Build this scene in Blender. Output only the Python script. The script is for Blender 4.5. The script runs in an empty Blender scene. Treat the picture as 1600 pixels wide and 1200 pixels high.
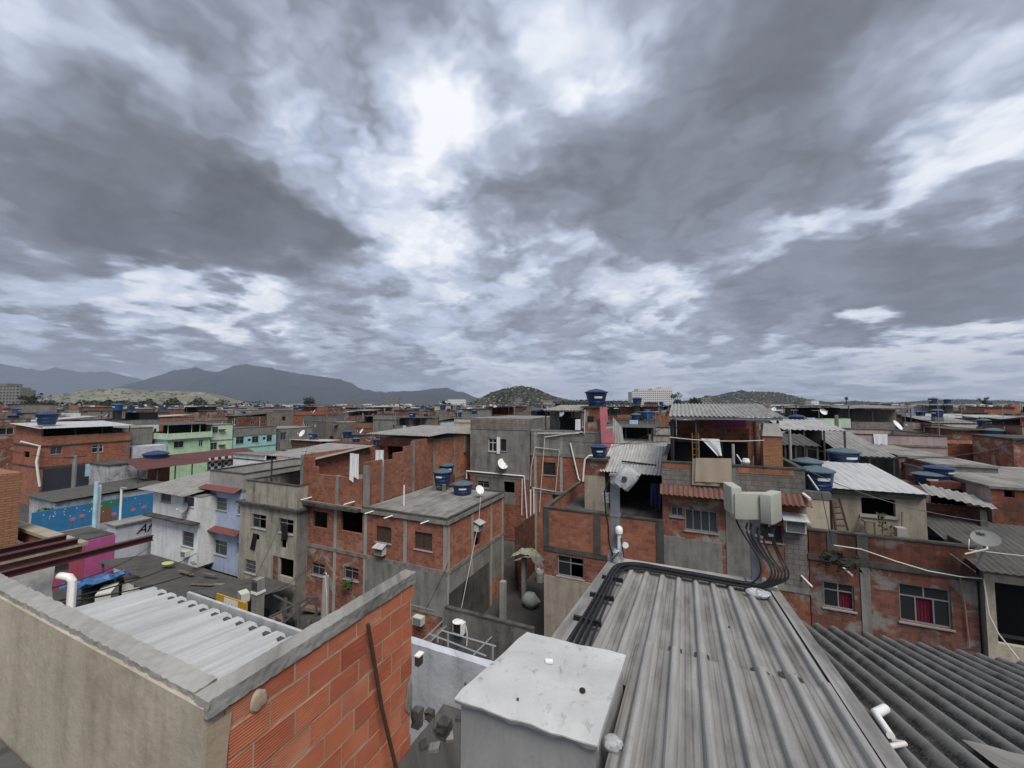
import bpy, math, random
from math import radians, sin, cos, tan, atan, pi, sqrt, floor
from mathutils import Vector, Matrix, Euler
random.seed(11)
sc = bpy.context.scene

# ------------------------------------------------------------------ camera
YAW = radians(24); TILT = atan(32/600.0); EYE = 13.0
cd = bpy.data.cameras.new('camera'); cd.sensor_width = 36.0; cd.lens = 13.5
cd.clip_start = 0.05; cd.clip_end = 60000
cam = bpy.data.objects.new('camera', cd); sc.collection.objects.link(cam)
cam.location = (0, 0, EYE); cam.rotation_euler = (pi/2 + TILT, 0, YAW)
sc.camera = cam
FW = Vector((-sin(YAW)*cos(TILT), cos(YAW)*cos(TILT), sin(TILT)))
RT = Vector((cos(YAW), sin(YAW), 0)); UP = RT.cross(FW)
CP = Vector((0, 0, EYE))
def ray(px, py): return FW + RT*((px-800)/600.0) + UP*((600-py)/600.0)
def onz(px, py, z): d = ray(px, py); return CP + d*((z-EYE)/d.z)
def ony(px, py, y): d = ray(px, py); return CP + d*(y/d.y)
def onx(px, py, x): d = ray(px, py); return CP + d*(x/d.x)
def project(p):
    v = Vector(p)-CP; f = v.dot(FW)
    if f < .01: return None
    return (800+600*v.dot(RT)/f, 600-600*v.dot(UP)/f)

# ------------------------------------------------------------------ node helper
class NT:
    def __init__(s, tree): s.t = tree; s.t.nodes.clear()
    def n(s, typ, ins=None, **kw):
        nd = s.t.nodes.new(typ)
        for k, v in kw.items(): setattr(nd, k, v)
        for k, v in (ins or {}).items(): s.set(nd.inputs[k], v)
        return nd
    def set(s, sock, v):
        if isinstance(v, bpy.types.NodeSocket): s.t.links.new(v, sock)
        else: sock.default_value = v
    def m(s, op, a, b=0.0, c=None, clamp=False):
        nd = s.t.nodes.new('ShaderNodeMath'); nd.operation = op; nd.use_clamp = clamp
        s.set(nd.inputs[0], a); s.set(nd.inputs[1], b)
        if c is not None: s.set(nd.inputs[2], c)
        return nd.outputs[0]
    def v(s, op, a, b=None):
        nd = s.t.nodes.new('ShaderNodeVectorMath'); nd.operation = op
        s.set(nd.inputs[0], a)
        if b is not None: s.set(nd.inputs[1], b)
        return nd.outputs[0]
    def mix(s, f, a, b, blend='MIX'):
        nd = s.t.nodes.new('ShaderNodeMix'); nd.data_type = 'RGBA'; nd.blend_type = blend
        nd.clamp_factor = True
        s.set(nd.inputs[0], f); s.set(nd.inputs[6], c4(a)); s.set(nd.inputs[7], c4(b))
        return nd.outputs[2]
    def ramp(s, f, stops, interp='LINEAR'):
        nd = s.t.nodes.new('ShaderNodeValToRGB'); cr = nd.color_ramp; cr.interpolation = interp
        while len(cr.elements) < len(stops): cr.elements.new(.5)
        for e, (p, c) in zip(cr.elements, stops): e.position = p; e.color = c4(c)
        s.set(nd.inputs[0], f); return nd.outputs[0]
    def noise(s, vec, scale, detail=4, rough=.55, dist=0.0):
        nd = s.n('ShaderNodeTexNoise', {'Scale': scale, 'Detail': detail, 'Roughness': rough, 'Distortion': dist})
        s.set(nd.inputs['Vector'], vec); return nd.outputs[0]
    def maprange(s, v, a, b, c=0.0, d=1.0):
        nd = s.t.nodes.new('ShaderNodeMapRange'); nd.clamp = True
        for i, x in enumerate((v, a, b, c, d)): s.set(nd.inputs[i], x)
        return nd.outputs[0]
def c4(c):
    if isinstance(c, bpy.types.NodeSocket): return c
    if isinstance(c, (int, float)): return (c, c, c, 1)
    return tuple(c) + (1,) if len(c) == 3 else tuple(c)
def srgb(r, g, b):
    f = lambda u: (u/255/12.92) if u <= 10 else ((u/255+.055)/1.055)**2.4
    return (f(r), f(g), f(b))

# ------------------------------------------------------------------ sky: broken overcast on the dome
EXPO = 1.4; SKYS = 1.10/2**EXPO
SUN_EL, SUN_AZ = radians(58), radians(134)      # azimuth from +y towards +x
world = bpy.data.worlds.new('World'); sc.world = world; world.use_nodes = True
w = NT(world.node_tree)
tc = w.n('ShaderNodeTexCoord').outputs['Generated']
sky = w.n('ShaderNodeTexSky', sky_type='NISHITA', sun_disc=False, sun_elevation=SUN_EL, sun_rotation=SUN_AZ,
          air_density=1.2, dust_density=2.0)
sp = w.n('ShaderNodeSeparateXYZ', {0: tc})
zc = w.m('ADD', w.m('MAXIMUM', sp.outputs[2], 0.0), 0.16)
cp = w.n('ShaderNodeCombineXYZ', {0: w.m('DIVIDE', sp.outputs[0], zc), 1: w.m('DIVIDE', sp.outputs[1], zc), 2: 0.0}).outputs[0]
wn = w.n('ShaderNodeTexNoise', {'Scale': 2.6, 'Detail': 4.0, 'Roughness': .55}); w.set(wn.inputs['Vector'], cp)
warp = w.v('SCALE', w.v('SUBTRACT', wn.outputs[1], (.5, .5, .5))); warp.node.inputs[3].default_value = .34
dw = w.v('ADD', tc, warp)
def cloudmass(px, py, sx, sy, amp, roll=0):      # a cloud mass in a given direction of the dome
    c = ray(px, py).normalized(); t = Vector((0, 0, 1)).cross(-c).normalized() ; b = c.cross(t)
    ca, sa = cos(radians(roll)), sin(radians(roll)); t, b = t*ca+b*sa, b*ca-t*sa
    R = Matrix((t, b, c)).transposed()
    mp = w.n('ShaderNodeMapping', {'Vector': dw, 'Location': c, 'Rotation': R.to_euler(), 'Scale': (sx, sy, max(sx, sy))}, vector_type='TEXTURE')
    g = w.n('ShaderNodeTexGradient', {0: mp.outputs[0]}, gradient_type='SPHERICAL')
    return w.m('MULTIPLY', w.m('SMOOTH_MIN', w.m('MULTIPLY', g.outputs[1], 1.6), 1.0, .4), amp)
MASSES = [  # px,py, half sizes on the dome, amount (+ dark, - bright), roll
    (330, 330, .42, .21, .52, 14), (170, 90, .60, .22, .24, -35), (50, 380, .34, .16, .42, 0), (470, 370, .22, .11, .35, 10),
    (560, 60, .16, .26, .16, 0), (1010, 230, .42, .24, .44, -12), (1330, 150, .48, .28, .30, 18), (1420, 440, .42, .11, .58, 6),
    (1150, 340, .36, .13, .32, 0), (850, 330, .2, .11, .26, 0), (250, 565, .7, .055, .42, 0), (760, 505, .3, .05, .18, 0), (1000, 545, .5, .03, .16, 0),
    (640, 280, .13, .24, -.30, 15), (880, 70, .18, .12, -.44, -20), (520, 150, .11, .18, -.26, 25), (600, 415, .12, .08, -.50, 25), (280, 470, .40, .06, -.44, -6), (240, 445, .2, .04, -.2, 0),
    (1560, 215, .16, .08, -.55, -20), (1300, 345, .24, .05, -.36, -10), (880, 390, .2, .06, -.36, 12), (430, 130, .10, .25, -.16, 20), (30, 110, .12, .1, -.2, 0),
    (1480, 545, .5, .045, -.34, 3), (740, 440, .2, .06, -.26, 0), (40, 490, .2, .05, -.26, 0), (1150, 585, .7, .05, -.24, 0), (980, 440, .14, .05, -.25, 0), (700, 330, .12, .12, -.15, 0)]
acc = None
for q in MASSES:
    g = cloudmass(*q); acc = g if acc is None else w.m('ADD', acc, g)
fn_ = lambda n, a: w.m('MULTIPLY', w.m('SUBTRACT', n, .5), a)
def billow(vec):      # heaped clouds: folded noise in three sizes
    r = None
    for sc_, a in ((3.1, .54), (6.7, .29), (14.0, .17)):
        f = w.m('MULTIPLY', w.m('ABSOLUTE', w.m('SUBTRACT', w.noise(vec, sc_, 0.0, .5), .5)), 4.0*a)
        r = f if r is None else w.m('ADD', r, f)
    return r
pv_ = w.v('MULTIPLY', w.v('ADD', tc, warp), (1, 1, 1.8))
b0 = billow(pv_); b1 = billow(w.v('ADD', pv_, (.02, -.02, .045)))
relief = w.m('SUBTRACT', b0, b1)
n1 = w.noise(cp, 1.1, 5, .55, .3)
n3 = w.noise(pv_, 4.2, 7, .52, .1)
edge = w.maprange(w.m('ABSOLUTE', w.m('ADD', acc, .02)), .55, .05, .46, 1.0)      # crisp break-up between the masses, smooth bellies
den = w.m('ADD', acc, fn_(n1, .38))
den = w.m('ADD', den, w.m('MULTIPLY', w.m('ADD', fn_(n3, 1.25), w.m('MULTIPLY', w.m('SUBTRACT', .36, b0), 1.25)), edge))
den = w.m('ADD', den, w.m('MULTIPLY', relief, w.m('MULTIPLY', edge, .85)))
den = w.maprange(den, -.66, .92)
cloud = w.ramp(den, [(0.0, srgb(243, 245, 250)), (.14, srgb(221, 227, 238)), (.29, srgb(189, 199, 217)), (.44, srgb(161, 170, 187)), (.60, srgb(136, 143, 157)), (.78, srgb(114, 118, 128)), (1.0, srgb(94, 97, 105))])
blu = w.m('MULTIPLY', w.maprange(w.noise(w.v('ADD', pv_, (5, 5, 5)), 2.3, 3, .5), .50, .68), w.maprange(den, .46, .16))
cloud = w.mix(w.m('MULTIPLY', blu, .55), cloud, srgb(150, 172, 216))
skyl = w.v('SCALE', sky.outputs[0]); skyl.node.inputs[3].default_value = .12
cover = w.ramp(w.noise(w.v('ADD', cp, (3.1, 9.4, 0)), 1.7, 3, .55, .2), [(0, 1), (.60, 1), (.72, .45)])
cover = w.m('MAXIMUM', cover, w.maprange(den, .2, .4))
hz = w.maprange(sp.outputs[2], 0.0, .16)
hz = w.m('POWER', w.m('SUBTRACT', 1.0, hz), 1.6)
cloud = w.mix(w.m('MULTIPLY', hz, .50), cloud, srgb(168, 175, 191))
col = w.mix(cover, skyl, cloud)
col = w.mix(w.maprange(sp.outputs[2], -.02, -.001), srgb(90, 92, 96), col)
bg = w.n('ShaderNodeBackground', {'Color': col, 'Strength': SKYS})
wo = w.n('ShaderNodeOutputWorld'); w.t.links.new(bg.outputs[0], wo.inputs[0])

sl = bpy.data.lights.new('sun', 'SUN'); sl.energy = 1.5; sl.angle = radians(30); sl.color = (1, .95, .88)
so = bpy.data.objects.new('sun', sl); sc.collection.objects.link(so)
sd = Vector((sin(SUN_AZ)*cos(SUN_EL), cos(SUN_AZ)*cos(SUN_EL), sin(SUN_EL)))
so.rotation_euler = sd.to_track_quat('Z', 'Y').to_euler(); so.location = (0, 0, 200)
sc.view_settings.view_transform = 'Standard'; sc.view_settings.look = 'None'
sc.view_settings.exposure = EXPO; sc.view_settings.gamma = 1.0
sc.render.engine = 'CYCLES'; sc.cycles.max_bounces = 6; sc.cycles.diffuse_bounces = 2; sc.cycles.glossy_bounces = 2
sc.cycles.transmission_bounces = 4; sc.cycles.volume_bounces = 0

# ------------------------------------------------------------------ materials
MATS = {}
def material(name, fn):
    if name in MATS: return MATS[name]
    m = bpy.data.materials.new(name); m.use_nodes = True
    t = NT(m.node_tree); out = t.n('ShaderNodeOutputMaterial')
    b = t.n('ShaderNodeBsdfPrincipled'); t.t.links.new(b.outputs[0], out.inputs[0])
    fn(t, b); MATS[name] = m; return m
def uvof(t): return t.n('ShaderNodeUVMap', uv_map='UVMap').outputs[0]
def scaled(t, v, s): return t.v('MULTIPLY', v, s)
def setb(t, b, col=None, rough=None, metal=None, spec=None):
    if col is not None: t.set(b.inputs['Base Color'], c4(col))
    if rough is not None: t.set(b.inputs['Roughness'], rough)
    if metal is not None: t.set(b.inputs['Metallic'], metal)
    if spec is not None: t.set(b.inputs['Specular IOR Level'], spec)
def bump(t, b, h, strength=.4, dist=.02):
    nd = t.n('ShaderNodeBump', {'Strength': strength, 'Distance': dist}); t.set(nd.inputs['Height'], h)
    t.t.links.new(nd.outputs[0], b.inputs['Normal'])
def weather(t, uv, col, dirt, streak, dcol=(.035, .032, .03), k=1.0):
    """soot streaks running down and mould blotches, each with a shape of its own"""
    s1 = t.noise(scaled(t, uv, (1.7*k, .22*k, 1)), 1.6, 6, .62)
    s2 = t.noise(uv, .55*k, 7, .62, .3)
    s3 = t.noise(uv, 9*k, 4, .6)
    a = t.m('MULTIPLY', t.maprange(s1, .45, .69), streak)
    bb = t.m('MULTIPLY', t.maprange(s2, .47, .68), dirt)
    f = t.m('ADD', a, bb, clamp=True)
    f = t.m('MULTIPLY', f, t.maprange(s3, .2, .6, .55, 1.0))
    col = t.mix(f, col, dcol)
    return t.mix(t.maprange(s3, .35, .75, 0, .25), col, t.mix(1.0, col, (.55, .53, .5), 'MULTIPLY'))
def brick(name, c1, c2, mortar=(.27, .19, .145), smear=.25, dirt=.3, streak=.35, bw=.29, rh=.195, plast=None):
    def fn(t, b):
        uv = uvof(t); rnd = t.n('ShaderNodeObjectInfo').outputs['Random']
        sh = t.n('ShaderNodeCombineXYZ', {0: t.m('MULTIPLY', rnd, 37.0), 1: 0.0, 2: 0.0}).outputs[0]
        uvj = t.v('ADD', uv, t.v('SCALE', t.v('SUBTRACT', t.n('ShaderNodeTexNoise', {'Scale': 2.2, 'Detail': 2.0, 'Vector': uv}).outputs[1], (.5, .5, .5))))
        uvj.node.inputs[1].links[0].from_node.inputs[3].default_value = .035
        br = t.n('ShaderNodeTexBrick', {'Vector': uvj, 'Color1': c4(c1), 'Color2': c4(c2), 'Mortar': c4(mortar), 'Scale': 1.0,
                 'Mortar Size': .013, 'Mortar Smooth': .15, 'Bias': -.1, 'Brick Width': bw, 'Row Height': rh}, offset=.5)
        br2 = t.n('ShaderNodeTexBrick', {'Vector': uvj, 'Color1': c4(0.0), 'Color2': c4(1.0), 'Mortar': c4(0.5), 'Scale': 1.0,
                 'Mortar Size': .0, 'Bias': 0.0, 'Brick Width': bw, 'Row Height': rh}, offset=.5)
        uo = t.v('ADD', uv, sh)
        big = t.noise(uo, .5, 5, .6)
        col = t.mix(t.maprange(big, .35, .65, 0, .55), br.outputs[0], t.mix(1.0, br.outputs[0], (.70, .62, .58), 'MULTIPLY'))
        odd = t.maprange(t.noise(t.v('ADD', uo, (3, 8, 0)), 2.6, 3, .5), .60, .70)   # a few scorched bricks
        col = t.mix(t.m('MULTIPLY', odd, t.m('MULTIPLY', br2.outputs[0], .6)), col, (.10, .05, .04))
        sm = t.maprange(t.noise(t.v('ADD', uo, (11, 5, 0)), 1.1, 8, .62, .5), .60-.22*smear, .66-.18*smear)
        pc = plast or (.30, .28, .25)
        col = t.mix(t.m('MULTIPLY', sm, min(1, smear*2.2)), col, pc)
        col = weather(t, uo, col, dirt, streak)
        col = t.mix(1.0, col, t.ramp(rnd, [(0, (.72, .74, .78)), (.35, (1, .97, .95)), (.6, (1.12, 1.1, 1.02)), (.8, (.85, .80, .78)), (1, (1.05, .92, .86))]), 'MULTIPLY')
        setb(t, b, col, .92, 0, .2)
        gro = t.m('SINE', t.m('MULTIPLY', t.n('ShaderNodeSeparateXYZ', {0: uvj}).outputs[1], 2*pi/.024))
        h = t.m('ADD', t.m('MULTIPLY', br.outputs[1], -.8), t.m('MULTIPLY', t.noise(uo, 30, 3), .5))
        h = t.m('ADD', h, t.m('MULTIPLY', gro, .05))
        bump(t, b, h, .7, .015)
    return material(name, fn)
def plaster(name, c, dirt=.35, streak=.4, rough=.9, patch=None, dcol=(.035, .034, .032)):
    def fn(t, b):
        rnd = t.n('ShaderNodeObjectInfo').outputs['Random']
        sh = t.n('ShaderNodeCombineXYZ', {0: t.m('MULTIPLY', rnd, 53.0), 1: t.m('MULTIPLY', rnd, 17.0), 2: 0.0}).outputs[0]
        uv = t.v('ADD', uvof(t), sh)
        v = t.noise(uv, 1.3, 8, .65, .4)
        col = t.mix(t.maprange(v, .3, .7), c, tuple(x*.74 for x in c))
        if patch:
            col = t.mix(t.maprange(t.noise(t.v('ADD', uv, (4, 4, 0)), .9, 9, .6, .6), .54, .58), col, patch)
        col = weather(t, uv, col, dirt, streak, dcol)
        setb(t, b, col, rough, 0, .25)
        bump(t, b, t.noise(uv, 14, 6, .65), .35, .02)
    return material(name, fn)
def blockwork(name, c, dirt=.35):
    return brick(name, c, tuple(x*.8 for x in c), mortar=tuple(x*.62 for x in c), smear=.12, dirt=dirt, streak=.4, bw=.39, rh=.2)
def sheetmat(name, c, dirt=.35, rough=.85, metal=0.0, rust=0.0, lich=(.04, .04, .04)):
    def fn(t, b):
        rnd = t.n('ShaderNodeObjectInfo').outputs['Random']
        sh = t.n('ShaderNodeCombineXYZ', {0: t.m('MULTIPLY', rnd, 29.0), 1: t.m('MULTIPLY', rnd, 71.0), 2: 0.0}).outputs[0]
        uv = t.v('ADD', uvof(t), sh)
        s = t.noise(scaled(t, uv, (9, .7, 1)), 1.0, 7, .6)
        s2 = t.noise(uv, 1.4, 8, .65, .4); s3 = t.noise(uv, 38, 4, .7)
        col = t.mix(t.maprange(s, .32, .68), c, tuple(x*.62 for x in c))
        col = t.mix(t.m('MULTIPLY', t.maprange(s2, .48, .72), dirt), col, lich)
        col = t.mix(t.m('MULTIPLY', t.maprange(s3, .5, .75), dirt*.7), col, lich)
        if rust: col = t.mix(t.m('MULTIPLY', t.maprange(t.noise(t.v('ADD', uv, (9, 1, 0)), 2.2, 8, .65, .3), .56, .70), rust), col, (.13, .045, .022))
        setb(t, b, col, rough, metal, .3)
        bump(t, b, t.noise(uv, 50, 5, .7), .25, .006)
    return material(name, fn)
def plain(name, c, rough=.6, metal=0.0, var=.25, spec=.4, scale=6.0):
    def fn(t, b):
        g = t.n('ShaderNodeTexCoord').outputs['Object']
        v = t.noise(g, scale, 6, .6)
        col = t.mix(t.maprange(v, .3, .72), c, tuple(x*(1-var) for x in c))
        setb(t, b, col, rough, metal, spec)
    return material(name, fn)
def glassmat(name, c, rough=.12):
    def fn(t, b):
        setb(t, b, c, rough, 0, .5)
    return material(name, fn)

B_OR = brick('clay_brick_orange', (.40, .162, .100), (.25, .095, .064), smear=.12, dirt=.15, streak=.25)
B_RED = brick('clay_brick_red', (.35, .133, .090), (.19, .070, .052), smear=.16, dirt=.22, streak=.30)
B_PAT = brick('clay_brick_plaster_smeared', mortar=(.20, .145, .115), c1=(.32, .125, .086), c2=(.18, .070, .053), smear=.42, dirt=.35, streak=.45)
B_DK = brick('clay_brick_sooty', mortar=(.13, .10, .08), c1=(.24, .078, .048), c2=(.14, .046, .032), smear=.2, dirt=.65, streak=.75)
B_FACE = brick('face_brick_tan', (.40, .195, .105), (.31, .14, .075), mortar=(.20, .13, .09), smear=0, dirt=.08, streak=.1, bw=.23, rh=.065)
B_BLK = blockwork('concrete_block', (.27, .25, .23))
P_TAN = plaster('render_tan', (.36, .315, .25), .38, .5, dcol=(.11, .09, .07))
P_GREY = plaster('render_grey', (.25, .24, .22), .40, .5)
P_DKGR = plaster('render_dark_grey', (.17, .165, .155), .5, .6)
P_BEI = plaster('render_beige', (.40, .37, .31), .42, .55)
P_CREAM = plaster('paint_cream', (.52, .46, .36), .22, .35)
P_WHT = plaster('paint_white', (.76, .775, .77), .12, .24)
P_WORN = plaster('paint_white_worn', (.50, .51, .53), .35, .45, patch=(.25, .25, .26))
P_LILAC = plaster('paint_lilac_white', (.55, .57, .64), .14, .28)
P_BLUE = plaster('paint_pale_blue', (.43, .51, .68), .14, .25)
P_MINT = plaster('paint_mint', (.46, .66, .43), .10, .20)
P_MINTL = plaster('paint_mint_light', (.55, .70, .50), .10, .2)
P_AQUA = plaster('paint_aqua', (.36, .64, .62), .14, .25)
P_SKY = plaster('paint_sky', (.40, .62, .70), .14, .25)
P_PINK = plaster('paint_pink', (.60, .20, .23), .15, .3)
P_MAG = plaster('paint_magenta', (.44, .10, .27), .10, .15)
P_CRIM = plaster('paint_crimson', (.40, .085, .14), .12, .15)
P_ROSE = plaster('paint_pale_rose', (.48, .36, .34), .25, .35)
P_NAVY = plaster('paint_navy', (.040, .045, .062), .2, .2)
P_MURAL = plaster('paint_mural_blue', (.035, .17, .36), .12, .15)
CONC = plaster('concrete', (.26, .25, .235), .48, .55)
CONC_D = plaster('concrete_mouldy', (.095, .092, .086), .75, .75, dcol=(.022, .022, .02))
CONC_L = plaster('concrete_light', (.36, .35, .33), .2, .2)
S_FIB = sheetmat('fibre_cement_grey', (.27, .265, .255), .45)
S_FIBL = sheetmat('fibre_cement_pale', (.40, .395, .385), .30)
S_FIBD = sheetmat('fibre_cement_dark', (.090, .088, .083), .60, lich=(.028, .028, .027))
S_ZINC = sheetmat('zinc_sheet', (.52, .54, .57), .15, .45, .35)
S_WHT = sheetmat('white_sheet', (.45, .46, .465), .18, .5, lich=(.2, .2, .2))
S_RUST = sheetmat('rusty_sheet', (.22, .19, .17), .4, .8, 0, .9)
S_REDR = sheetmat('red_brown_sheet', (.11, .042, .040), .35, .75)
TILE = sheetmat('clay_tile', (.17, .082, .062), .6, lich=(.06, .04, .035))
TILE_R = sheetmat('clay_tile_red', (.17, .062, .055), .4)
GLASS = glassmat('dark_glass', (.020, .023, .026))
GLASSB = glassmat('bluish_glass', (.045, .055, .065), .2)
DARK = plain('interior_shade', (.012, .012, .013), .9)  # near-black colour standing in for shade inside rooms, openings and recesses
ALU = plain('aluminium', (.42, .43, .44), .45, .6)
WOODB = plain('wood_brown', (.065, .036, .024), .7)
WOODL = plain('weathered_wood', (.16, .12, .09), .8)
WHITE = plain('white_plastic', (.72, .72, .70), .4, var=.15)
PVC = plain('pvc_offwhite', (.62, .60, .55), .45, var=.2)
BLUE = plain('tank_blue', (.014, .040, .115), .42, var=.35, scale=2.5)
BLUEL = plain('tank_blue_light', (.02, .085, .22), .42, var=.3, scale=2.5)
BLUEG = plain('tank_lid_weathered', (.075, .115, .145), .6, var=.35)
BLACK = plain('black_rubber', (.010, .010, .012), .5, var=.2)
STEEL = plain('galvanised_steel', (.33, .34, .35), .45, .5)
STEELD = plain('dark_steel', (.07, .07, .075), .55, .3)
REDST = plain('oxide_red_steel', (.075, .022, .024), .6, 0, .3)
CLOTHW = plain('white_cloth', (.70, .70, .72), .9, var=.12)
CLOTHB = plain('beige_cloth', (.38, .30, .23), .9, var=.15, scale=20)
CLOTHN = plain('navy_cloth', (.02, .03, .08), .9)
CURT = plain('crimson_curtain', (.13, .008, .026), .9)
GREY_P = plain('grey_plastic', (.30, .31, .32), .6)
YEL = plain('yellow_paint', (.50, .29, .03), .6)
CREAMP = plain('cream_plastic', (.50, .51, .45), .45, var=.12)
GREENL = plain('leaf_green', (.07, .12, .035), .8, var=.5)
TARP = plain('blue_tarp', (.03, .11, .28), .5, var=.4)

# ------------------------------------------------------------------ mesh builder
class MB:
    def __init__(s): s.v = []; s.f = []; s.mi = []; s.uv = []; s.mats = []; s.cur = None
    def use(s, m): s.cur = m; return s
    def _mi(s):
        if s.cur not in s.mats: s.mats.append(s.cur)
        return s.mats.index(s.cur)
    def face(s, pts, uvs=None):
        i = len(s.v); s.v.extend(Vector(p) for p in pts); s.f.append(tuple(range(i, i+len(pts)))); s.mi.append(s._mi())
        if uvs is None:
            P = [Vector(p) for p in pts]; n = (P[1]-P[0]).cross(P[2]-P[0])
            a = (abs(n.x), abs(n.y), abs(n.z))
            if a[2] >= a[0] and a[2] >= a[1]: uvs = [(p.x, p.y) for p in P]
            elif a[0] >= a[1]: uvs = [(p.y, p.z) for p in P]
            else: uvs = [(p.x, p.z) for p in P]
        s.uv.extend(uvs)
    def box(s, x0, x1, y0, y1, z0, z1, skip=''):
        a = [(x0,y0,z0),(x1,y0,z0),(x1,y1,z0),(x0,y1,z0),(x0,y0,z1),(x1,y0,z1),(x1,y1,z1),(x0,y1,z1)]
        for k, q in (('b',(3,2,1,0)),('t',(4,5,6,7)),('f',(0,1,5,4)),('r',(1,2,6,5)),('k',(2,3,7,6)),('l',(3,0,4,7))):
            if k not in skip: s.face([a[i] for i in q])
        return s
    def obox(s, c, ax, ay, az, hx, hy, hz):
        c = Vector(c); ax, ay, az = Vector(ax).normalized()*hx, Vector(ay).normalized()*hy, Vector(az).normalized()*hz
        a = [c+ax*i+ay*j+az*k for k in (-1, 1) for (i, j) in ((-1,-1),(1,-1),(1,1),(-1,1))]
        for q in ((3,2,1,0),(4,5,6,7),(0,1,5,4),(1,2,6,5),(2,3,7,6),(3,0,4,7)): s.face([a[i] for i in q])
        return s
    def grid(s, rows, close=False, uvs=None):
        """rows of points, shared vertices"""
        i0 = len(s.v); nu = len(rows[0])
        for r in rows: s.v.extend(Vector(p) for p in r)
        for j in range(len(rows)-1):
            for i in range(nu if close else nu-1):
                k = (i+1) % nu
                q = (i0+j*nu+i, i0+j*nu+k, i0+(j+1)*nu+k, i0+(j+1)*nu+i)
                s.f.append(q); s.mi.append(s._mi())
                if uvs: s.uv.extend((uvs[j][i], uvs[j][k], uvs[j+1][k], uvs[j+1][i]))
                else: s.uv.extend([(s.v[a].x+s.v[a].y, s.v[a].z) for a in q])
        return s
    def tube(s, pts, r, n=6, cap=True):
        pts = [Vector(p) for p in pts]; rows = []; prev = None
        for i, p in enumerate(pts):
            d = (pts[min(i+1, len(pts)-1)]-pts[max(i-1, 0)]).normalized()
            ref = prev if prev is not None else (Vector((0, 0, 1)) if abs(d.z) < .9 else Vector((1, 0, 0)))
            a = (ref-d*ref.dot(d)).normalized(); b = d.cross(a); prev = a
            rr = r[i] if isinstance(r, (list, tuple)) else r
            rows.append([p+(a*cos(2*pi*k/n)+b*sin(2*pi*k/n))*rr for k in range(n)])
        s.grid(rows, close=True)
        if cap:
            s.face(list(reversed(rows[0]))); s.face(rows[-1])
        return s
    def lathe(s, c, prof, n=16, rot=0, cap=True):
        c = Vector(c)
        rows = [[c+Vector((r*cos(2*pi*k/n+rot), r*sin(2*pi*k/n+rot), z)) for k in range(n)] for r, z in prof]
        s.grid(rows, close=True)
        if cap: s.face(list(reversed(rows[0]))); s.face(rows[-1])
        return s
    def sheet(s, A, B, C, D, pitch=.177, amp=.025, prof='wave', per=6, nv=2, thick=.008, sag=0.0, jit=0.0):
        """corrugated sheet, ribs from edge AB to edge DC"""
        A, B, C, D = map(Vector, (A, B, C, D)); wd = (B-A).length; ln = (D-A).length
        nu = max(2, int(round(wd/pitch))*per); nrm = (B-A).cross(D-A).normalized()
        top = []; uvs = []
        for j in range(nv+1):
            t = j/nv; row = []; ur = []
            for i in range(nu+1):
                u = i/nu; ph = (u*wd/pitch) % 1.0
                if prof == 'wave': h = amp*cos(2*pi*ph)
                else:
                    q = abs(ph-.5)*2
                    h = amp*(1-.12*(q/.2)**2 if q < .2 else 0 if q > .46 else .88*(.5+.5*cos(pi*(q-.2)/.26)))
                    h += .006*(1 if .78 < q < .86 else 0)
                jj = jit*(random.random()-.5) if jit else 0
                row.append((A*(1-u)+B*u)*(1-t)+(D*(1-u)+C*u)*t+nrm*(h-sag*sin(pi*t)*1.0+jj)); ur.append((u*wd, t*ln))
            top.append(row); uvs.append(ur)
        s.grid(top, uvs=uvs)
        bot = [[p-nrm*thick for p in r] for r in top]
        s.grid([list(reversed(r)) for r in bot], uvs=[list(reversed(r)) for r in uvs])
        s.grid([bot[0], top[0]]); s.grid([top[-1], bot[-1]])
        s.grid([[r[0] for r in top], [r[0] for r in bot]]); s.grid([[r[-1] for r in bot], [r[-1] for r in top]])
        return s
    def build(s, name, parent=None, loc=None, smooth=False, wobble=0.0, link=True):
        org = Vector(loc) if loc is not None else (Vector(parent['_o']) if parent is not None else Vector((0, 0, 0)))
        me = bpy.data.meshes.new(name)
        me.from_pydata([tuple(p-org) for p in s.v], [], s.f)
        uvl = me.uv_layers.new(name='UVMap'); flat = [c for u in s.uv for c in u]
        uvl.data.foreach_set('uv', flat)
        for m in s.mats: me.materials.append(m)
        me.polygons.foreach_set('material_index', s.mi)
        if smooth:
            me.polygons.foreach_set('use_smooth', [True]*len(me.polygons)); me.update()
            me.set_sharp_from_angle(angle=radians(38))
        me.update()
        o = bpy.data.objects.new(name, me); sc.collection.objects.link(o)
        if parent is not None:
            o.parent = parent
            if loc is not None: o.location = org-Vector(parent['_o'])
        else: o.location = org
        o['_o'] = tuple(org)
        return o
def tag(o, label=None, cat=None, group=None, kind=None):
    if label: o['label'] = label
    if cat: o['category'] = cat
    if group: o['group'] = group
    if kind: o['kind'] = kind
    return o
def thing(name, label, cat, loc, group=None):
    o = bpy.data.objects.new(name, None); sc.collection.objects.link(o); o.location = loc; o['_o'] = tuple(loc)
    o.empty_display_size = .2
    return tag(o, label, cat, group)
def copy_tree(o, parent=None):
    c = o.copy(); sc.collection.objects.link(c)
    if parent is not None: c.parent = parent
    for ch in o.children: copy_tree(ch, c)
    return c
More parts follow.
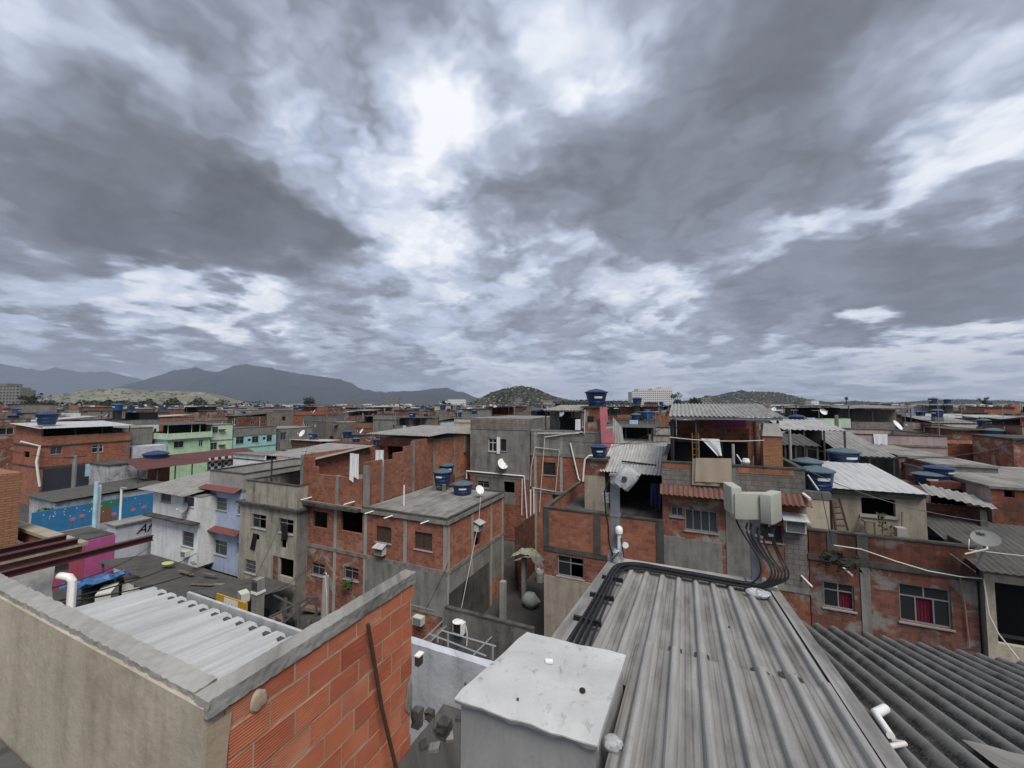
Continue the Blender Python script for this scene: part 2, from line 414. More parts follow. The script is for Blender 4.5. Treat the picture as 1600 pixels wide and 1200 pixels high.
def text_mesh(body, size, shear=0.0, extrude=.004, bold=0.0):
    cu = bpy.data.curves.new('lettering', 'FONT'); cu.body = body; cu.size = size; cu.shear = shear; cu.extrude = extrude; cu.offset = bold
    cu.align_x = 'CENTER'; cu.align_y = 'CENTER'
    o = bpy.data.objects.new('lettering', cu); sc.collection.objects.link(o)
    bpy.context.view_layer.update()
    me = bpy.data.meshes.new_from_object(o.evaluated_get(bpy.context.evaluated_depsgraph_get()))
    bpy.data.objects.remove(o); return me
# ------------------------------------------------------------------ openings and houses
def facade(mb, T, u0, u1, z0, z1, ops, depth=.17):
    """wall face with real openings; T(u, d, z) gives the point at depth d behind the face"""
    us = sorted(set([u0, u1]+[c for o in ops for c in (o[0], o[1])])); zs = sorted(set([z0, z1]+[c for o in ops for c in (o[2], o[3])]))
    for i in range(len(us)-1):
        for j in range(len(zs)-1):
            a, b, c, d = us[i], us[i+1], zs[j], zs[j+1]; um, zm = (a+b)/2, (c+d)/2
            if any(o[0] < um < o[1] and o[2] < zm < o[3] for o in ops): continue
            mb.face([T(a,0,c), T(b,0,c), T(b,0,d), T(a,0,d)])
    for a, b, c, d in [o[:4] for o in ops]:
        mb.face([T(a,0,c), T(a,depth,c), T(b,depth,c), T(b,0,c)]); mb.face([T(a,0,d), T(b,0,d), T(b,depth,d), T(a,depth,d)])
        mb.face([T(a,0,c), T(a,0,d), T(a,depth,d), T(a,depth,c)]); mb.face([T(b,0,c), T(b,depth,c), T(b,depth,d), T(b,0,d)])
def tbox(mb, T, a, b, d0, d1, c, d):
    P = [T(a,d0,c),T(b,d0,c),T(b,d1,c),T(a,d1,c),T(a,d0,d),T(b,d0,d),T(b,d1,d),T(a,d1,d)]
    for q in ((3,2,1,0),(4,5,6,7),(0,1,5,4),(1,2,6,5),(2,3,7,6),(3,0,4,7)): mb.face([P[i] for i in q])
def window(parent, T, a, b, c, d, kind):
    if kind in ('hole', 'gap'): return
    mb = MB(); e = .045; w = b-a; h = d-c; dp = .07
    fm = {'shut': WOODB, 'wood': WOODB, 'white': WHITE, 'grey': GREY_P}.get(kind, ALU); mb.use(fm)
    tbox(mb, T, a, b, dp, dp+.05, c, c+e); tbox(mb, T, a, b, dp, dp+.05, d-e, d)
    tbox(mb, T, a, a+e, dp, dp+.05, c+e, d-e); tbox(mb, T, b-e, b, dp, dp+.05, c+e, d-e)
    ia, ib, ic, idd = a+e, b-e, c+e, d-e
    if kind in ('trans', 'white', 'open', 'curt'):
        zt = c+h*.68; tbox(mb, T, ia, ib, dp+.005, dp+.045, zt-.02, zt+.02)
        um = (a+b)/2; tbox(mb, T, um-.02, um+.02, dp+.007, dp+.043, zt+.02, idd)
        for um in ((a+w*.33, a+w*.68) if (kind == 'curt' and w > 1.25) else (um,)): tbox(mb, T, um-.02, um+.02, dp+.007, dp+.043, ic, zt-.02)
    elif kind == 'slide4':
        for k in (1, 2, 3): u = a+w*k/4; tbox(mb, T, u-.018, u+.018, dp+.006, dp+.044, ic, idd)
    elif kind == 'slide2' or kind == 'grey':
        u = (a+b)/2; tbox(mb, T, u-.018, u+.018, dp+.006, dp+.044, ic, idd)
    elif kind == 'bars':
        n = max(4, int(w/.12))
        for k in range(1, n): u = a+w*k/n; tbox(mb, T, u-.008, u+.008, dp-.05, dp-.034, ic, idd)
        tbox(mb, T, a, b, dp-.055, dp-.03, c+h*.33, c+h*.33+.02); tbox(mb, T, a, b, dp-.055, dp-.03, c+h*.66, c+h*.66+.02)
    elif kind == 'shut':
        n = max(5, int(h/.075)); um = (a+b)/2; tbox(mb, T, um-.03, um+.03, dp-.004, dp+.046, ic, idd)
        for k in range(n):
            z = ic+(idd-ic)*(k+.5)/n; s = (idd-ic)/n*.48
            for p, q in ((ia, um-.03), (um+.03, ib)):
                mb.face([T(p,dp+.006,z-s), T(q,dp+.006,z-s), T(q,dp+.04,z+s), T(p,dp+.04,z+s)])
    f = mb.build('window', parent)
    g = MB()
    if kind == 'shut': g.use(DARK)
    else: g.use(GLASSB if kind in ('slide4', 'grey') else GLASS)
    if kind == 'open':
        um = (a+b)/2; g.face([T(ia,dp+.03,ic), T(um,dp+.03,ic), T(um,dp+.03,idd), T(ia,dp+.03,idd)])
    elif kind == 'curt':
        zt = c+h*.68; um = a+w*.33 if w > 1.25 else (a+b)/2
        if w > 1.25: g.face([T(a+w*.68,dp+.03,ic), T(ib,dp+.03,ic), T(ib,dp+.03,zt), T(a+w*.68,dp+.03,zt)])
        g.face([T(ia,dp+.03,zt), T(ib,dp+.03,zt), T(ib,dp+.03,idd), T(ia,dp+.03,idd)])
        g.face([T(ia,dp+.03,ic), T(um,dp+.03,ic), T(um,dp+.03,zt), T(ia,dp+.03,zt)])
    else: g.face([T(ia,dp+.03,ic), T(ib,dp+.03,ic), T(ib,dp+.03,idd), T(ia,dp+.03,idd)])
    p = g.build('pane', f, loc=Vector(parent['_o'])); p.location = (0, 0, 0); 
    f['_o'] = parent['_o']
    s = MB().use(CONC_L); tbox(s, T, a-.06, b+.06, -.05, .06, c-.06, c-.005)
    q = s.build('sill', f, loc=Vector(parent['_o'])); q.location = (0, 0, 0)
    if kind == 'curt':
        k = MB().use(CURT); um = a+w*.33 if w > 1.25 else (a+b)/2; ue = a+w*.67 if w > 1.25 else b-.06; zt = c+h*.68; rows = []
        for z in (c+.05, zt-.02): rows.append([T(um+.02+(ue-um)*i/24, dp+.09+.015*sin(i*1.3), z) for i in range(25)])
        k.grid(rows); r = k.build('curtain', f, loc=Vector(parent['_o']), smooth=True); r.location = (0, 0, 0)
def frontT(y): return lambda u, d, z: Vector((u, y+d, z))
def rightT(x): return lambda u, d, z: Vector((x-d, u, z))
def leftT(x): return lambda u, d, z: Vector((x+d, u, z))
def prect(axis, val, r):
    """(kind, left, top, right, bottom) in picture measure -> metres on a plane y=val or x=val"""
    k, a, b, c, d = r
    if axis == 'y': p, q = ony(a, b, val), ony(c, d, val); u0, u1 = p.x, q.x
    else: p, q = onx(a, b, val), onx(c, d, val); u0, u1 = p.y, q.y
    return [min(u0, u1), max(u0, u1), min(p.z, q.z), max(p.z, q.z), k]
def clampop(o, u0, u1, z0, z1, ok):
    o[0] = max(o[0], u0+.05); o[1] = min(o[1], u1-.05); o[2] = max(o[2], z0+.05); o[3] = min(o[3], z1-.05)
    if o[1]-o[0] > .1 and o[3]-o[2] > .1 and not any(o[0] < p[1]+.02 and o[1] > p[0]-.02 and o[2] < p[3]+.02 and o[3] > p[2]-.02 for p in ok): ok.append(o)
def house(name, label, x0, x1, y0, y1, z0, z1, mf, ms=None, mb_=None, F=(), S=(), side='+', bands=(), colf=(), cols=(), slab=.16, over=.07,
          group=None, floors=True, slabm=None, cat='house', split=(), mid=None, colm=None):
    """box house; F/S are openings (u0,u1,z0,z1,kind); bands = beam heights; split=(z, material) rows of other wall finish"""
    ms = ms or mf; root = thing(name, label, cat, ((x0+x1)/2, y0, z0), group)
    zt = z1-slab; F2, S2 = [], []
    for o in F: clampop(list(o), x0, x1, z0, zt, F2)
    for o in S: clampop(list(o), y0, y1, z0, zt, S2)
    TF = frontT(y0); TS = rightT(x1) if side == '+' else leftT(x0)
    zz = [z0]+[s[0] for s in split]+[zt]; mm = [(mf, ms)]+[(s[1], s[2] if len(s) > 2 else s[1]) for s in split]
    for k in range(len(mm)):
        a, b = zz[k], zz[k+1]; m = MB().use(mm[k][0])
        def cut(ops): return [[o[0], o[1], max(o[2], a), min(o[3], b), o[4]] for o in ops if o[2] < b-.01 and o[3] > a+.01]
        facade(m, TF, x0, x1, a, b, cut(F2)); m.use(mm[k][1]); facade(m, TS, y0, y1, a, b, cut(S2))
        xo = x0 if side == '+' else x1
        m.face([(xo,y0,a),(xo,y1,a),(xo,y1,b),(xo,y0,b)]); m.face([(x0,y1,a),(x1,y1,a),(x1,y1,b),(x0,y1,b)])
        m.build('wall', root)
    MB().use(slabm or CONC).box(x0-over, x1+over, y0-over, y1+over, zt, z1).build('roof_slab', root)
    zs = sorted(bands)
    for z in zs:
        m = MB().use(slabm or CONC); e = .035
        m.box(x0-e, x1+e, y0-e, y0+.1, z-.11, z+.11)
        if side == '+': m.box(x1-.1, x1+e, y0+.1, y1+e, z-.11, z+.11)
        else: m.box(x0-e, x0+.1, y0+.1, y1+e, z-.11, z+.11)
        m.build('floor_beam', root)
        if floors: MB().use(CONC_D).box(x0+.2, x1-.2, y0+.2, y1-.05, z-.08, z+.06).build('floor_slab', root)
    cm = colm or CONC
    edges = [z0]+[z-.11 for z in zs]+[zt]; starts = [z0]+[z+.11 for z in zs]
    for u in colf:
        m = MB().use(cm)
        for a, b in zip(starts, edges[1:]): m.box(u-.11, u+.11, y0-.022, y0+.1, a, b)
        m.build('column', root)
    for u in cols:
        m = MB().use(cm)
        for a, b in zip(starts, edges[1:]):
            if side == '+': m.box(x1-.1, x1+.022, u-.11, u+.11, a, b)
            else: m.box(x0-.022, x0+.1, u-.11, u+.11, a, b)
        m.build('column', root)
    for o in F2: window(root, TF, *o[:4], o[4])
    for o in S2: window(root, TS, *o[:4], o[4])
    return root
def parapet(root, x0, x1, y0, y1, z0, z1, t, m, cap=None, sides='flrk', name='parapet'):
    b = MB().use(m)
    if 'f' in sides: b.box(x0, x1, y0, y0+t, z0, z1)
    if 'k' in sides: b.box(x0, x1, y1-t, y1, z0, z1)
    if 'l' in sides: b.box(x0, x0+t, y0+t, y1-t, z0, z1)
    if 'r' in sides: b.box(x1-t, x1, y0+t, y1-t, z0, z1)
    o = b.build(name, root)
    if cap:
        c = MB().use(cap); e = .03; h = .07
        if 'f' in sides: c.box(x0-e, x1+e, y0-e, y0+t+e, z1, z1+h)
        if 'k' in sides: c.box(x0-e, x1+e, y1-t-e, y1+e, z1, z1+h)
        if 'l' in sides: c.box(x0-e, x0+t+e, y0+t+e, y1-t-e, z1, z1+h)
        if 'r' in sides: c.box(x1-t-e, x1+e, y0+t+e, y1-t-e, z1, z1+h)
        c.build('coping', root)
    return o
def sheet_roof(root, x0, x1, y0, y1, zf, zb, m, pitch=.3, amp=.03, posts=None, zp=None, per=4, name='roof', along='y', nv=2, jit=.0, prof='wave', postm=None, fascia=None):
    b = MB().use(m)
    if along == 'y': b.sheet((x0,y0,zf), (x1,y0,zf), (x1,y1,zb), (x0,y1,zb), pitch, amp, prof, per, nv, .012, jit=jit)
    else: b.sheet((x1,y0,zb), (x1,y1,zb), (x0,y1,zf), (x0,y0,zf), pitch, amp, prof, per, nv, .012, jit=jit)   # slopes along x: zf at x0, zb at x1
    b.build(name, root, smooth=True)
    if posts:
        for px, py in posts:
            k = (py-y0)/(y1-y0) if along == 'y' else (px-x0)/(x1-x0)
            MB().use(postm or STEELD).box(px-.04, px+.04, py-.04, py+.04, zp, zf+(zb-zf)*k-amp-.012).build('post', root)
        if fascia:
            MB().use(fascia).box(x0+.05, x1-.05, y0+.06, y0+.12, zf-.16, zf-amp-.012).build('fascia', root)

# ------------------------------------------------------------------ small things, built once and copied
PROTO = {}
def hide_proto(o): PROTO_OBJS.append(o)
PROTO_OBJS = []
def make_tank(key, body, lid, taper=.84, n=20, label=True):
    t = thing('water_tank', 'tank', 'water tank', (0, 0, 0))
    b = MB().use(body); prof = [(.50*taper, 0)]
    for k in range(1, 7):
        r = .5*(taper+(1-taper)*k/6); z = .62*k/6
        prof += [(r, z-.03), (r+.010, z-.015), (r, z)] if k in (2, 4) else [(r, z)]
    prof += [(.535, .62), (.535, .66), (.50, .66)]
    b.lathe((0, 0, 0), prof, n); b.build('body', t, smooth=True)
    l = MB().use(lid); l.lathe((0, 0, 0), [(.55, .63), (.555, .675), (.53, .69)], n)
    rows = []
    for r, z in ((.53, .69), (.33, .765), (.12, .805), (.10, .83), (.0, .835)):
        rows.append([(r*cos(2*pi*k/16), r*sin(2*pi*k/16), z+(.012 if (k % 2 == 0 and .1 < r < .5) else 0)) for k in range(16)])
    l.grid(rows, close=True); l.build('lid', t)
    if label:
        s = MB().use(WHITE); rows = []
        for z in (.36, .46): rows.append([((.5*(taper+(1-taper)*z/.62)+.016)*cos(a), (.5*(taper+(1-taper)*z/.62)+.016)*sin(a), z) for a in [(-2.05+i*.1) for i in range(9)]])
        s.grid(rows); s.build('label', t)
    PROTO[key] = t; return t
make_tank('blue', BLUE, BLUE); make_tank('worn', BLUE, BLUEG); make_tank('light', BLUEL, BLUEL); make_tank('squat', BLUE, BLUE, .74)
USED = set()
def place(key, loc, scale=1.0, rot=None, label=None, group=None, sz=None):
    o = PROTO[key]
    if key in USED: o = copy_tree(o)
    USED.add(key); o.location = loc; o['_o'] = tuple(loc)
    o.scale = (scale, scale, scale*(sz or 1)) if not isinstance(scale, tuple) else scale
    if rot is not None: o.rotation_euler = rot if not isinstance(rot, (int, float)) else (0, 0, rot)
    if label: o['label'] = label
    if group: o['group'] = group
    return o
def make_dish(key, m):
    t = thing('satellite_dish', 'dish', 'satellite dish', (0, 0, 0))   # dish faces -y, mast foot at origin
    b = MB().use(m); C0 = Vector((0, -.16, .62)); tilt = Matrix.Rotation(radians(-32), 3, 'X'); rows = []
    for k in range(7):
        r = .36*k/6; rows.append([C0+tilt@Vector((r*cos(2*pi*i/24)*.94, -.32*r*r+.0, r*sin(2*pi*i/24))) for i in range(24)])
    b.grid(rows, close=True)
    b.grid([[p+tilt@Vector((0, .012, 0)) for p in reversed(rw)] for rw in rows], close=True); b.grid([rows[-1], [p+tilt@Vector((0, .012, 0)) for p in rows[-1]]], close=True)
    b.build('reflector', t, smooth=True)
    a = MB().use(STEEL); e = C0+tilt@Vector((0, -.40, -.22)); s = C0+tilt@Vector((0, -.03, -.34))
    a.tube([s, e], .012); a.build('feed_arm', t)
    l = MB().use(WHITE); l.tube([e+Vector((0, -.02, -.01)), e+Vector((0, .05, .05))], [.035, .03], 10); l.build('receiver', t)
    p = MB().use(STEEL); p.tube([(0, 0, 0), (0, 0, .5), (0, -.10, .62)], .018, 8); p.box(-.09, .09, -.06, .06, -.01, .012); p.build('mast', t)
    PROTO[key] = t
make_dish('dish', WHITE); make_dish('dish_grey', GREY_P); make_dish('dish_dark', plain('dish_weathered', (.10, .10, .105), .6))
def make_ac(key, hood=False):
    t = thing('air_conditioner', 'ac', 'air conditioner', (0, 0, 0))     # front towards -y, back on wall at y=0
    MB().use(CREAMP).box(-.29, .29, -.32, .04, 0, .40).build('casing', t)
    g = MB().use(DARK).box(-.25, .25, -.332, -.32, .04, .36); g.use(GREY_P)
    for k in range(9): z = .055+k*.035; g.box(-.25, .25, -.340, -.332, z, z+.012)
    g.build('grille', t)
    MB().use(STEELD).box(-.22, -.19, -.30, 0, -.05, 0).build('bracket', t); MB().use(STEELD).box(.19, .22, -.30, 0, -.05, 0).build('bracket', t)
    if hood:
        h = MB().use(S_WHT); h.face([(-.36,0,.60),(-.38,-.46,.43),(.38,-.46,.43),(.36,0,.60)]); h.face([(-.36,.0,.585),(.36,.0,.585),(.38,-.46,.415),(-.38,-.46,.415)])
        h.face([(-.38,-.46,.415),(.38,-.46,.415),(.38,-.46,.43),(-.38,-.46,.43)]); h.face([(-.36,0,.60),(-.36,0,.585),(-.38,-.46,.415),(-.38,-.46,.43)]); h.face([(.36,0,.60),(.38,-.46,.43),(.38,-.46,.415),(.36,0,.585)])
        h.build('hood', t)
    PROTO[key] = t
make_ac('ac'); make_ac('ac_hood', True)
def cloth(name, label, cat, P, m, folds=3, amp=.03, n=24, rag=0.0, group=None):
    """hanging cloth: P = four corners tl,tr,br,bl"""
    a, b, c, d = map(Vector, P); mb = MB().use(m); rows = []; nrm = (b-a).cross(d-a).normalized()
    for j in range(9):
        t = j/8; row = []
        for i in range(n+1):
            u = i/n; p = (a*(1-u)+b*u)*(1-t)+(d*(1-u)+c*u)*t
            row.append(p+nrm*(amp*t**.5*sin(2*pi*folds*u+.8*sin(3*u))+amp*.3*sin(9*u+5*t))+Vector((0, 0, -rag*t*abs(sin(7*u)))))
        rows.append(row)
    mb.grid(rows); mb.grid([[p-nrm*.006 for p in reversed(r)] for r in rows])
    return tag(mb.build(name, None, loc=a, smooth=True), label, cat, group)
def pipe(name, label, pts, r, m=PVC, cat='pipe', n=8, group=None):
    return tag(MB().use(m).tube(pts, r, n).build(name, None, loc=pts[0], smooth=True), label, cat, group)
def wire(name, label, a, b, sag, r=.012, m=None, cat='cable', n=14, group=None):
    a, b = Vector(a), Vector(b)
    pts = [a.lerp(b, i/n)-Vector((0, 0, 4*sag*(i/n)*(1-i/n))) for i in range(n+1)]
    return tag(MB().use(m or BLACK).tube(pts, r, 4).build(name, None, loc=a), label, cat, group)
# ------------------------------------------------------------------ ground
from mathutils import noise as mnoise
GR = MB().use(plaster('ground_paving', (.075, .072, .068), .6, .2))
GR.face([(-9000,-3000,0),(9000,-3000,0),(9000,20000,0),(-9000,20000,0)])
tag(GR.build('ground'), kind='structure')

def rough_box(mb, x0, x1, y0, y1, z0, z1, amp=.012, step=.05, sc_=7.0):
    def d(p):
        p = Vector(p); n = mnoise.noise_vector(p*sc_)+.5*mnoise.noise_vector(p*sc_*2.7); return p+n*amp
    def gridf(fn, na, nb):
        mb.grid([[d(fn(i/na, j/nb)) for i in range(na+1)] for j in range(nb+1)], uvs=[[(lambda p: (p[0]+p[1], p[2]+p[1]*.3))(fn(i/na, j/nb)) for i in range(na+1)] for j in range(nb+1)])
    nx, ny, nz = [max(1, int(round(l/step))) for l in (x1-x0, y1-y0, z1-z0)]
    L = lambda a, b, t: a+(b-a)*t
    gridf(lambda u, v: (L(x0,x1,u), y0, L(z0,z1,v)), nx, nz); gridf(lambda u, v: (L(x1,x0,u), y1, L(z0,z1,v)), nx, nz)
    gridf(lambda u, v: (x1, L(y0,y1,u), L(z0,z1,v)), ny, nz); gridf(lambda u, v: (x0, L(y1,y0,u), L(z0,z1,v)), ny, nz)
    gridf(lambda u, v: (L(x0,x1,u), L(y0,y1,v), z1), nx, ny); gridf(lambda u, v: (L(x0,x1,u), L(y1,y0,v), z0), nx, ny)
    return mb

# ------------------------------------------------------------------ near annex: tan wall, hollow brick wall, white sheet roof
def hb(t, b):
    uv = uvof(t)
    n0 = t.noise(uv, .35, 2, .5); n1_ = t.noise(uv, 6, 6, .6); n2_ = t.noise(scaled(t, uv, (3, 22, 1)), 2, 4, .6)
    col = t.ramp(t.maprange(n0, .30, .70), [(.05, (.27, .072, .042)), (.28, (.37, .112, .060)), (.5, (.43, .15, .082)), (.7, (.33, .092, .052)), (.95, (.50, .225, .135))])
    col = t.mix(t.maprange(n1_, .45, .75, 0, .45), col, (.25, .075, .045)); col = t.mix(t.maprange(n2_, .5, .8, 0, .35), col, (.55, .27, .17))
    setb(t, b, col, .9, 0, .2); bump(t, b, t.noise(uv, 60, 4), .3, .004)
HOLLOW = material('hollow_clay_brick', hb)
MORT = plaster('mortar_joint', (.42, .33, .24), .15, .1)
tb_ = (-2.68, 1.47, 9.3)
an = thing('rooftop_annex', 'near annex with tan rendered wall, grooved orange hollow brick wall and white sheet roof', 'house', tb_)
W1 = plaster('render_tan_streaked', (.48, .425, .34), .45, .45, patch=(.41, .365, .29), dcol=(.20, .165, .115))
MB().use(W1).box(-7.6, -2.70, 1.455, 1.58, 8.8, 11.155).build('rendered_wall', an)
MB().use(MORT).box(-2.82, -2.684, 1.581, 3.40, 8.8, 11.10).build('mortar_core', an)
br = MB().use(HOLLOW); jm = MB().use(MORT); z = 9.18; row = 0
while z < 11.05:
    y = 1.62-(.15 if row % 2 else 0.02)-random.random()*.03; hh = min(.183, 11.092-z)
    while y < 3.42:
        L = .285+random.uniform(-.008, .008); ya, yb = max(y, 1.60), min(y+L, 3.41); off = random.uniform(-.004, .004); tl = random.uniform(-.005, .005)
        if yb-ya > .04 and hh > .05:
            du, dv = random.random()*40, random.random()*40; prof = []
            n = 9
            for k in range(n):
                a, b = k/n, (k+1)/n
                for tt, dx in ((.05, -.010), (.24, 0.0), (.76, 0.0), (.95, -.010)): prof.append((z+hh*(a+(b-a)*tt), dx))
            prof = [(z, -.02)]+prof+[(z+hh, -.02)]; nn = 5
            rows = [[(-2.674+off+dx+.0015*sin(17*(ya+(yb-ya)*i/nn)+z*40), ya+(yb-ya)*i/nn, zz+tl*(i/nn-.5)) for i in range(nn+1)] for zz, dx in prof]
            br.grid(rows, uvs=[[(p[1]+du, p[2]+dv) for p in r] for r in rows])
            br.grid([[(-2.70, ya, r[0][2]) for r in rows], [r[0] for r in rows]]); br.grid([[r[-1] for r in rows], [(-2.70, yb, r[0][2]) for r in rows]])
        if 1.62 < y+L < 3.39: jm.box(-2.69, -2.678+random.uniform(-.004, .003), y+L, y+L+.014, z, min(z+.183, 11.09))
        y += L+.014
    if z+.19 < 11.08:
        rows = [[(-2.69 if e_ in (0, 3) else -2.6775+.006*mnoise.noise((k*.5, z*9, e_))-(.008 if mnoise.noise((k*.9, z*4, 8)) > .35 else 0), 1.60+1.80*k/70, z+.183+(-.003 if e_ < 2 else .017)+.004*mnoise.noise((k*.7, z*5, e_))) for k in range(71)] for e_ in range(4)]
        jm.grid(rows, uvs=[[(p[1], p[2]*3) for p in r] for r in rows])
    z += .183+.014; row += 1
br.build('brick_facing', an)
jm.build('mortar_joints', an)
c = MB().use(plaster('raw_concrete', (.33, .32, .30), .75, .35, dcol=(.075, .072, .065)))
rough_box(c, -2.81, -2.66, 1.462, 3.44, 11.10, 11.205, .006, .014, 22.0); rough_box(c, -7.6, -2.84, 1.475, 1.615, 11.05, 11.20, .010, .017, 16.0)
c.build('capping_beam', an, smooth=True)
q = MB().use(MORT)                                   # render returning round the corner, broken edge
pts = []; 
for k in range(15): zz = 9.0+2.05*k/14; pts.append((zz, 1.60+.06*mnoise.noise((zz*2.1, 3, 1))+.02*mnoise.noise((zz*9, 1, 1))))
q.grid([[(-2.668, 1.475, zz) for zz, w_ in pts], [(-2.666, w_, zz) for zz, w_ in pts], [(-2.69, w_+.012, zz) for zz, w_ in pts]])
q.build('corner_render', an)
q = MB().use(MORT); cy, cz = onx(405, 1095, -2.66).y, onx(405, 1095, -2.66).z
rows = []
for k, s in enumerate((1.0, .8, .4, .02)):
    rows.append([(-2.668+.012*(k > 0)+.003*k, cy+s*.062*cos(a)*(1+.25*mnoise.noise((cos(a)*1.2, sin(a)*1.2, 5))), cz+s*.072*sin(a)*(1+.30*mnoise.noise((cos(a)*1.3, sin(a)*1.3, 9)))) for a in [2*pi*i/26 for i in range(26)]])
q.grid(rows, close=True); q.build('mortar_patch', an, smooth=True)
q = MB().use(CONC); rows = []
for k, s in enumerate((1.0, .9, .02)):
    rows.append([(-2.668+.010*(k > 0), min(3.405, 3.37+s*.06*cos(a)*(1+.4*mnoise.noise((cos(a)*1.5, sin(a)*1.5, 15)))), 9.95+s*.17*sin(a)*(1+.3*mnoise.noise((cos(a)*3, sin(a)*3, 19)))) for a in [2*pi*i/26 for i in range(26)]])
q.grid(rows, close=True); q.build('mortar_patch', an, smooth=True)
s = MB().use(S_WHT); s.sheet((-5.4,1.62,11.06), (-2.82,1.62,11.06), (-2.82,2.38,10.985), (-5.4,2.38,10.985), .19, -.030, 'trap', 14, 3, .004)
s.build('roof_sheet', an)
MB().use(S_WHT).box(-4.85, -2.82, 2.42, 2.445, 10.90, 11.012).build('edge_trim', an)
MB().use(STEELD).box(-5.2, -2.87, 2.30, 2.34, 10.93, 10.985).build('purlin', an)
zf_ = ony(0, 1150, 1.455).z; tag(MB().use(CONC_D).box(-12, -2.6, -2.5, 1.44, zf_-.2, zf_).build('terrace_slab', None, loc=(-7, 0, zf_)), 'dark mouldy floor slab along the foot of the tan wall at the bottom left', 'floor slab')
MB().use(CONC_D).box(-5.2, -2.82, 2.28, 2.39, 7.0, 10.925).build('rear_wall', an)

st = onx(575, 975, -2.63)
pipe('wooden_pole', 'thin brown wooden pole leaning against the orange hollow brick wall', [(-2.63, st.y, st.z), (-2.60, (st.y+3.05)/2, 10.2), (-2.52, 3.06, 9.42)], [.017, .018, .017], WOODB, 'pole')
# floor slab beyond the brick wall, with rubble and sawn column stubs
sl_ = MB().use(CONC_D); rough_box(sl_, -2.695, -1.3, 1.2, 4.05, 9.25, 9.42, .012, .09)
fl = tag(sl_.build('roof_terrace_floor', None, loc=(-2, 2.6, 9.3), smooth=True), 'dark mouldy concrete terrace floor between the brick wall and the metal box', 'floor slab')
for k, (px, py, w_, h_) in enumerate([(652, 1132, .10, .18), (694, 1150, .13, .17), (735, 1165, .11, .13), (672, 1120, .09, .08)]):
    p = onz(px, py, 9.42); m = MB().use(CONC_D)
    rough_box(m, p.x-w_*.5, p.x+w_*.5, p.y-w_*.45, p.y+w_*.45, 9.40, 9.41+h_, .014, .03, 14.0)
    tag(m.build('concrete_stump', None, loc=(p.x, p.y, 9.41)), ['squat dark concrete stump touching the foot of the brick wall', 'taller concrete stump in the middle before the bluish white wall', 'low broken stump beside the silver metal box', 'small rubble stump behind the others by the wall'][k], 'stump', 'concrete stumps on the terrace floor')
for k in range(9):
    p = onz(610+k*14+random.uniform(-8, 8), 1150+random.uniform(-30, 35), 9.42)
    if p.x < -2.6: continue
    m = MB().use(CONC if k % 2 else CONC_D); a = random.random()*3; m.obox((p.x, p.y, 9.44), (cos(a), sin(a), .2), (-sin(a), cos(a), .1), (0, 0, 1), random.uniform(.03, .09), random.uniform(.02, .05), .02)
    tag(m.build('rubble_piece', None, loc=(p.x, p.y, 9.44)), 'broken chunk of concrete rubble on the dark terrace floor', 'rubble', 'rubble on the terrace floor')
# bluish white wall
ww = MB().use(plaster('paint_bluish_white', (.54, .56, .62), .16, .5, dcol=(.16, .16, .18))); rough_box(ww, -4.05, -1.2, 5.0, 5.14, 6.5, 9.30, .010, .12, 4.0)
tag(ww.build('painted_wall', None, loc=(-2.6, 5, 6.5), smooth=True), 'bluish white painted wall with streaked top edge beyond the brick wall', 'wall')
MB()
m = MB().use(STEELD); m.box(-2.655, -2.60, 3.43, 3.50, 10.24, 10.34); m.use(WHITE).box(-2.655, -2.59, 3.42, 3.51, 10.34, 10.352)
tag(m.build('wall_lamp', None, loc=(-2.6, 3.5, 10.3)), 'small dark box with white top on the end of the brick wall', 'wall box')

# silver sheet metal box
mb_ = thing('metal_box', 'large silver sheet metal box with a crumpled pale top cover', 'metal box', (-.87, 2.5, 9.4))
def mtl(t, b):
    uv = uvof(t); a = t.noise(scaled(t, uv, (1, .35, 1)), 2.2, 5, .6, .8); d = t.noise(uv, 12, 6, .65)
    col = t.mix(t.maprange(a, .3, .7), (.47, .47, .465), (.27, .268, .262)); col = t.mix(t.maprange(d, .55, .8, 0, .4), col, (.16, .15, .14))
    setb(t, b, col, t.maprange(a, .3, .7, .35, .6), .35, .5); bump(t, b, a, .5, .05)
ZB = material('dull_zinc_plate', mtl)
def mtt(t, b):
    uv = uvof(t); a = t.noise(uv, 2.3, 7, .62, .8); d = t.noise(scaled(t, uv, (5, 3, 1)), 2.6, 8, .72, .5); s_ = t.noise(uv, 40, 4, .6)
    col = t.mix(t.maprange(a, .3, .7), (.52, .52, .51), (.40, .395, .38)); col = t.mix(t.maprange(d, .56, .72, 0, .8), col, (.14, .13, .12))
    col = t.mix(t.maprange(s_, .6, .8, 0, .3), col, (.3, .28, .26)); setb(t, b, col, .55, .25, .4); bump(t, b, a, .3, .04)
ZT = material('scuffed_pale_plate', mtt)
FLc, FRc, BRc, BLc = Vector((-1.33, 2.13, 0)), Vector((-.455, 2.16, 0)), Vector((-.415, 2.95, 0)), Vector((-1.17, 2.92, 0))
m = MB().use(ZB); ring = [FLc+Vector((.02, .03, 0)), FRc+Vector((-.02, .03, 0)), BRc+Vector((-.02, -.03, 0)), BLc+Vector((.03, -.03, 0))]
for i in range(4):
    a, b = ring[i], ring[(i+1) % 4]; nrm = (b-a).cross(Vector((0, 0, 1))).normalized(); rows = []; us = []
    for j in range(9): rows.append([a.lerp(b, k/10)+Vector((0, 0, 9.4+1.77*j/8))+nrm*.012*mnoise.noise((k*.35+i*7, j*.3, 2))*(1 if 0 < k < 10 else 0) for k in range(11)]); us.append([(k/10*(b-a).length+i*3, 1.77*j/8) for k in range(11)])
    m.grid(rows, uvs=us)
m.build('side_panel', mb_, smooth=True)
m = MB().use(ZT); top = []; us = []
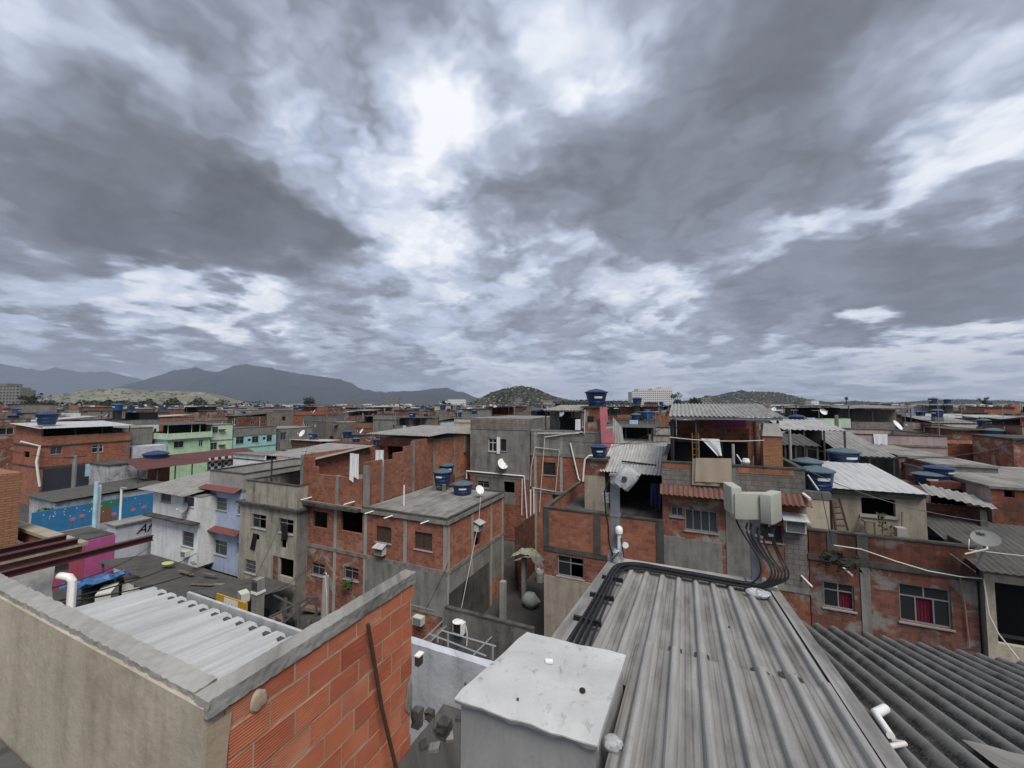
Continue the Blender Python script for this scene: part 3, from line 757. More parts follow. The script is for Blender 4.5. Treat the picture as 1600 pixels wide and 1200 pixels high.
for j in range(15):
    r = []; v = j/14
    for i in range(15):
        u = i/14; p = FLc.lerp(FRc, u).lerp(BLc.lerp(BRc, u), v)
        h = 11.20+.016*mnoise.noise((u*3, v*3, 1))+.008*mnoise.noise((u*8, v*8, 4))+.045*v*u*0
        e = 0
        if j == 0: h -= .012+.02*abs(mnoise.noise((u*4, 2, 7)))
        if j == 0: p = p+Vector((0, -.02-.02*mnoise.noise((u*5, 8, 1)), 0))
        r.append(Vector((p.x, p.y, h)))
    top.append(r); us.append([(q_.x, q_.y) for q_ in r])
m.grid(top, uvs=us)
bt = [[p-Vector((0, 0, .006)) for p in r] for r in top]
m.grid([list(reversed(r)) for r in bt]); m.grid([[p-Vector((0, -.012, .03+.02*mnoise.noise((p.x*9, 1, 2)))) for p in top[0]], top[0]]); m.grid([top[-1], [p-Vector((0, 0, .03)) for p in top[-1]]])
m.grid([[r[0]-Vector((0, 0, .03)) for r in top], [r[0] for r in top]]); m.grid([[r[-1] for r in top], [r[-1]-Vector((0, 0, .035)) for r in top]])
m.build('top_cover', mb_, smooth=True)
p = onz(910, 1074, 11.225); q = MB().use(BLACK); q.lathe((p.x, p.y, 11.203), [(.020, 0), (.018, .010), (.0, .013)], 12); q.build('plug', mb_)
p = onz(858, 1033, 11.215); MB().use(WHITE).obox((p.x, p.y, 11.215), (1, .3, 0), (-.3, 1, 0), (0, 0, 1), .025, .018, .006).build('label_plate', mb_)
for px, py in ((727, 1069), (809, 1093)): p = onz(px, py, 11.2); MB().use(STEELD).lathe((p.x, p.y, 11.195), [(.008, 0), (.008, .012), (.0, .013)], 8).build('screw', mb_)

# big grey corrugated roof of the building we look over
gr_ = thing('grey_roofed_building', 'building under the big pale grey corrugated roof with cables along its edge', 'house', (0, 4, 9))
XL, XR = -1.03, 1.02
def zr(y): return 10.60+(5.92-y)*.128
def sgm(t, b):
    uv = uvof(t); ux = t.n('ShaderNodeSeparateXYZ', {0: uv}).outputs[0]
    ph = t.m('ABSOLUTE', t.m('SUBTRACT', t.m('FRACT', t.m('ADD', t.m('DIVIDE', ux, .205), t.m('MULTIPLY', t.noise(uv, 3, 4), .12))), .56))   # 0 on the ribs
    s = t.noise(scaled(t, uv, (26, .9, 1)), 1.0, 8, .62); s2 = t.noise(uv, 1.7, 9, .66, .5); s3 = t.noise(uv, 45, 4, .7); s4 = t.noise(scaled(t, uv, (5, .35, 1)), 1.3, 5, .6)
    col = t.mix(t.maprange(s, .30, .70), (.31, .305, .297), (.165, .162, .156))
    val = t.m('MULTIPLY', t.maprange(ph, .16, .40), t.maprange(t.noise(scaled(t, uv, (3, .8, 1)), 1.6, 6, .6), .30, .62))
    col = t.mix(t.m('MULTIPLY', val, .78), col, (.070, .066, .060))
    col = t.mix(t.m('MULTIPLY', t.maprange(s4, .52, .70), .24), col, (.22, .165, .125))
    col = t.mix(t.m('MULTIPLY', t.maprange(s2, .52, .70), .45), col, (.10, .098, .092)); col = t.mix(t.m('MULTIPLY', t.maprange(s3, .55, .75), .35), col, (.07, .07, .068))
    setb(t, b, col, .85, 0, .3); bump(t, b, s3, .25, .005)
SG = material('fibre_cement_streaked', sgm)
m = MB().use(SG); m.sheet((XL,2.97,zr(2.97)), (XR,2.97,zr(2.97)), (XR,5.95,zr(5.95)), (XL,5.95,zr(5.95)), .205, .050, 'trap', 20, 5, .009); m.build('upper_sheet', gr_)
m = MB().use(SG); m.sheet((XR-1.435,.6,zr(.6)+.020), (XR-.0,.6,zr(.6)+.020), (XR-.0,3.62,zr(3.62)+.020), (XR-1.435,3.62,zr(3.62)+.020), .205, .050, 'trap', 20, 5, .009); m.build('lower_sheet', gr_)
for i in range(2):
    x = (XL, XR)[i]; m = MB().use(SG); a, b = (x-.05, x+.08) if i == 0 else (x-.07, x+.035)
    z_ = .062
    ya_ = 2.97 if i == 0 else .6
    m.face([(a,ya_,zr(ya_)+z_),(b,ya_,zr(ya_)+z_),(b,5.97,zr(5.97)+z_),(a,5.97,zr(5.97)+z_)]); 
    xa = a if i == 0 else b; m.face([(xa,ya_,zr(ya_)+z_),(xa,5.97,zr(5.97)+z_),(xa,5.97,zr(5.97)-.12),(xa,ya_,zr(ya_)-.12)]); m.build('edge_flashing', gr_)
m = MB().use(CONC_L); m.box(XL-.05, XR+.04, 5.98, 6.16, 10.45, 10.66); m.build('rear_beam', gr_)
m = MB().use(SG); m.box(XL+.15, XR-.05, 5.84, 5.90, zr(5.87)+.045, zr(5.87)+.07); m.build('batten', gr_)
MB().use(P_GREY).box(-.36, XR-.1, 1.0, 2.99, 5.0, 10.42).build('wall', gr_); MB().use(P_GREY).box(XL+.12, XR-.1, 3.0, 5.97, 5.0, 10.42).build('wall', gr_)
for k, (px, py) in enumerate([(1015, 1037), (1086, 1055), (1126, 1067)]):
    p = onz(px, py, zr(3.5)); MB().use(WHITE).obox((p.x, p.y-.02, zr(p.y)+.012), (1, .1, 0), (-.1, 1, -.13), (0, .13, 1), .022 if k < 2 else .03, .02 if k < 2 else .028, .006).build('clip', gr_)
for k, (px, py) in enumerate([(1125, 1184), (1139, 973), (1251, 1010), (1289, 1103), (1157, 1089), (1202, 1083), (962, 1040)]):
    p = onz(px, py, zr(3.0)); y_ = p.y; 
    p = onz(px, py, zr(y_)+.01); MB().use(BLACK).lathe((p.x, p.y, zr(p.y)-.012), [(.008, 0), (.008, .022), (.004, .028)], 8).build('roof_bolt', gr_)

rt = random.Random(3)
for px, py in ((1052, 1047), (1098, 1060), (1205, 1088), (1232, 1096), (1180, 1083), (1262, 1104)):
    p = onz(px, py, zr(3.55)); xr = XR-.205*(int((XR-p.x)/.205)+.5); y0_ = 3.635; m = MB().use(plain('tar', (.035, .034, .032), .8)); w_ = rt.uniform(.045, .075); l_ = rt.uniform(.05, .14)
    m.grid([[(xr-w_+2*w_*i/5+.008*mnoise.noise((i, px, 1)), y0_+l_*j/3*(1+.5*mnoise.noise((i*1.3, px*.1, j))), zr(y0_+l_*j/3)+.012) for i in range(6)] for j in range(4)]); m.build('overlap_shadow', gr_)  # dark patches just past the sheet overlap, painted in for its gap shadow
# black cable bundle along the far edge, turning down the left side of the roof
cb = thing('cable_bundle', 'thick bundle of black cables along the far and left edges of the grey roof', 'cables', (-.4, 5.8, 10.7))
for k in range(7):
    o = .034*(k % 4)-.05; u = .034*(k//4)
    zz = lambda y: zr(y)+.075+u
    pts = [(.80, 5.80-o*.6, zz(5.8)), (.3, 5.82-o, zz(5.8)), (-.3, 5.84-o, zz(5.8)), (-.62, 5.86-o*1.2, zz(5.8)), (-.78+o*.5, 5.80-o, zz(5.8)), (-.87+o, 5.62-o*.5, zz(5.6)), (-.89+o, 5.3, zz(5.3)), (-.87+o*1.1, 4.7, zz(4.7)), (-.85+o*1.3, 4.0, zz(4.0)), (-.83+o*1.5, 3.3, zz(3.3)), (-.84+o*1.6, 2.85, zz(2.85)-.1)]
    sm = []
    for i in range(len(pts)-1):
        for j in range(3): sm.append(Vector(pts[i]).lerp(Vector(pts[i+1]), j/3))
    sm.append(Vector(pts[-1])); 
    for _ in range(2): sm = [sm[0]]+[(sm[i-1]+sm[i]*2+sm[i+1])/4 for i in range(1, len(sm)-1)]+[sm[-1]]
    MB().use(BLACK).tube(sm, .0115, 7).build('cable', cb, smooth=True)
for y_ in (5.1, 4.4, 3.7): MB().use(BLACK).box(-1.0, -.74, y_-.015, y_+.015, zr(y_)+.055, zr(y_)+.105).build('cable_tie', cb)

# left antenna post with plastic wrapped radio unit
PB = ony(962, 886, 6.02); PT = ony(962, 742, 6.02); hx = .062
ap = thing('antenna_post', 'square grey steel post carrying a radio unit wrapped in clear plastic', 'antenna post', (PB.x, 6.05, 10.6))
GPST = plain('galvanised_grey', (.25, .265, .29), .5, .4, .3)
MB().use(GPST).box(PB.x-hx, PB.x+hx, 6.0, 6.12, 10.5, PT.z).build('pole', ap)
MB().use(GPST).box(PB.x-hx-.012, PB.x+hx+.012, 5.99, 6.13, PT.z-.62, PT.z-.59).box(PB.x-hx-.012, PB.x+hx+.012, 5.99, 6.13, PT.z-.02, PT.z+.01).build('collar', ap)
MB().use(STEEL).box(PB.x-.11, PB.x+.11, 5.97, 6.15, 10.665, 10.72).box(PB.x-.08, PB.x+.08, 5.98, 6.14, 10.72, 10.86).build('base_plate', ap)
RC = ony(974, 748, 6.0)
ru = MB().use(GPST); ax = Vector((.75, 0, -.55)); az = Vector((.55, .1, .75))
ru.obox(RC-ax*.0+Vector((-.06, .02, -.02)), ax, (0, 1, 0), az, .08, .09, .10); ru.build('radio_unit', ap)
def wrapm(t, b):
    g = t.n('ShaderNodeTexCoord').outputs['Object']; v = t.noise(g, 14, 6, .65, 1.5)
    setb(t, b, t.mix(t.maprange(v, .3, .7), (.62, .63, .64), (.30, .31, .33)), .12, 0, .8); t.set(b.inputs['Alpha'], t.maprange(v, .35, .65, .55, .92)); bump(t, b, v, .8, .03)
WRAP = material('plastic_wrap', wrapm)
wr = MB().use(WRAP); rows = []
for j in range(9):
    th = pi*j/8; r = []
    for i in range(20):
        ph = 2*pi*i/20; d = Vector((cos(ph)*sin(th), sin(ph)*sin(th), cos(th))); e = max(abs(d.x), abs(d.y), abs(d.z)); d = d/e**.75
        s_ = 1+.12*mnoise.noise((d.x*3, d.y*3, d.z*3)); r.append(RC+Vector((.05, 0, .02))+(ax*d.x*.15+Vector((0, 1, 0))*d.y*.12+az*d.z*.17)*s_)
    rows.append(r)
wr.grid(rows, close=True); wr.build('plastic_wrap', ap, smooth=True)
q = MB().use(STEELD); q.tube([RC+Vector((.03, -.14, .02)), RC+Vector((.03, -.10, .02))], .04, 12); q.build('lens', ap)
# small white dome antenna beside the post
wb = ony(968, 882, 5.93); da = thing('dome_antenna', 'small white dome topped antenna tube clipped to the grey post', 'antenna', (wb.x, 5.93, 10.7))
z0_ = ony(968, 868, 5.93).z; z1_ = ony(968, 828, 5.93).z
MB().use(WHITE).tube([(wb.x, 5.93, z0_-.12), (wb.x, 5.93, z1_)], .028, 12).build('tube', da, smooth=True)
MB().use(WHITE).lathe((wb.x, 5.93, z1_), [(.035, -.06), (.052, -.045), (.056, 0), (.05, .03), (.03, .052), (0, .06)], 16, cap=False).build('dome', da, smooth=True)
MB().use(WRAP).lathe((wb.x-.03, 5.95, 10.66), [(.07, 0), (.085, .05), (.065, .11), (.075, .16), (.05, .20)], 14).build('wrapped_joint', da, smooth=True)
m = MB().use(WHITE); p = ony(976, 850, 5.9); m.tube([p, p+Vector((.02, -.05, 0))], [.03, .045], 12); m.build('side_horn', da)
pipe('post_cable', 'slack black cable looping down the left of the grey post', [(PB.x-.06, 5.98, PT.z-.05), (PB.x-.14, 5.95, PT.z-.25), (PB.x-.12, 5.93, PT.z-.55), (PB.x-.09, 5.95, PT.z-.75), (PB.x-.085, 5.95, 10.95), (PB.x-.03, 5.93, 10.76)], .012, BLACK, 'cable')
pipe('antenna_cable', 'thin black cable curling from the dome antenna to the roof', [(wb.x+.03, 5.9, z1_-.1), (wb.x+.07, 5.88, z0_), (wb.x+.0, 5.87, 10.85), (wb.x-.1, 5.86, 10.72)], .008, BLACK, 'cable')
m = MB().use(GREY_P); b_ = ony(947, 778, 6.1); m.obox(b_, (1, 0, .1), (0, 1, 0), (-.1, 0, 1), .06, .05, .07); m.use(WRAP).obox(b_+Vector((0, -.052, 0)), (1, 0, .1), (0, 1, 0), (-.1, 0, 1), .05, .01, .06)
tag(m.build('junction_box', None, loc=b_), 'small pale junction box on the left side of the grey post', 'box')

# right panel antennas on a bracketed post
RB = ony(1183, 922, 6.02); RT_ = ony(1188, 790, 6.02)
pa = thing('panel_antenna_mast', 'short steel mast with three cream panel antennas and black cables', 'antenna mast', (RB.x, 6.05, 10.6))
MB().use(GPST).box(RB.x-.055, RB.x+.055, 6.0, 6.11, 10.5, RT_.z).build('pole', pa)
PAN = plain('panel_cream', (.34, .345, .295), .45, 0, .10, .4)
def panel(cx, cy, zt, zb, w_, d_, ang, nm='panel_antenna'):
    c_ = Vector((cx, cy, (zt+zb)/2)); a = Vector((cos(ang), sin(ang), 0)); n = Vector((sin(ang), -cos(ang), 0)); h = (zt-zb)/2; m = MB().use(PAN)
    pr = []
    for k in range(11): t_ = -1+2*k/10; pr.append(a*t_*w_/2+n*(d_*.5*(1-abs(t_)**6)*.25+d_*.4))
    pr += [a*w_/2-n*d_*.5, -a*w_/2-n*d_*.5]; ch = .012
    rows = [[c_+p*(1-.04)+Vector((0, 0, -h)) for p in pr], [c_+p+Vector((0, 0, -h+ch)) for p in pr], [c_+p+Vector((0, 0, h-ch)) for p in pr], [c_+p*(1-.04)+Vector((0, 0, h)) for p in pr]]
    m.grid(rows, close=True); m.face(list(reversed(rows[0]))); m.face(rows[-1]); o = m.build(nm, pa, smooth=True)
    b = MB().use(STEEL); 
    for k in (-.28, 0, .28): b.tube([c_+a*w_*k+Vector((0, 0, -h-.05)), c_+a*w_*k+Vector((0, 0, -h+.01))], .012, 8)
    b.build('connector', o); return c_, a, h
A1, A2 = ony(1137, 757, 5.98), ony(1151, 800, 5.98); B1, B2 = ony(1153, 769, 5.9), ony(1197, 813, 5.9); C1, C2 = ony(1197, 771, 5.92), ony(1219, 818, 5.92)
panel((A1.x+A2.x)/2, 6.0, A1.z, A2.z, .36, .13, radians(100)-pi)
panel((B1.x+B2.x)/2, 5.93, B1.z, B2.z, .47, .12, radians(22))
panel((C1.x+C2.x)/2, 6.0, C1.z, C2.z, .38, .13, radians(62))
MB().use(STEEL).box(RB.x-.3, RB.x+.2, 6.03, 6.08, B1.z-.2, B1.z-.15).build('bracket', pa)
MB().use(GPST).box(RB.x-.12, RB.x+.12, 5.95, 6.15, 10.665, 10.70).build('base_plate', pa)
for k, (px, py) in enumerate([(1148, 812), (1164, 830), (1170, 832), (1181, 838), (1190, 841), (1203, 838), (1206, 838)]):
    a = ony(px, py, 5.95); b0 = ony(px+4, py-14, 5.97)
    xe = RB.x+(.02 if k == 0 else .10+.035*k)
    pts = [b0, a, Vector((a.x+.04+.35*(xe-a.x), 5.92, a.z-.24)), Vector((xe-(.0 if k else -.0), 5.86, a.z*.4+10.75*.6)), Vector((xe+.01, 5.82, 10.86)), Vector((xe-.09, 5.80, 10.74+.01*k)), Vector((xe-.25, 5.79, 10.70)), Vector((.62, 5.79, 10.69))]
    sm = []
    for i in range(len(pts)-1):
        for j in range(4): sm.append(pts[i].lerp(pts[i+1], j/4))
    sm.append(pts[-1])
    for _ in range(4): sm = [sm[0]]+[(sm[i-1]+sm[i]*2+sm[i+1])/4 for i in range(1, len(sm)-1)]+[sm[-1]]
    MB().use(BLACK).tube(sm, .0115, 7).build('cable', pa, smooth=True)
    MB().use(STEEL).tube([a+Vector((0, 0, .03)), a], .019, 8).build('connector_sleeve', pa)
p = ony(1183, 945, 5.7); m = MB().use(WRAP); rows = []
for j in range(7):
    th = pi*j/6; rows.append([(p.x+.13*cos(a)*sin(th)*(1+.5*mnoise.noise((cos(a)*2, sin(a)*2, j))), 5.62+.08*sin(a)*sin(th), zr(5.62)+.06+.05*cos(th)*(1+.6*mnoise.noise((cos(a)*3, sin(a)*3, j*2)))) for a in [2*pi*i/22 for i in range(22)]])
m.grid(rows, close=True); tag(m.build('plastic_bag', None, loc=(p.x, 5.62, zr(5.62))), 'crumpled clear plastic wrapping at the foot of the panel antenna mast', 'plastic sheet')
p = onz(965, 1170, 11.0); m = MB().use(WRAP); rows = []
for j in range(7):
    th = pi*j/6; rows.append([(-.40+.05*cos(a)*sin(th)*(1+.5*mnoise.noise((cos(a)*2, sin(a)*2, j))), 2.28+.05*sin(a)*sin(th), zr(2.28)+.045+.04*cos(th)) for a in [2*pi*i/22 for i in range(22)]])
m.grid(rows, close=True); tag(m.build('plastic_bag', None, loc=(-.4, 2.28, zr(2.28))), 'small wad of white plastic beside the silver metal box', 'plastic sheet')

# dark wavy roof on the right with loose pipes
dk = thing('dark_roofed_building', 'building under the dark mouldy wavy fibre cement roof at the right', 'house', (3, 5, 9))
def zd(y): return 9.62+(7.45-y)*.289
def sdm(t, b):
    uv = uvof(t); ux = t.n('ShaderNodeSeparateXYZ', {0: uv}).outputs[0]
    cr = t.m('COSINE', t.m('MULTIPLY', t.m('ADD', ux, t.m('MULTIPLY', t.m('SUBTRACT', t.noise(uv, 4, 4), .5), .05)), 2*pi/.197))
    s2 = t.noise(uv, 2.4, 9, .66, .5); s3 = t.noise(uv, 55, 5, .7); s1 = t.noise(scaled(t, uv, (3, .5, 1)), 1.5, 6, .6)
    valley_dark = t.m('ADD', t.maprange(cr, .75, -.5), fn3(t, s2), clamp=True)  # darker in the wave valleys, lighter on the crests, varied by noise
    col = t.mix(t.maprange(s1, .35, .7), (.165, .162, .155), (.105, .102, .098)); col = t.mix(valley_dark, col, (.022, .022, .021)); col = t.mix(t.m('MULTIPLY', t.maprange(s3, .52, .75), .6), col, (.20, .20, .19))
    setb(t, b, col, .95, 0, .1); bump(t, b, s3, .5, .008)
def fn3(t, s): return t.m('MULTIPLY', t.m('SUBTRACT', s, .5), 2.0)
SD = material('fibre_cement_dark_valleys', sdm)
m = MB().use(SD); m.sheet((1.02,1.2,zd(1.2)), (6.9,1.2,zd(1.2)), (6.9,7.48,zd(7.48)), (1.02,7.48,zd(7.48)), .197, .034, 'wave', 12, 8, .009, jit=.002); m.build('roof_sheet', dk, smooth=True)
MB().use(P_DKGR).box(1.12, 6.7, 1.4, 7.3, 4.5, 9.2).build('wall', dk)
m = MB().use(CONC); rows = []
P0 = onz(1560, 1180, zd(3.4)); 
for j in range(6): rows.append([(P0.x-.10+.5*i/9+.04*mnoise.noise((i, j, 1)), P0.y-.35+.5*j/5+.03*mnoise.noise((i, j, 5)), zd(P0.y-.35+.5*j/5)+.042+.012*mnoise.noise((i*.5, j*.5, 3))) for i in range(10)])
m.grid(rows); m.build('cement_patch', dk, smooth=True)
def roofp(px, py, up=.05):
    d = ray(px, py); k = (zd(0)+up-EYE)/(d.z+.289*d.y); return CP+d*k
a, b, c_ = roofp(1383, 1107, .06), roofp(1368, 1115, .07), roofp(1392, 1150, .05)
pipe('pvc_elbow_pipe', 'white plastic pipe with an elbow lying loose on the dark roof', [a, a.lerp(b, .7), b, b.lerp(c_, .15), c_], [.030, .030, .030, .024, .023], WHITE, n=12)
a, b = roofp(1357, 1172, .10), roofp(1414, 1162, .06)
pipe('pvc_pipe', 'cream plastic pipe poking from under the grey roof over the dark roof', [a, b], .014, PVC, n=10)
a, b = roofp(1392, 1157, .04), roofp(1414, 1160, .04)
pipe('pipe_offcut', 'short grey pipe offcut beside the cream pipe on the dark roof', [a, b], .010, GREY_P, n=8)
# ------------------------------------------------------------------ the street of brick houses
def PF(y, L): return [prect('y', y, r) for r in L]
def PS(x, L): return [prect('x', x, r) for r in L]
def X(px, py, y): return ony(px, py, y).x
def Z(px, py, y): return ony(px, py, y).z
# --- C: big brick house in the middle
yC = 17.7
C = house('brick_house', 'large orange brick house with flat concrete roof and two blue tanks, middle of the street', -23.14, -11.68, yC, 24.85, -.3, 6.80, B_RED, B_OR,
    F=PF(yC, [('hole',489,798,511,827), ('hole',533,794,566,835), ('shut',588,821,611,850), ('shut',648,830,675,862), ('trans',487,878,507,902), ('curt',538,884,560,909), ('trans',645,912,680,953)]),
    S=PS(-11.68, [('hole', 742, 842, 750, 850)]), bands=(4.02,), colf=[X(474,830,yC), X(524,830,yC), X(571,840,yC), X(633,850,yC), -11.80], cols=[17.85, 20.4, 22.9, 24.6],
    split=((1.4, B_PAT, P_GREY), (4.02, B_RED, B_OR)), colm=CONC_L, slab=.22, over=.12)
MB().use(P_GREY).box(X(571,900,yC), -11.70, yC-.035, yC-.006, 3.91-2.2, 3.905).build('render_panel', C)
MB().use(CONC_D).box(-11.66, -11.64, 17.9, 22.5, -.3, 2.9).build('render_panel', C)
parapet(C, -17.6, -11.6, yC-.1, 24.9, 6.80, 6.92, .16, CONC_D, sides='frk', name='roof_kerb')
# upper terrace walls of C
ut = 6.80
m = MB().use(B_OR); xL, xR = -23.10, -17.72; t_ = .14
m.box(xL, xL+1.15, yC, yC+t_, ut, 9.62); m.box(xL+1.15, xL+1.5, yC, yC+t_, ut, 9.0); m.box(xL+1.5, xR, yC, yC+t_, ut, 8.52)
m.build('terrace_wall', C)
m = MB().use(B_OR); prof = [(575, 722), (600, 720), (616, 708), (632, 698), (646, 688)]
ys = [yC+t_]+[onx(px, py, xR).y for px, py in prof[1:]]+[24.85]
for k in range(len(prof)): m.box(xR-t_, xR, ys[k], ys[k+1], ut, onx(prof[k][0], prof[k][1], xR).z)
m.build('terrace_side_wall', C)
MB().use(B_OR).box(xL, xL+t_, yC+t_, 24.85, ut, 9.7).build('terrace_side_wall', C)
for px, zt in ((576, 9.0), (598, 9.35), (646, 10.35)):
    y_ = max(yC+.1, onx(px, 720, xR).y); MB().use(CONC).box(xR-.18, xR+.025, y_-.12, y_+.12, ut, zt).build('column', C)
MB().use(CONC).box(X(527,760,yC)-.13, X(527,760,yC)+.13, yC-.025, yC+.2, ut, 8.55).build('column', C)
MB().use(CONC).box(X(571,760,yC)-.16, X(571,760,yC)+.16, yC-.03, yC+.2, ut, 9.3).build('column', C)
MB().use(CONC).box(xL-.03, xL+.22, yC-.025, yC+.2, ut, 9.7).build('column', C)
MB().use(CONC_D).box(xL, xR, yC+1.2, 24.8, 6.80, 6.84).build('terrace_floor', C)
MB().use(CONC_D).box(-23.3, -17.7, yC-.42, yC-.121, 6.62, 6.80).build('ledge', C)
# C2: rear brick block
C2 = house('brick_house', 'tall blind brick block with a grey sheet roof behind the big brick house', -23.1, -17.72, 24.9, 30.9, 0, 10.3, B_RED, B_OR, F=[(-22.3,-19.2,7.6,9.6,'hole')], cols=[25.0, 27.9, 30.7], bands=(6.9,), slab=.1, over=-.02)
sheet_roof(C2, -23.6, -17.3, 23.9, 31.4, 10.62, 10.95, S_FIB, .25, .03)
MB().use(CONC).box(-17.70, -17.6, 29.3, 29.7, 8.8, 10.2).build('render_patch', C2)
for k, (a, b) in enumerate([((547,708),(552,750)), ((553,709),(560,745)), ((587,703),(593,726)), ((594,703),(599,725))]):
    y_ = yC-.05 if k < 2 else 19.4; p, q = ony(*a, y_), ony(*b, y_)
    cloth('hanging_cloth', ['long white cloth hanging on the brick parapet of the big brick house', 'second white cloth overlapping the long one on the brick parapet', 'short white cloth drying on the stepped brick side wall', 'pale striped cloth beside the short white one'][k], 'laundry', [(p.x, y_, p.z), (q.x, y_, p.z), (q.x, y_, q.z-.15), (p.x, y_, q.z)], CLOTHW, 2, .03, group='laundry on the big brick house')
def tank_px(key, x, y, z, w, rot=0.0, label='', sz=None, group='blue water tanks'): return place(key, (x, y, z), w/1.0, rot, label, group, sz)
p = onz(691, 766, 6.8)
for dx, dy in ((-.4,-.35),(.4,-.35),(0,.4)): tag(MB().use(CONC).box(p.x+dx-.1, p.x+dx+.1, p.y+dy-.1, p.y+dy+.1, 6.8, 7.32).build('support_pillar', None, loc=(p.x+dx, p.y+dy, 6.8)), 'short concrete pillar under the raised blue tank on the flat roof', 'pillar', 'pillars under the raised tank')
tank_px('worn', p.x, p.y, 7.32, 1.25, .2, 'blue tank with grey lid raised on pillars on the flat concrete roof')
p2 = onz(698, 752, 6.9); tag(MB().use(B_DK).box(p2.x-.5, p2.x+.5, p2.y-.4, p2.y+.4, 6.8, 7.45).build('brick_plinth', None, loc=(p2.x, p2.y, 6.8)), 'brick plinth under the rear tank on the flat concrete roof', 'plinth')
tank_px('worn', p2.x, p2.y, 7.45, 1.1, 1.0, 'half hidden tank behind the raised blue tank on the flat roof')
p = onz(723, 771, 6.85); tank_px('worn', p.x, p.y, 6.82, 1.35, .6, 'low blue tank with grey lid sitting directly on the flat concrete roof', .8)
p = onz(748, 776, 6.85); place('dish', (p.x, p.y, 6.8), 0.85, 1.0, 'pale satellite dish at the right corner of the flat concrete roof', 'satellite dishes')
p = onz(631, 790, 6.82); pipe('vent_pipe', 'thin white vent pipe standing on the flat concrete roof', [(p.x, p.y, 6.80), (p.x, p.y, ony(631,758,p.y).z)], .045, WHITE)
for k, (px, py) in enumerate([(485,778), (552,785), (585,799), (615,806), (672,814)]):
    p = ony(px, py, yC-.1); pipe('drain_spout', ['left end of the brick house ledge', 'the ledge below the white cloths', 'left end of the concrete roof edge', 'middle of the concrete roof edge', 'right part of the concrete roof edge'][k].join(['white drain spout sticking out at the ', '']), [(p.x, yC+.05, p.z+.03), (p.x-.30, yC-.55, p.z-.06)], .035, WHITE, 'drain spout', group='drain spouts on the brick house')
q = PF(yC, [('a', 587, 853, 608, 863)])[0]; place('ac_hood', ((q[0]+q[1])/2, yC, q[2]-.15), 1.0, 0, 'air conditioner with white hood below the left brown shutter', 'air conditioners')
q = PF(yC, [('a', 648, 958, 667, 975)])[0]; place('ac', ((q[0]+q[1])/2, yC-.03, q[2]), 1.0, 0, 'small air conditioner low on the grey wall below the big window', 'air conditioners')
p = onx(744, 828, -11.68); place('ac_hood', (-11.66, p.y, p.z), 1.0, pi/2, 'air conditioner with white hood on the right side of the big brick house', 'air conditioners')
# fallen plant in window
def plant(name, label, p, r, h, n, m=GREENL, group=None, stem=True):
    t = thing(name, label, 'plant', p, group); b = MB().use(m); P = Vector(p)
    for k in range(n):
        a, e = random.random()*2*pi, random.random(); d = Vector((cos(a)*r*sqrt(e), sin(a)*r*sqrt(e), h*random.uniform(.25, 1))); s = random.uniform(.05, .12)*(r+h)
        u = Vector((random.gauss(0,1), random.gauss(0,1), random.gauss(0,.6))).normalized(); v = u.cross(Vector((random.gauss(0,1), random.gauss(0,1), 1))).normalized()
        b.face([P+d-u*s, P+d+v*s*.4, P+d+u*s, P+d-v*s*.4])
    b.build('foliage', t)
    if stem: MB().use(WOODL).tube([P, P+Vector((.02, 0, h*.6)), P+Vector((-.02, .02, h*.9))], [.02, .015, .006], 5).build('stem', t)
    return t
q = PF(yC, [('a', 535, 905, 556, 925)])[0]; plant('window_plant', 'green plant hanging below the red curtained window of the brick house', ((q[0]+q[1])/2, yC-.2, q[2]), .35, .7, 160)

# --- beige house to the left of C
yB = 16.9
BH = house('beige_house', 'narrow grey beige house with broken windows left of the big brick house', X(375,800,yB), -22.3, yB, 24, 0, Z(420,790,yB)+.05, P_BEI, P_GREY,
    F=PF(yB, [('open',394,802,415,828), ('open',436,809,458,836), ('hole',397,834,405,845), ('hole',438,842,447,858), ('bars',383,873,399,898), ('hole',436,870,458,905)]), slab=.14, over=.2, slabm=CONC_D)
zb0 = Z(420,790,yB)+.05; zb1 = Z(420,755,yB)
parapet(BH, X(384,770,yB), -22.35, yB+.02, 23.9, zb0, zb1, .14, P_BEI, CONC_D)
MB().use(B_PAT).box(X(427,880,yB), X(435,880,yB), yB-.03, yB-.004, Z(430,905,yB), Z(430,868,yB)).build('bare_brick_strip', BH)
sheet_roof(BH, -27.4, -22.5, 18.3, 23.5, 9.35, 9.75, S_FIB, .25, .03, posts=[(-27.2,18.5),(-22.8,18.5),(-27.2,23.2)], zp=zb0)
q = PF(yB, [('a', 441, 836, 450, 848)])[0]
m = MB().use(BLACK); rows = []
for j in range(6): rows.append([(q[0]+.32+.28*cos(2*pi*i/9)*(1+.4*mnoise.noise((i*.8, j, 2))), yB-.08+.05*sin(2*pi*i/9), q[3]-.2+.18*j*(1+.2*mnoise.noise((i, j*.5, 1)))) for i in range(9)])
m.grid(rows, close=True); tag(m.build('broken_frame', None, loc=(q[0], yB, q[2])), 'tangle of charred black frame hanging below the right beige window', 'debris')
q = PF(yB, [('a', 393, 832, 401, 860)])[0]; cloth('hanging_cloth', 'black rag hanging from the small hole in the beige house', 'laundry', [(q[0]+.2, yB-.03, q[3]), (q[1]+.1, yB-.03, q[3]), (q[1]-.15, yB-.06, q[2]), (q[0], yB-.06, q[2])], BLACK, 2, .04)

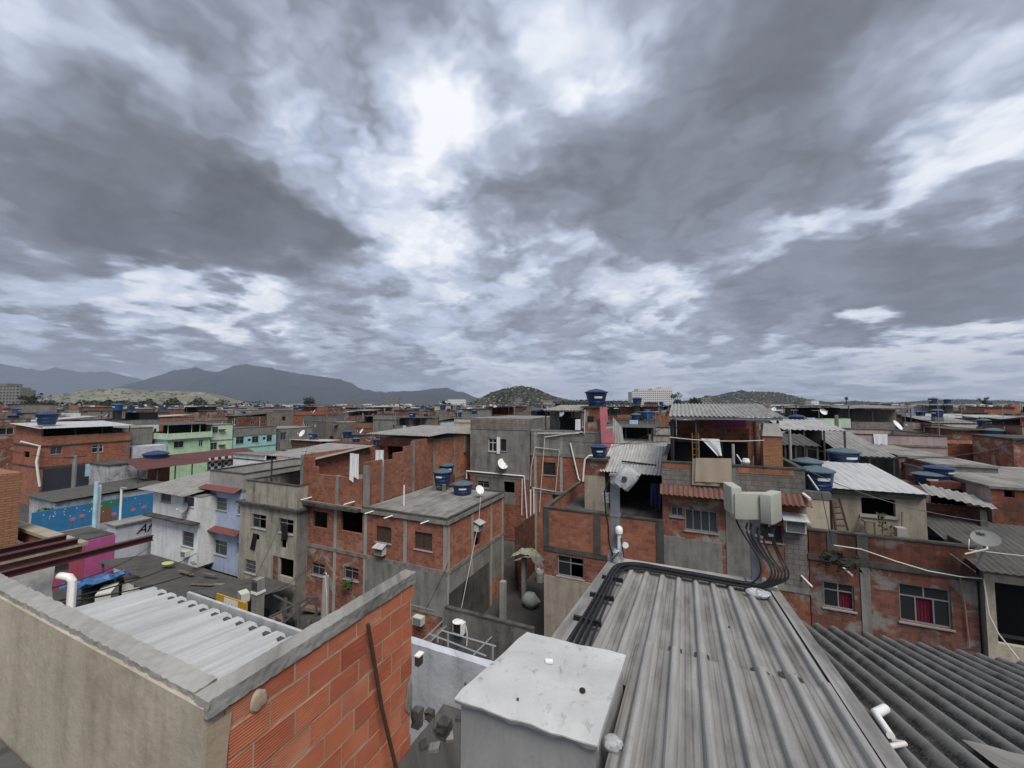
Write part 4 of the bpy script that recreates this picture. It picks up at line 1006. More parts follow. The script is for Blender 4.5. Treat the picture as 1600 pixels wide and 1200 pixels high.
# --- pale blue house and white house
yL = 17.6
LB = house('pale_blue_house', 'pale lilac blue house with red tile trim between white house and beige house', X(327,800,yL), X(378,800,yL), yL, 25, .8, Z(350,762,yL), P_BLUE, P_BLUE,
    F=PF(yL, [('bars',336,776,354,799), ('bars',371,783,379,805), ('trans',329,841,354,870), ('hole', 370, 848, 377, 868)]), slab=.14, over=.02)
zl = Z(350,762,yL); parapet(LB, X(327,750,yL), X(380,750,yL), yL+.02, 24.8, zl, Z(350,738,yL), .14, CONC_L, CONC_D)
for py in (762, 826):
    z_ = Z(350, py, yL); m = MB().use(TILE_R); m.sheet((X(322,py,yL),yL-.55,z_-.12), (X(379,py,yL),yL-.55,z_-.12), (X(379,py,yL),yL-.01,z_+.10), (X(322,py,yL),yL-.01,z_+.10), .22, .03, 'wave', 6, 2, .02); m.build('tile_canopy', LB, smooth=True)
yW = 16.5
WH = house('white_house', 'white two storey house with grey sheet roof and a dish on its front', -38.2, -32.0, yW, 22.5, 1.35, 6.35, P_WHT, P_WHT,
    F=PF(yW, [('grey',252,767,267,786), ('grey',287,774,303,793), ('bars',285,829,302,857)]), slab=.1, over=.0)
z_ = Z(285, 812, yW); MB().use(CONC_D).box(-38.4, -31.8, yW-.55, yW-.003, z_-.05, z_+.06).build('ledge', WH)
sheet_roof(WH, -38.9, -32.6, yW-.7, 23, 6.45, 7.3, S_FIB, .25, .03)
p = ony(291, 803, yW); place('dish_grey', (p.x, yW-.06, p.z-.2), 1.1, .3, 'grey satellite dish under the upper window of the white house', 'satellite dishes')
q = PF(yW, [('a', 287, 860, 300, 870)])[0]; place('ac', ((q[0]+q[1])/2, yW, q[2]), 1.0, 0, 'air conditioner low on the white house wall', 'air conditioners')

# --- yard in front of those houses: dark sheet roofs, sign, posts
yr = thing('shed', 'low shed under old dark patched roof sheets in front of the white house', 'shed', (-28, 13, 0))
for k, (a, b, c, d, z1, z2) in enumerate([(-37.5, -31, 13.2, 16.3, 2.1, 1.5), (-31, -25.3, 12.2, 16.3, 2.35, 1.6), (-25.3, -21.8, 13.0, 16.7, 2.5, 1.9)]):
    sheet_roof(yr, a, b-.03, c, d, z1, z2, S_FIBD, .25, .03, name='roof_sheet', jit=.01)
for px in (-37, -31.3, -25.6, -22): MB().use(WOODL).box(px-.06, px+.06, 13.3, 13.42, 0, 2.0).build('post', yr)
MB().use(P_DKGR).box(-37, -22, 16.1, 16.2, 0, 1.4).build('back_wall', yr)
for k in range(7):
    x_ = random.uniform(-37, -23); y_ = random.uniform(13.4, 15.8); a = random.uniform(-.5, .5); L = random.uniform(.5, 1.6)
    tag(MB().use(WOODL if k % 3 else CONC).obox((x_, y_, 2.02+(2.2-.2*y_/13)*0+.08), (cos(a), sin(a), -.05), (-sin(a), cos(a), -.2), (0, .2, 1), L/2, .12, .02).build('loose_board', None, loc=(x_, y_, 2)), 'loose weathered board lying on the patched shed roof', 'board', 'boards on the shed roof')
p = onz(262, 880, 2.1); m = MB().use(plain('yellow_rag', (.45, .45, .16), .9)); rows = [[(p.x+.45*s*cos(a)*(1+.3*mnoise.noise((cos(a), sin(a), 3))), p.y+.3*s*sin(a), 2.12+.08*(1-s)) for a in [2*pi*i/14 for i in range(14)]] for s in (1, .5, .02)]
m.grid(rows, close=True); tag(m.build('rag', None, loc=(p.x, p.y, 2.1)), 'pale yellow rag lying on the shed roof below the white house', 'rag')
sy = 11.0; a, b = ony(338, 929, sy), ony(385, 955, sy); sg = thing('sign_board', 'yellow sign board with white middle panel and scalloped ornament beside the concrete post', 'sign', ((a.x+b.x)/2, sy, b.z-.2))
MB().use(YEL).box(a.x, b.x, sy, sy+.05, b.z-.25, a.z+.05).build('board', sg)
w_ = b.x-a.x; MB().use(WHITE).box(a.x+w_*.28, a.x+w_*.72, sy-.012, sy-.004, b.z-.24, a.z+.0).build('panel', sg)
m = MB().use(YEL)
for k in range(4):
    cx = a.x+w_*(.33+.11*k); m.face([(cx-w_*.05, sy-.02, a.z-.28), (cx, sy-.02, a.z-.42), (cx+w_*.05, sy-.02, a.z-.28), (cx, sy-.02, a.z-.18)])
m.build('ornament', sg)
py_ = 11.6; a, b = ony(394, 905, py_), ony(402, 905, py_); cp_ = thing('concrete_post', 'square grey concrete post with a white band in front of the beige house', 'post', ((a.x+b.x)/2, py_, 0))
MB().use(CONC).box(a.x, b.x, py_, py_+(b.x-a.x), 0, a.z).build('shaft', cp_); z_ = Z(397, 927, py_); MB().use(WHITE).box(a.x-.03, b.x+.03, py_-.03, py_+.03+(b.x-a.x), z_-.05, z_+.05).build('band', cp_)
MB().use(STEELD).box(a.x-.01, b.x+.01, py_-.012, py_-.001, a.z-.45, a.z-.1).build('plate', cp_)
q = ony(383, 930, 13.5); place('ac', (q.x, 13.6, q.z-.25), 1.1, -.3, 'pale air conditioner box behind the concrete post', 'air conditioners')
frm = thing('steel_frame', 'bare rusty steel roof frame leaning in the yard below the brick house', 'frame', (-18, 12, 1))
for A_, B_ in (((405,918),(468,950)), ((420,965),(480,935)), ((440,975),(494,932)), ((468,950),(466,990)), ((478,932),(496,934)), ((494,934),(494,962))):
    p, q = onz(*A_, 2.0), onz(*B_, 2.0); MB().use(STEELD).tube([p, q], .07, 4).build('bar', frm)
MB().use(STEELD).tube([(-19.5, 13.5, 0), (-19.5, 13.5, 2.05)], .05, 4).build('bar', frm); MB().use(STEELD).tube([(-17.2, 14, 0), (-17.2, 14, 2.05)], .05, 4).build('bar', frm)
for k in range(16):
    p = onz(random.uniform(410, 500), random.uniform(930, 990), .4); a = random.random()*3
    tag(MB().use(random.choice([STEELD, WOODL, CONC_D, BLACK])).obox((p.x, p.y, .3), (cos(a), sin(a), random.uniform(-.4, .4)), (-sin(a), cos(a), 0), (0, 0, 1), random.uniform(.2, .8), random.uniform(.08, .3), random.uniform(.03, .25)).build('scrap_piece', None, loc=(p.x, p.y, 0)), 'dark piece of scrap lying in the cluttered yard', 'scrap', 'scrap in the yard')
y5 = 5.2; a, b = ony(503, 955, y5), ony(513, 955, y5); zt = Z(508, 900, y5); wp = thing('white_post', 'tapered pale round post with wire loop rising behind the brick wall', 'post', ((a.x+b.x)/2, y5, 5))
MB().use(CONC_L).tube([((a.x+b.x)/2, y5, 6), ((a.x+b.x)/2, y5, zt-.6), ((a.x+b.x)/2, y5, zt)], [.075, .07, .052], 12).build('shaft', wp, smooth=True)
MB().use(STEEL).tube([((a.x+b.x)/2+.05*cos(t), y5-.02, zt+.02+.05*sin(t)) for t in [2*pi*i/10 for i in range(11)]], .008, 5).build('wire_loop', wp)
MB().use(PVC).tube([((a.x+b.x)/2+.04, y5-.05, zt), ((a.x+b.x)/2+.09, y5-.05, zt-.3), ((a.x+b.x)/2+.13, y5-.05, zt-1.2)], .008, 5).build('lead', wp)

# --- E: terrace house and tower house right of the alley
yE = 19.0
xE0, xE1 = -6.66, -.98
E1 = house('terrace_house', 'brick terrace house with open covered terrace behind the antenna post', xE0, xE1, yE, 26.5, -.3, 6.95, B_OR, P_GREY, F=PF(yE, [('open',871,867,912,906), ('hole', 870, 965, 880, 985)]), side='-',
    bands=(5.68,), split=((4.2, B_RED, P_GREY),), colf=(), floors=True, slab=.2, over=.0, slabm=CONC_D)
MB().use(P_TAN).box(xE0, X(950,920,yE), yE-.04, yE-.004, .5, 4.35).build('render_panel', E1)
MB().use(P_GREY).box(X(950,900,yE), xE1, yE-.045, yE-.004, 1.0, 5.56).build('render_panel', E1)
parapet(E1, xE0, xE1, yE-.01, 26.5, 6.95, 7.68, .15, B_OR, CONC_D, sides='flk')
MB().use(B_OR).box(xE0+.02, xE1, yE-.012, yE+.14, 5.8, 6.949).build('parapet', E1)
for px in (853, 933, 1031): x_ = X(px,820,yE); MB().use(CONC_D).box(x_-.16, x_+.16, yE-.05, yE-.013, 5.8, 7.66).build('column', E1)
yr_ = 22.2
pil = thing('brick_pillar', 'plastered brick pillar carrying a water tank beside the covered terrace', 'pillar', (-4.6, yr_+.6, 6.95))
MB().use(P_TAN).box(X(912,760,yr_), X(944,760,yr_), yr_+.2, yr_+1.4, 6.95, 8.9).build('shaft', pil); MB().use(B_PAT).box(X(912,760,yr_), X(944,760,yr_), yr_+.2, yr_+1.4, 8.9, 9.75).build('head', pil)
MB().use(CONC_D).box(X(910,760,yr_), X(947,760,yr_), yr_+.1, yr_+1.5, 9.75, 9.88).build('slab', pil)
tank_px('squat', (X(912,760,yr_)+X(944,760,yr_))/2+.15, yr_+.8, 9.88, .95, .4, 'dark blue tank on the plastered pillar beside the covered terrace')
sheet_roof(E1, X(937,737,yr_)-.0, X(1040,742,yr_), yr_, 26.4, 9.22, 10.35, S_FIBL, .177, .03, per=8, nv=3, posts=[(X(1036,742,yr_), yr_+.1)], zp=6.95)
MB().use(BLACK).obox(ony(998, 727, yr_+1.2)+Vector((0, 0, .12)), (1, 0, -.06), (0, 1, .25), (0, 0, 1), .95, .05, .03).build('batten', E1)
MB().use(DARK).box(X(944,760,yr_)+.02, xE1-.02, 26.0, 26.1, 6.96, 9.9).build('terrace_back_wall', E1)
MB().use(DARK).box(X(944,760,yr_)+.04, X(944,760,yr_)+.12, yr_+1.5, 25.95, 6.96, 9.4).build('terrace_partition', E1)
p = ony(951, 752, 23.8); tag(MB().use(plain('magenta_bin', (.42, .02, .09), .5)).box(p.x-.05, p.x+.5, 23.8, 24.2, 7.7, 9.0).build('towel', None, loc=(p.x, 23.8, 7.7)), 'crimson towel hanging inside the dark covered terrace', 'towel')
cloth('hanging_clothes', 'dark blue clothes hanging at the right end of the dark covered terrace', 'laundry', [(-1.75, 22.6, 8.7), (-1.15, 22.6, 8.7), (-1.2, 22.6, 7.35), (-1.8, 22.6, 7.45)], CLOTHN, 3, .06)
a = ony(982, 765, 24); tag(MB().use(plain('faded_blue_towel', (.10, .14, .24), .9)).box(a.x-.1, a.x+.45, 25.9, 25.95, 8.2, 9.0).build('towel', None, loc=(a.x, 25.9, 8.2)), 'faded blue towel on the back wall of the covered terrace', 'towel')
# leaning grey side wall / curved coping going back on the left
E2 = house('tower_house', 'tall half plastered brick house with tile trim, roof terrace and panel antenna mast in front', xE1+.02, 4.40, yE, 27.5, -.3, 9.30, B_PAT, B_RED, side='-',
    F=PF(yE, [('slide4',1070,795,1122,834), ('grey',1048,791,1068,808), ('wood',1184,818,1223,849), ('hole', 1100, 908, 1128, 918)]), bands=(5.62,), colf=(), slab=.16, over=.02, split=((5.62, B_PAT),))
MB().use(P_GREY).box(xE1+.05, X(1070,850,yE), yE-.03, yE-.004, 5.74, 7.1).box(X(1070,850,yE), X(1128,850,yE), yE-.028, yE-.004, 5.74, 7.05).box(X(1135,850,yE), X(1180,800,yE), yE-.03, yE-.004, 5.74, 8.9).build('render_panel', E2)
MB().use(B_BLK).box(X(1226,850,yE), 4.36, yE-.03, yE-.004, 5.74, 7.9).build('render_panel', E2)
MB().use(P_GREY).box(xE1+.02, 2.2, yE-.034, yE-.005, 4.6, 5.5).build('render_panel', E2)
parapet(E2, xE1+.02, 4.40, yE, 27.4, 9.30, 10.36, .15, B_BLK, CONC_D)
MB().use(B_OR).box(X(1152,728,yE), X(1240,735,yE), yE-.012, yE-.001, 10.10, 10.33).box(xE1+.1, X(1080,725,yE), yE-.012, yE-.001, 10.12, 10.33).build('brick_course', E2)
MB().use(CONC).box(X(1144,730,yE)-.14, X(1144,730,yE)+.14, yE-.03, yE-.013, 9.3, 10.3).build('column', E2)
m = MB().use(TILE); m.sheet((xE1-.05,yE-.52,9.04), (4.5,yE-.52,9.04), (4.5,yE-.04,9.38), (xE1-.05,yE-.04,9.38), .20, .035, 'wave', 6, 3, .025, jit=.012); m.build('tile_trim', E2, smooth=True)
MB().use(CONC_L).box(xE1-.02, 4.42, yE-.30, yE-.05, 8.98, 9.08).build('trim_bed', E2)
q = PF(yE, [('a', 1225, 800, 1255, 830)])[0]; place('ac_hood', ((q[0]+q[1])/2, yE, q[2]), (1.15, 1.15, 1.15), 0, 'air conditioner with white hood right of the panel antennas', 'air conditioners')
cloth('draped_sheet', 'large beige sheet hung over the roof parapet of the tower house', 'laundry', [(X(1087,716,yE-.1), yE-.12, Z(1087,716,yE-.1)+.02), (X(1143,716,yE-.1), yE-.12, Z(1143,717,yE-.1)+.02), (X(1143,755,yE-.1), yE-.14, Z(1143,755,yE-.1)), (X(1086,752,yE-.1), yE-.14, Z(1086,752,yE-.1))], CLOTHB, 2, .02)
cloth('draped_sheet', 'pale brown cloth peeking out below the beige sheet on the parapet', 'laundry', [(X(1082,716,yE), yE-.08, Z(1082,716,yE)), (X(1135,717,yE), yE-.08, Z(1135,717,yE)), (X(1124,759,yE), yE-.09, Z(1124,759,yE)), (X(1081,757,yE), yE-.09, Z(1081,757,yE))], plain('pale_cloth', (.32, .27, .19), .9), 2, .01)
# roof terrace of the tower house
yT = 20.6
TR = thing('roof_shelter', 'roof terrace shelter under a wavy fibre cement roof on the tower house', 'shelter', (1.8, 23, 9.46))
SH = sheetmat('fibre_cement_mottled', (.30, .295, .285), .55, lich=(.07, .068, .064))
sheet_roof(TR, X(1045,650,yT), X(1226,654,yT), yT, 27.2, 12.44, 13.05, SH, .2, .035, per=8, nv=5, posts=[(-.5,yT+.3),(.55,yT+.3),(1.75,yT+1.6),(3.9,yT+.3),(-.5,26.8),(3.9,26.8)], zp=9.30, fascia=STEEL)
MB().use(B_RED).box(-.4, 4.1, 26.9, 27.05, 9.3, 12.0).build('back_wall', TR)
MB().use(B_RED).box(.6, 3.1, 23.4, 23.55, 11.0, 11.75).build('half_wall', TR)
MB().use(P_MAG).box(1.3, 3.0, 23.6, 23.66, 11.78, 12.2).build('valance', TR)
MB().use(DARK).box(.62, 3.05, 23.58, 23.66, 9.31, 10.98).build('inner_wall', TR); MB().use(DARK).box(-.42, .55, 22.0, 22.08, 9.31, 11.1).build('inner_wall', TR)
MB().use(CONC_D).box(-.45, .62, 21.6, 22.3, 11.1, 11.22).build('shelf', TR)
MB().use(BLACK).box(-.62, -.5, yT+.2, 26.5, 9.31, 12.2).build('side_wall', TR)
bq = thing('barbecue_chimney', 'tan brick barbecue chimney with pale hood at the right of the roof terrace', 'barbecue', (3.5, yT-.4, 9.46))
a, b = ony(1192, 719, yT), ony(1222, 719, yT); MB().use(B_FACE).box(a.x, b.x, yT-.15, yT+.55, 9.31, Z(1206,681,yT)).build('stack', bq)
zt = Z(1206,681,yT); m = MB().use(CONC_L); e = .12
m.grid([[(a.x-.03,yT-.2,zt),(b.x+.03,yT-.2,zt),(b.x+.03,yT+.6,zt),(a.x-.03,yT+.6,zt)],[(a.x+.08,yT+.0,zt+.55),(b.x-.08,yT,zt+.55),(b.x-.08,yT+.4,zt+.55),(a.x+.08,yT+.4,zt+.55)]], close=True); m.face([(a.x+.08,yT+.0,zt+.55),(b.x-.08,yT,zt+.55),(b.x-.08,yT+.4,zt+.55),(a.x+.08,yT+.4,zt+.55)]); m.build('hood', bq)
p = [ony(px, py, yT-.5) for px, py in ((1095,685),(1124,686),(1128,712),(1112,712))]; cloth('hanging_cloth', 'white cloth folded over the clothesline on the roof terrace', 'laundry', [p[0], p[1], p[2], p[3]+Vector((.25,0,0))], CLOTHW, 1, .03)
wire('clothesline', 'clothesline strung across the front of the roof terrace', ony(1046, 683, yT-.5), ony(1194, 688, yT-.5), .10, .016, PVC, 'clothesline')
tank_px('squat', 2.0, 25.2, 9.31, 1.6, .1, 'big dark blue tank inside the roof terrace shelter')
p = ony(1146, 718, 19.6); pipe('vent_pipe', 'pale vent pipe standing behind the parapet of the roof terrace', [(p.x, 19.6, 9.4), (p.x, 19.6, Z(1146,694,19.6))], .06, CONC_L)
p = ony(1235, 710, 22); pipe('vent_pipe', 'tall pale pipe right of the barbecue chimney', [(p.x, 22, 7.5), (p.x, 22, Z(1235,672,22)), (p.x-.35, 22, Z(1232,673,22)-.1)], .06, CONC_L)
p = ony(1165, 705, 20); chair = thing('folding_trolley', 'small pale folding trolley standing by the roof terrace parapet', 'trolley', (p.x, 20, 9.46))
MB().use(WHITE).tube([(p.x-.2, 20, 9.5), (p.x-.15, 20, 10.4), (p.x-.35, 20, 10.75)], .03, 6).build('handle', chair); MB().use(WHITE).lathe((p.x, 20, 10.35), [(.12, 0), (.17, .1), (.12, .25)], 10).build('basket', chair); MB().use(STEEL).tube([(p.x+.2, 20.1, 9.5), (p.x+.3, 20, 10.7)], .02, 6).build('leg', chair)
ld = thing('ladder', 'orange wooden ladder inside the roof terrace shelter', 'ladder', (.5, 21, 9.46)); 
for dx in (0, .28): MB().use(plain('orange_wood', (.35, .17, .05), .7)).box(.35+dx, .40+dx, 21.0, 21.06, 9.31, 11.6).build('rail', ld)
for k in range(7): MB().use(MATS['orange_wood']).box(.40, .63, 21.01, 21.05, 9.6+.3*k, 9.65+.3*k).build('rung', ld)
# gap between tower house and tan house: tank on beige base
yG = 19.6; a, b = ony(1262, 760, yG), ony(1303, 760, yG)
bs = thing('plastered_pedestal', 'plastered cream tank pedestal squeezed between tower house and tan house', 'pedestal', ((a.x+b.x)/2, yG, 5)); MB().use(P_CREAM).box(4.45, X(1296,790,yG), yG, yG+1.6, 4, Z(1280,780,yG)).build('wall', bs); MB().use(P_DKGR).box(4.44, X(1299,780,yG), yG-.03, yG+1.6, Z(1280,780,yG), Z(1280,769,yG)).build('top_slab', bs)
tank_px('worn', (a.x+b.x)/2+.05, yG+.7, Z(1280,769,yG), 1.18, .3, 'big blue tank with weathered grey lid between tower house and tan house')
tank_px('worn', (a.x+b.x)/2+.1, yG+2.2, Z(1280,766,yG)+.15, 1.1, .9, 'rear tank hidden behind the tank with weathered grey lid')
pipe('overflow_pipe', 'white pipe running down in front of the blue tank with grey lid', [ony(1262, 742, yG-.3), ony(1279, 766, yG-.3)], .03, WHITE)
p = ony(1259, 774, yG-.9); pipe('drain_spout', 'white drain spout under the tile trim at the right end of the tower house', [ony(1253, 770, yG-.5), ony(1266, 780, yG-1.1)], .055, WHITE, 'drain spout')
# --- F: tan house behind brick terrace wall
yF = 20.4
FT = house('tan_house', 'tan rendered house with white sheet roof and one big dark window', X(1300,790,yF), X(1447,790,yF), yF, 25, 4, 9.35, P_TAN, P_TAN, side='-', F=PF(yF, [('hole',1345,770,1400,808)]), slab=.1, over=0)
q = PF(yF, [('a',1345,770,1400,808)])[0]; MB().use(CONC_L).box(q[0]-.08, q[1]+.08, yF-.06, yF-.001, q[2]-.1, q[2]-.005).build('sill', FT)
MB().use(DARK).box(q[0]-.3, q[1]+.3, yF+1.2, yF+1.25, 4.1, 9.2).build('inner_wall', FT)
sheet_roof(FT, X(1298,755,yF-.3), X(1452,761,yF-.3), yF-.3, 25.2, 9.55, 10.02, S_WHT, .3, .015, prof='trap', per=8)
MB().use(CONC_D).box(X(1300,760,yF-.25), X(1448,762,yF-.25), yF-.2, yF-.003, 9.36, 9.50).build('eaves_beam', FT)
F0 = house('brick_house', 'sooty brick house with crimson curtained windows below the tan house', 4.43, 9.15, yE, 20.3, -.3, 7.12, B_PAT, B_DK, side='-',
    F=PF(yE, [('curt',1286,908,1336,956), ('curt',1404,911,1489,984)]), bands=(), colf=[X(1355,940,yE)], slab=.22, over=.06, slabm=CONC_D)
parapet(F0, 4.43, 9.15, yE-.02, 20.35, 7.12, 8.02, .15, B_DK, CONC_D, sides='flr')
for px in (1300, 1347): x_ = X(px,855,yE); MB().use(CONC_D).box(x_-.16, x_+.16, yE-.05, yE-.021, 7.12, 8.0).build('column', F0)
MB().use(CONC).box(X(1353,940,yE)-.14, X(1353,940,yE)+.14, yE-.03, yE-.001, 4.0, 6.9).build('column', F0)
ld = thing('ladder', 'dark wooden ladder leaning on the tan house', 'ladder', (5, 20, 8))
for A_, B_ in (((1299,781),(1306,828)), ((1311,779),(1325,829))): MB().use(WOODB).tube([ony(*A_, yF-.12), ony(*B_, yF-.7)], .045, 4).build('rail', ld)
for k in range(4): t_ = .25+.2*k; MB().use(WOODB).tube([ony(1299,781,yF-.12).lerp(ony(1306,828,yF-.7), t_), ony(1311,779,yF-.12).lerp(ony(1325,829,yF-.7), t_)], .035, 4).build('rung', ld)
pipe('broom', 'broom leaning on the tan house right of its window', [ony(1410, 800, yF-.1), ony(1409, 826, yF-.25)], .03, WOODL, 'broom'); pipe('stick', 'thin stick leaning left of the dark window of the tan house', [ony(1345, 806, yF-.05), ony(1341, 828, yF-.3)], .02, WOODL, 'stick')
p = ony(1408, 832, 19.9); tag(MB().use(CONC_L).box(p.x-.15, p.x+.15, 19.8, 20.1, 7.13, 8.25).build('bucket', None, loc=(p.x, 19.9, 7.13)), 'pale square bucket at the foot of the broom', 'bucket')
tb = thing('bench', 'small rough wooden bench below the dark window of the tan house', 'bench', (6.3, 20, 7.9)); a, b = ony(1349, 819, 20.1), ony(1366, 820, 20.1)
MB().use(WOODL).box(a.x, b.x, 19.95, 20.25, 8.30, 8.36).build('seat', tb); MB().use(WOODL).box(a.x, a.x+.05, 19.97, 20.02, 7.13, 8.30).build('leg', tb); MB().use(WOODL).box(b.x-.05, b.x, 19.97, 20.02, 7.13, 8.30).build('leg', tb)
p = ony(1379, 838, yE+.05); wd = plant('weed', 'tall spindly weed growing from the sooty brick parapet', (p.x, yE+.05, 8.05), .13, .85, 46, plain('dry_green', (.06, .065, .03), .9)); p = ony(1392, 838, yE+.05); plant('weed', 'short reddish weed beside the tall weed on the parapet', (p.x, yE+.05, 8.05), .12, .45, 40, plain('dry_red', (.09, .05, .03), .9))
q = ony(1310, 870, yE-.1); plant('weed', 'dark ferns hanging from the sooty brick wall under the parapet', (q.x, yE-.12, q.z-.6), .7, .8, 130, plain('dark_fern', (.02, .022, .012), .9), stem=False)
pts = [ony(1281, 760, yE-.5), ony(1300, 850, yE-.3), ony(1303, 852, yE-.3), ony(1345, 858, yE-.3), ony(1400, 877, yE-.35), ony(1450, 892, yE-.35), ony(1500, 901, yE-.35), ony(1535, 904, yE-.3)]
pipe('hose', 'white hose sagging across the sooty brick wall', pts[2:], .018, PVC, 'hose'); wire('hose_drop', 'thin wire dropping from the blue tank to the white hose', pts[0], pts[1], -.05, .012, STEELD)
pipe('hose', 'pale hose hanging from the corner by the dish down to the dark roof', [ony(1537, 905, yE-.4), ony(1545, 960, yE-.5), ony(1560, 990, yE-.6), ony(1592, 1030, yE-.9)], .02, PVC, 'hose')
pipe('downpipe', 'thin reddish pipe on the brick wall right of the curtained window', [ony(1500, 903, yE-.1), ony(1507, 940, yE-.06), ony(1515, 1010, yE-.06)], .02, plain('pink_pvc', (.35, .2, .16), .6))
for k, (px, py) in enumerate([(1320, 888), (1259, 905)]): p = ony(px, py, yE-.1); pipe('drain_spout', ['white drain spout below the left end of the sooty parapet', 'white drain spout at the right bottom corner of the tower house'][k], [(p.x-.12, yE-.02, p.z+.08), (p.x+.10, yE-.5, p.z-.10)], .035, WHITE, 'drain spout')
# --- G: far right, dish with lettering, dark open shed
yD2 = 18.2; p = ony(1540, 842, yD2)
dt = thing('satellite_dish', 'large pale grey satellite dish with black lettering at the right end of the sooty wall', 'satellite dish', (p.x, yD2, p.z-.7), 'satellite dishes')
DM = plain('dish_pale', (.17, .175, .172), .6, 0, .12, .3)
nrm = Vector((-.32, -.62, .72)).normalized(); ua = Vector((0.93, -.37, .0)); ua = (ua-nrm*ua.dot(nrm)).normalized(); va = nrm.cross(ua); rows = []
m = MB().use(DM); C0 = Vector(p)
for k in range(8): r = .33*k/7; rows.append([C0+(ua*cos(2*pi*i/28)+va*sin(2*pi*i/28)*.92)*r+nrm*(.4*r*r) for i in range(28)])
m.grid(rows, close=True); m.grid([[q_-nrm*.015 for q_ in reversed(r)] for r in rows], close=True); m.build('reflector', dt, smooth=True)
me = text_mesh('Vsa', .14, 0, .003, .012); me.materials.append(BLACK); tx = bpy.data.objects.new('lettering', me); sc.collection.objects.link(tx)
tp = C0+va*.15-ua*.10+nrm*.035; tx.matrix_world = Matrix.Translation(tp-Vector(dt['_o'])) @ Matrix((ua, va, nrm)).transposed().to_4x4(); tx.parent = dt
tx.matrix_local = Matrix.Translation(tp-Vector(dt['_o'])) @ Matrix((ua, va, nrm)).transposed().to_4x4()
e = C0+nrm*.12-va*.35; MB().use(PVC).tube([C0-va*.34+nrm*.05, C0-va*.5+nrm*.2, C0-va*.75-ua*.5+nrm*.1], .026, 8).build('feed_arm', dt, smooth=True)
MB().use(STEEL).tube([C0-nrm*.02, C0-nrm*.15+Vector((0, .1, -.3)), (p.x-.1, yD2+.3, p.z-1.0)], .035, 8).build('mast', dt)
MB().use(PVC).tube([C0-ua*.36-va*.1, C0-ua*.40-va*.5, C0+ua*.9-va*.42], .014, 6).build('wire_stay', dt)
x0 = X(1537,900,yE-.2); GH = house('shed', 'dark open shed with sagging grey roof sheet and beige wall at the far right', x0, 17.5, yE-.2, 25, -.3, 7.35, P_CREAM, P_GREY, side='-', F=[(x0+.25, 13.5, 5.0, 7.0, 'hole')], slab=.1, over=.0)
sheet_roof(GH, x0-.35, 17.6, yE-.75, 23.5, 7.5, 8.6, S_FIBD, .2, .02, nv=4)
MB().use(DARK).box(x0+.1, 14, yE+1.0, yE+1.1, .2, 7.2).build('inner_wall', GH); MB().use(STEELD).box(x0+.25, 13.4, yE+.3, yE+.36, 5.02, 5.12).build('rail', GH)  # black backing added so the shed opening looks deeply shaded
p = ony(1506, 880, yE-.3); m = MB().use(S_ZINC); m.obox((p.x, yE-.25, p.z), (.7, 0, -.6), (0, 1, .1), (.6, 0, .7), .35, .1, .01); tag(m.build('bent_sheet', None, loc=p), 'bent piece of sheet metal hanging at the right end of the sooty brick wall', 'scrap')
# pyramid lidded tank and roofs right of the tan house
p = ony(1480, 822, 22.5); tank_px('worn', p.x, 22.5, p.z-1.2, 2.6, .2, 'wide blue tank with peaked grey lid right of the tan house', .62)
# ------------------------------------------------------------------ alley between the big brick house and the terrace house
aw = MB().use(P_DKGR); aw.box(-11.60, -6.7, 17.45, 17.62, -1, 2.38); al = thing('alley_wall', 'stained grey alley wall with a rounded air conditioner, right of the big brick house', 'wall', (-9, 17.5, 0)); aw.build('wall', al)
MB().use(CONC_D).box(-11.62, -6.68, 17.42, 17.65, 2.38, 2.46).build('coping', al)
q = PF(17.4, [('a', 712, 965, 727, 989)])[0]; ac2 = thing('air_conditioner', 'round topped condenser unit with hanging hose on the alley wall', 'air conditioner', (q[0], 17.4, q[2]), 'air conditioners')
MB().use(WHITE).box(q[0], q[1], 17.12, 17.44, q[2], q[3]-.08).build('casing', ac2); MB().use(DARK).box(q[0]+.04, q[1]-.12, 17.11, 17.119, q[2]+.06, q[3]-.14).build('grille', ac2)
MB().use(WHITE).lathe(((q[0]+q[1])/2-.05, 17.24, q[3]-.08), [(.27, 0), (.28, .03), (.0, .06)], 18).build('cover', ac2); MB().use(PVC).tube([(q[1]+.05, 17.38, q[3]-.3), (q[1]+.12, 17.38, q[2]), (q[1]+.1, 17.38, q[2]-.6)], .035, 6).build('hose', ac2)
def post_at(px, pyb, pyt, label, w_=.16, z0=0.0):
    p = onz(px, pyb, z0); zt = ony(px, pyt, p.y).z
    t = thing('concrete_post', label, 'post', (p.x, p.y, z0), 'posts in the alley'); MB().use(CONC_L).box(p.x-w_, p.x+w_, p.y-w_, p.y+w_, z0, zt).build('shaft', t); return p, zt
post_at(786, 972, 908, 'nearer bare concrete post standing in the dark alley yard'); pq, zt_ = post_at(819, 938, 872, 'farther concrete post with the tarp over its head in the alley yard', .13)
MB(); p = onz(829, 950, 0); sk = MB().use(WRAP)
sm_ = plain('white_sack', (.45, .46, .44), .7, var=.4, scale=9); sk.use(sm_); rows = []
for j in range(9):
    th = pi*j/8; rows.append([(p.x+.52*cos(a)*sin(th)*(1+.35*mnoise.noise((cos(a)*2, sin(a)*2, j*.6))), p.y+.4*sin(a)*sin(th), .48+.48*cos(th)*(1+.3*mnoise.noise((cos(a)*2.5, sin(a)*2.5, j)))) for a in [2*pi*i/20 for i in range(20)]])
sk.grid(rows, close=True); tag(sk.build('rubble_sack', None, loc=(p.x, p.y, 0), smooth=True), 'bulging white rubble sack standing in the dark alley yard', 'sack')
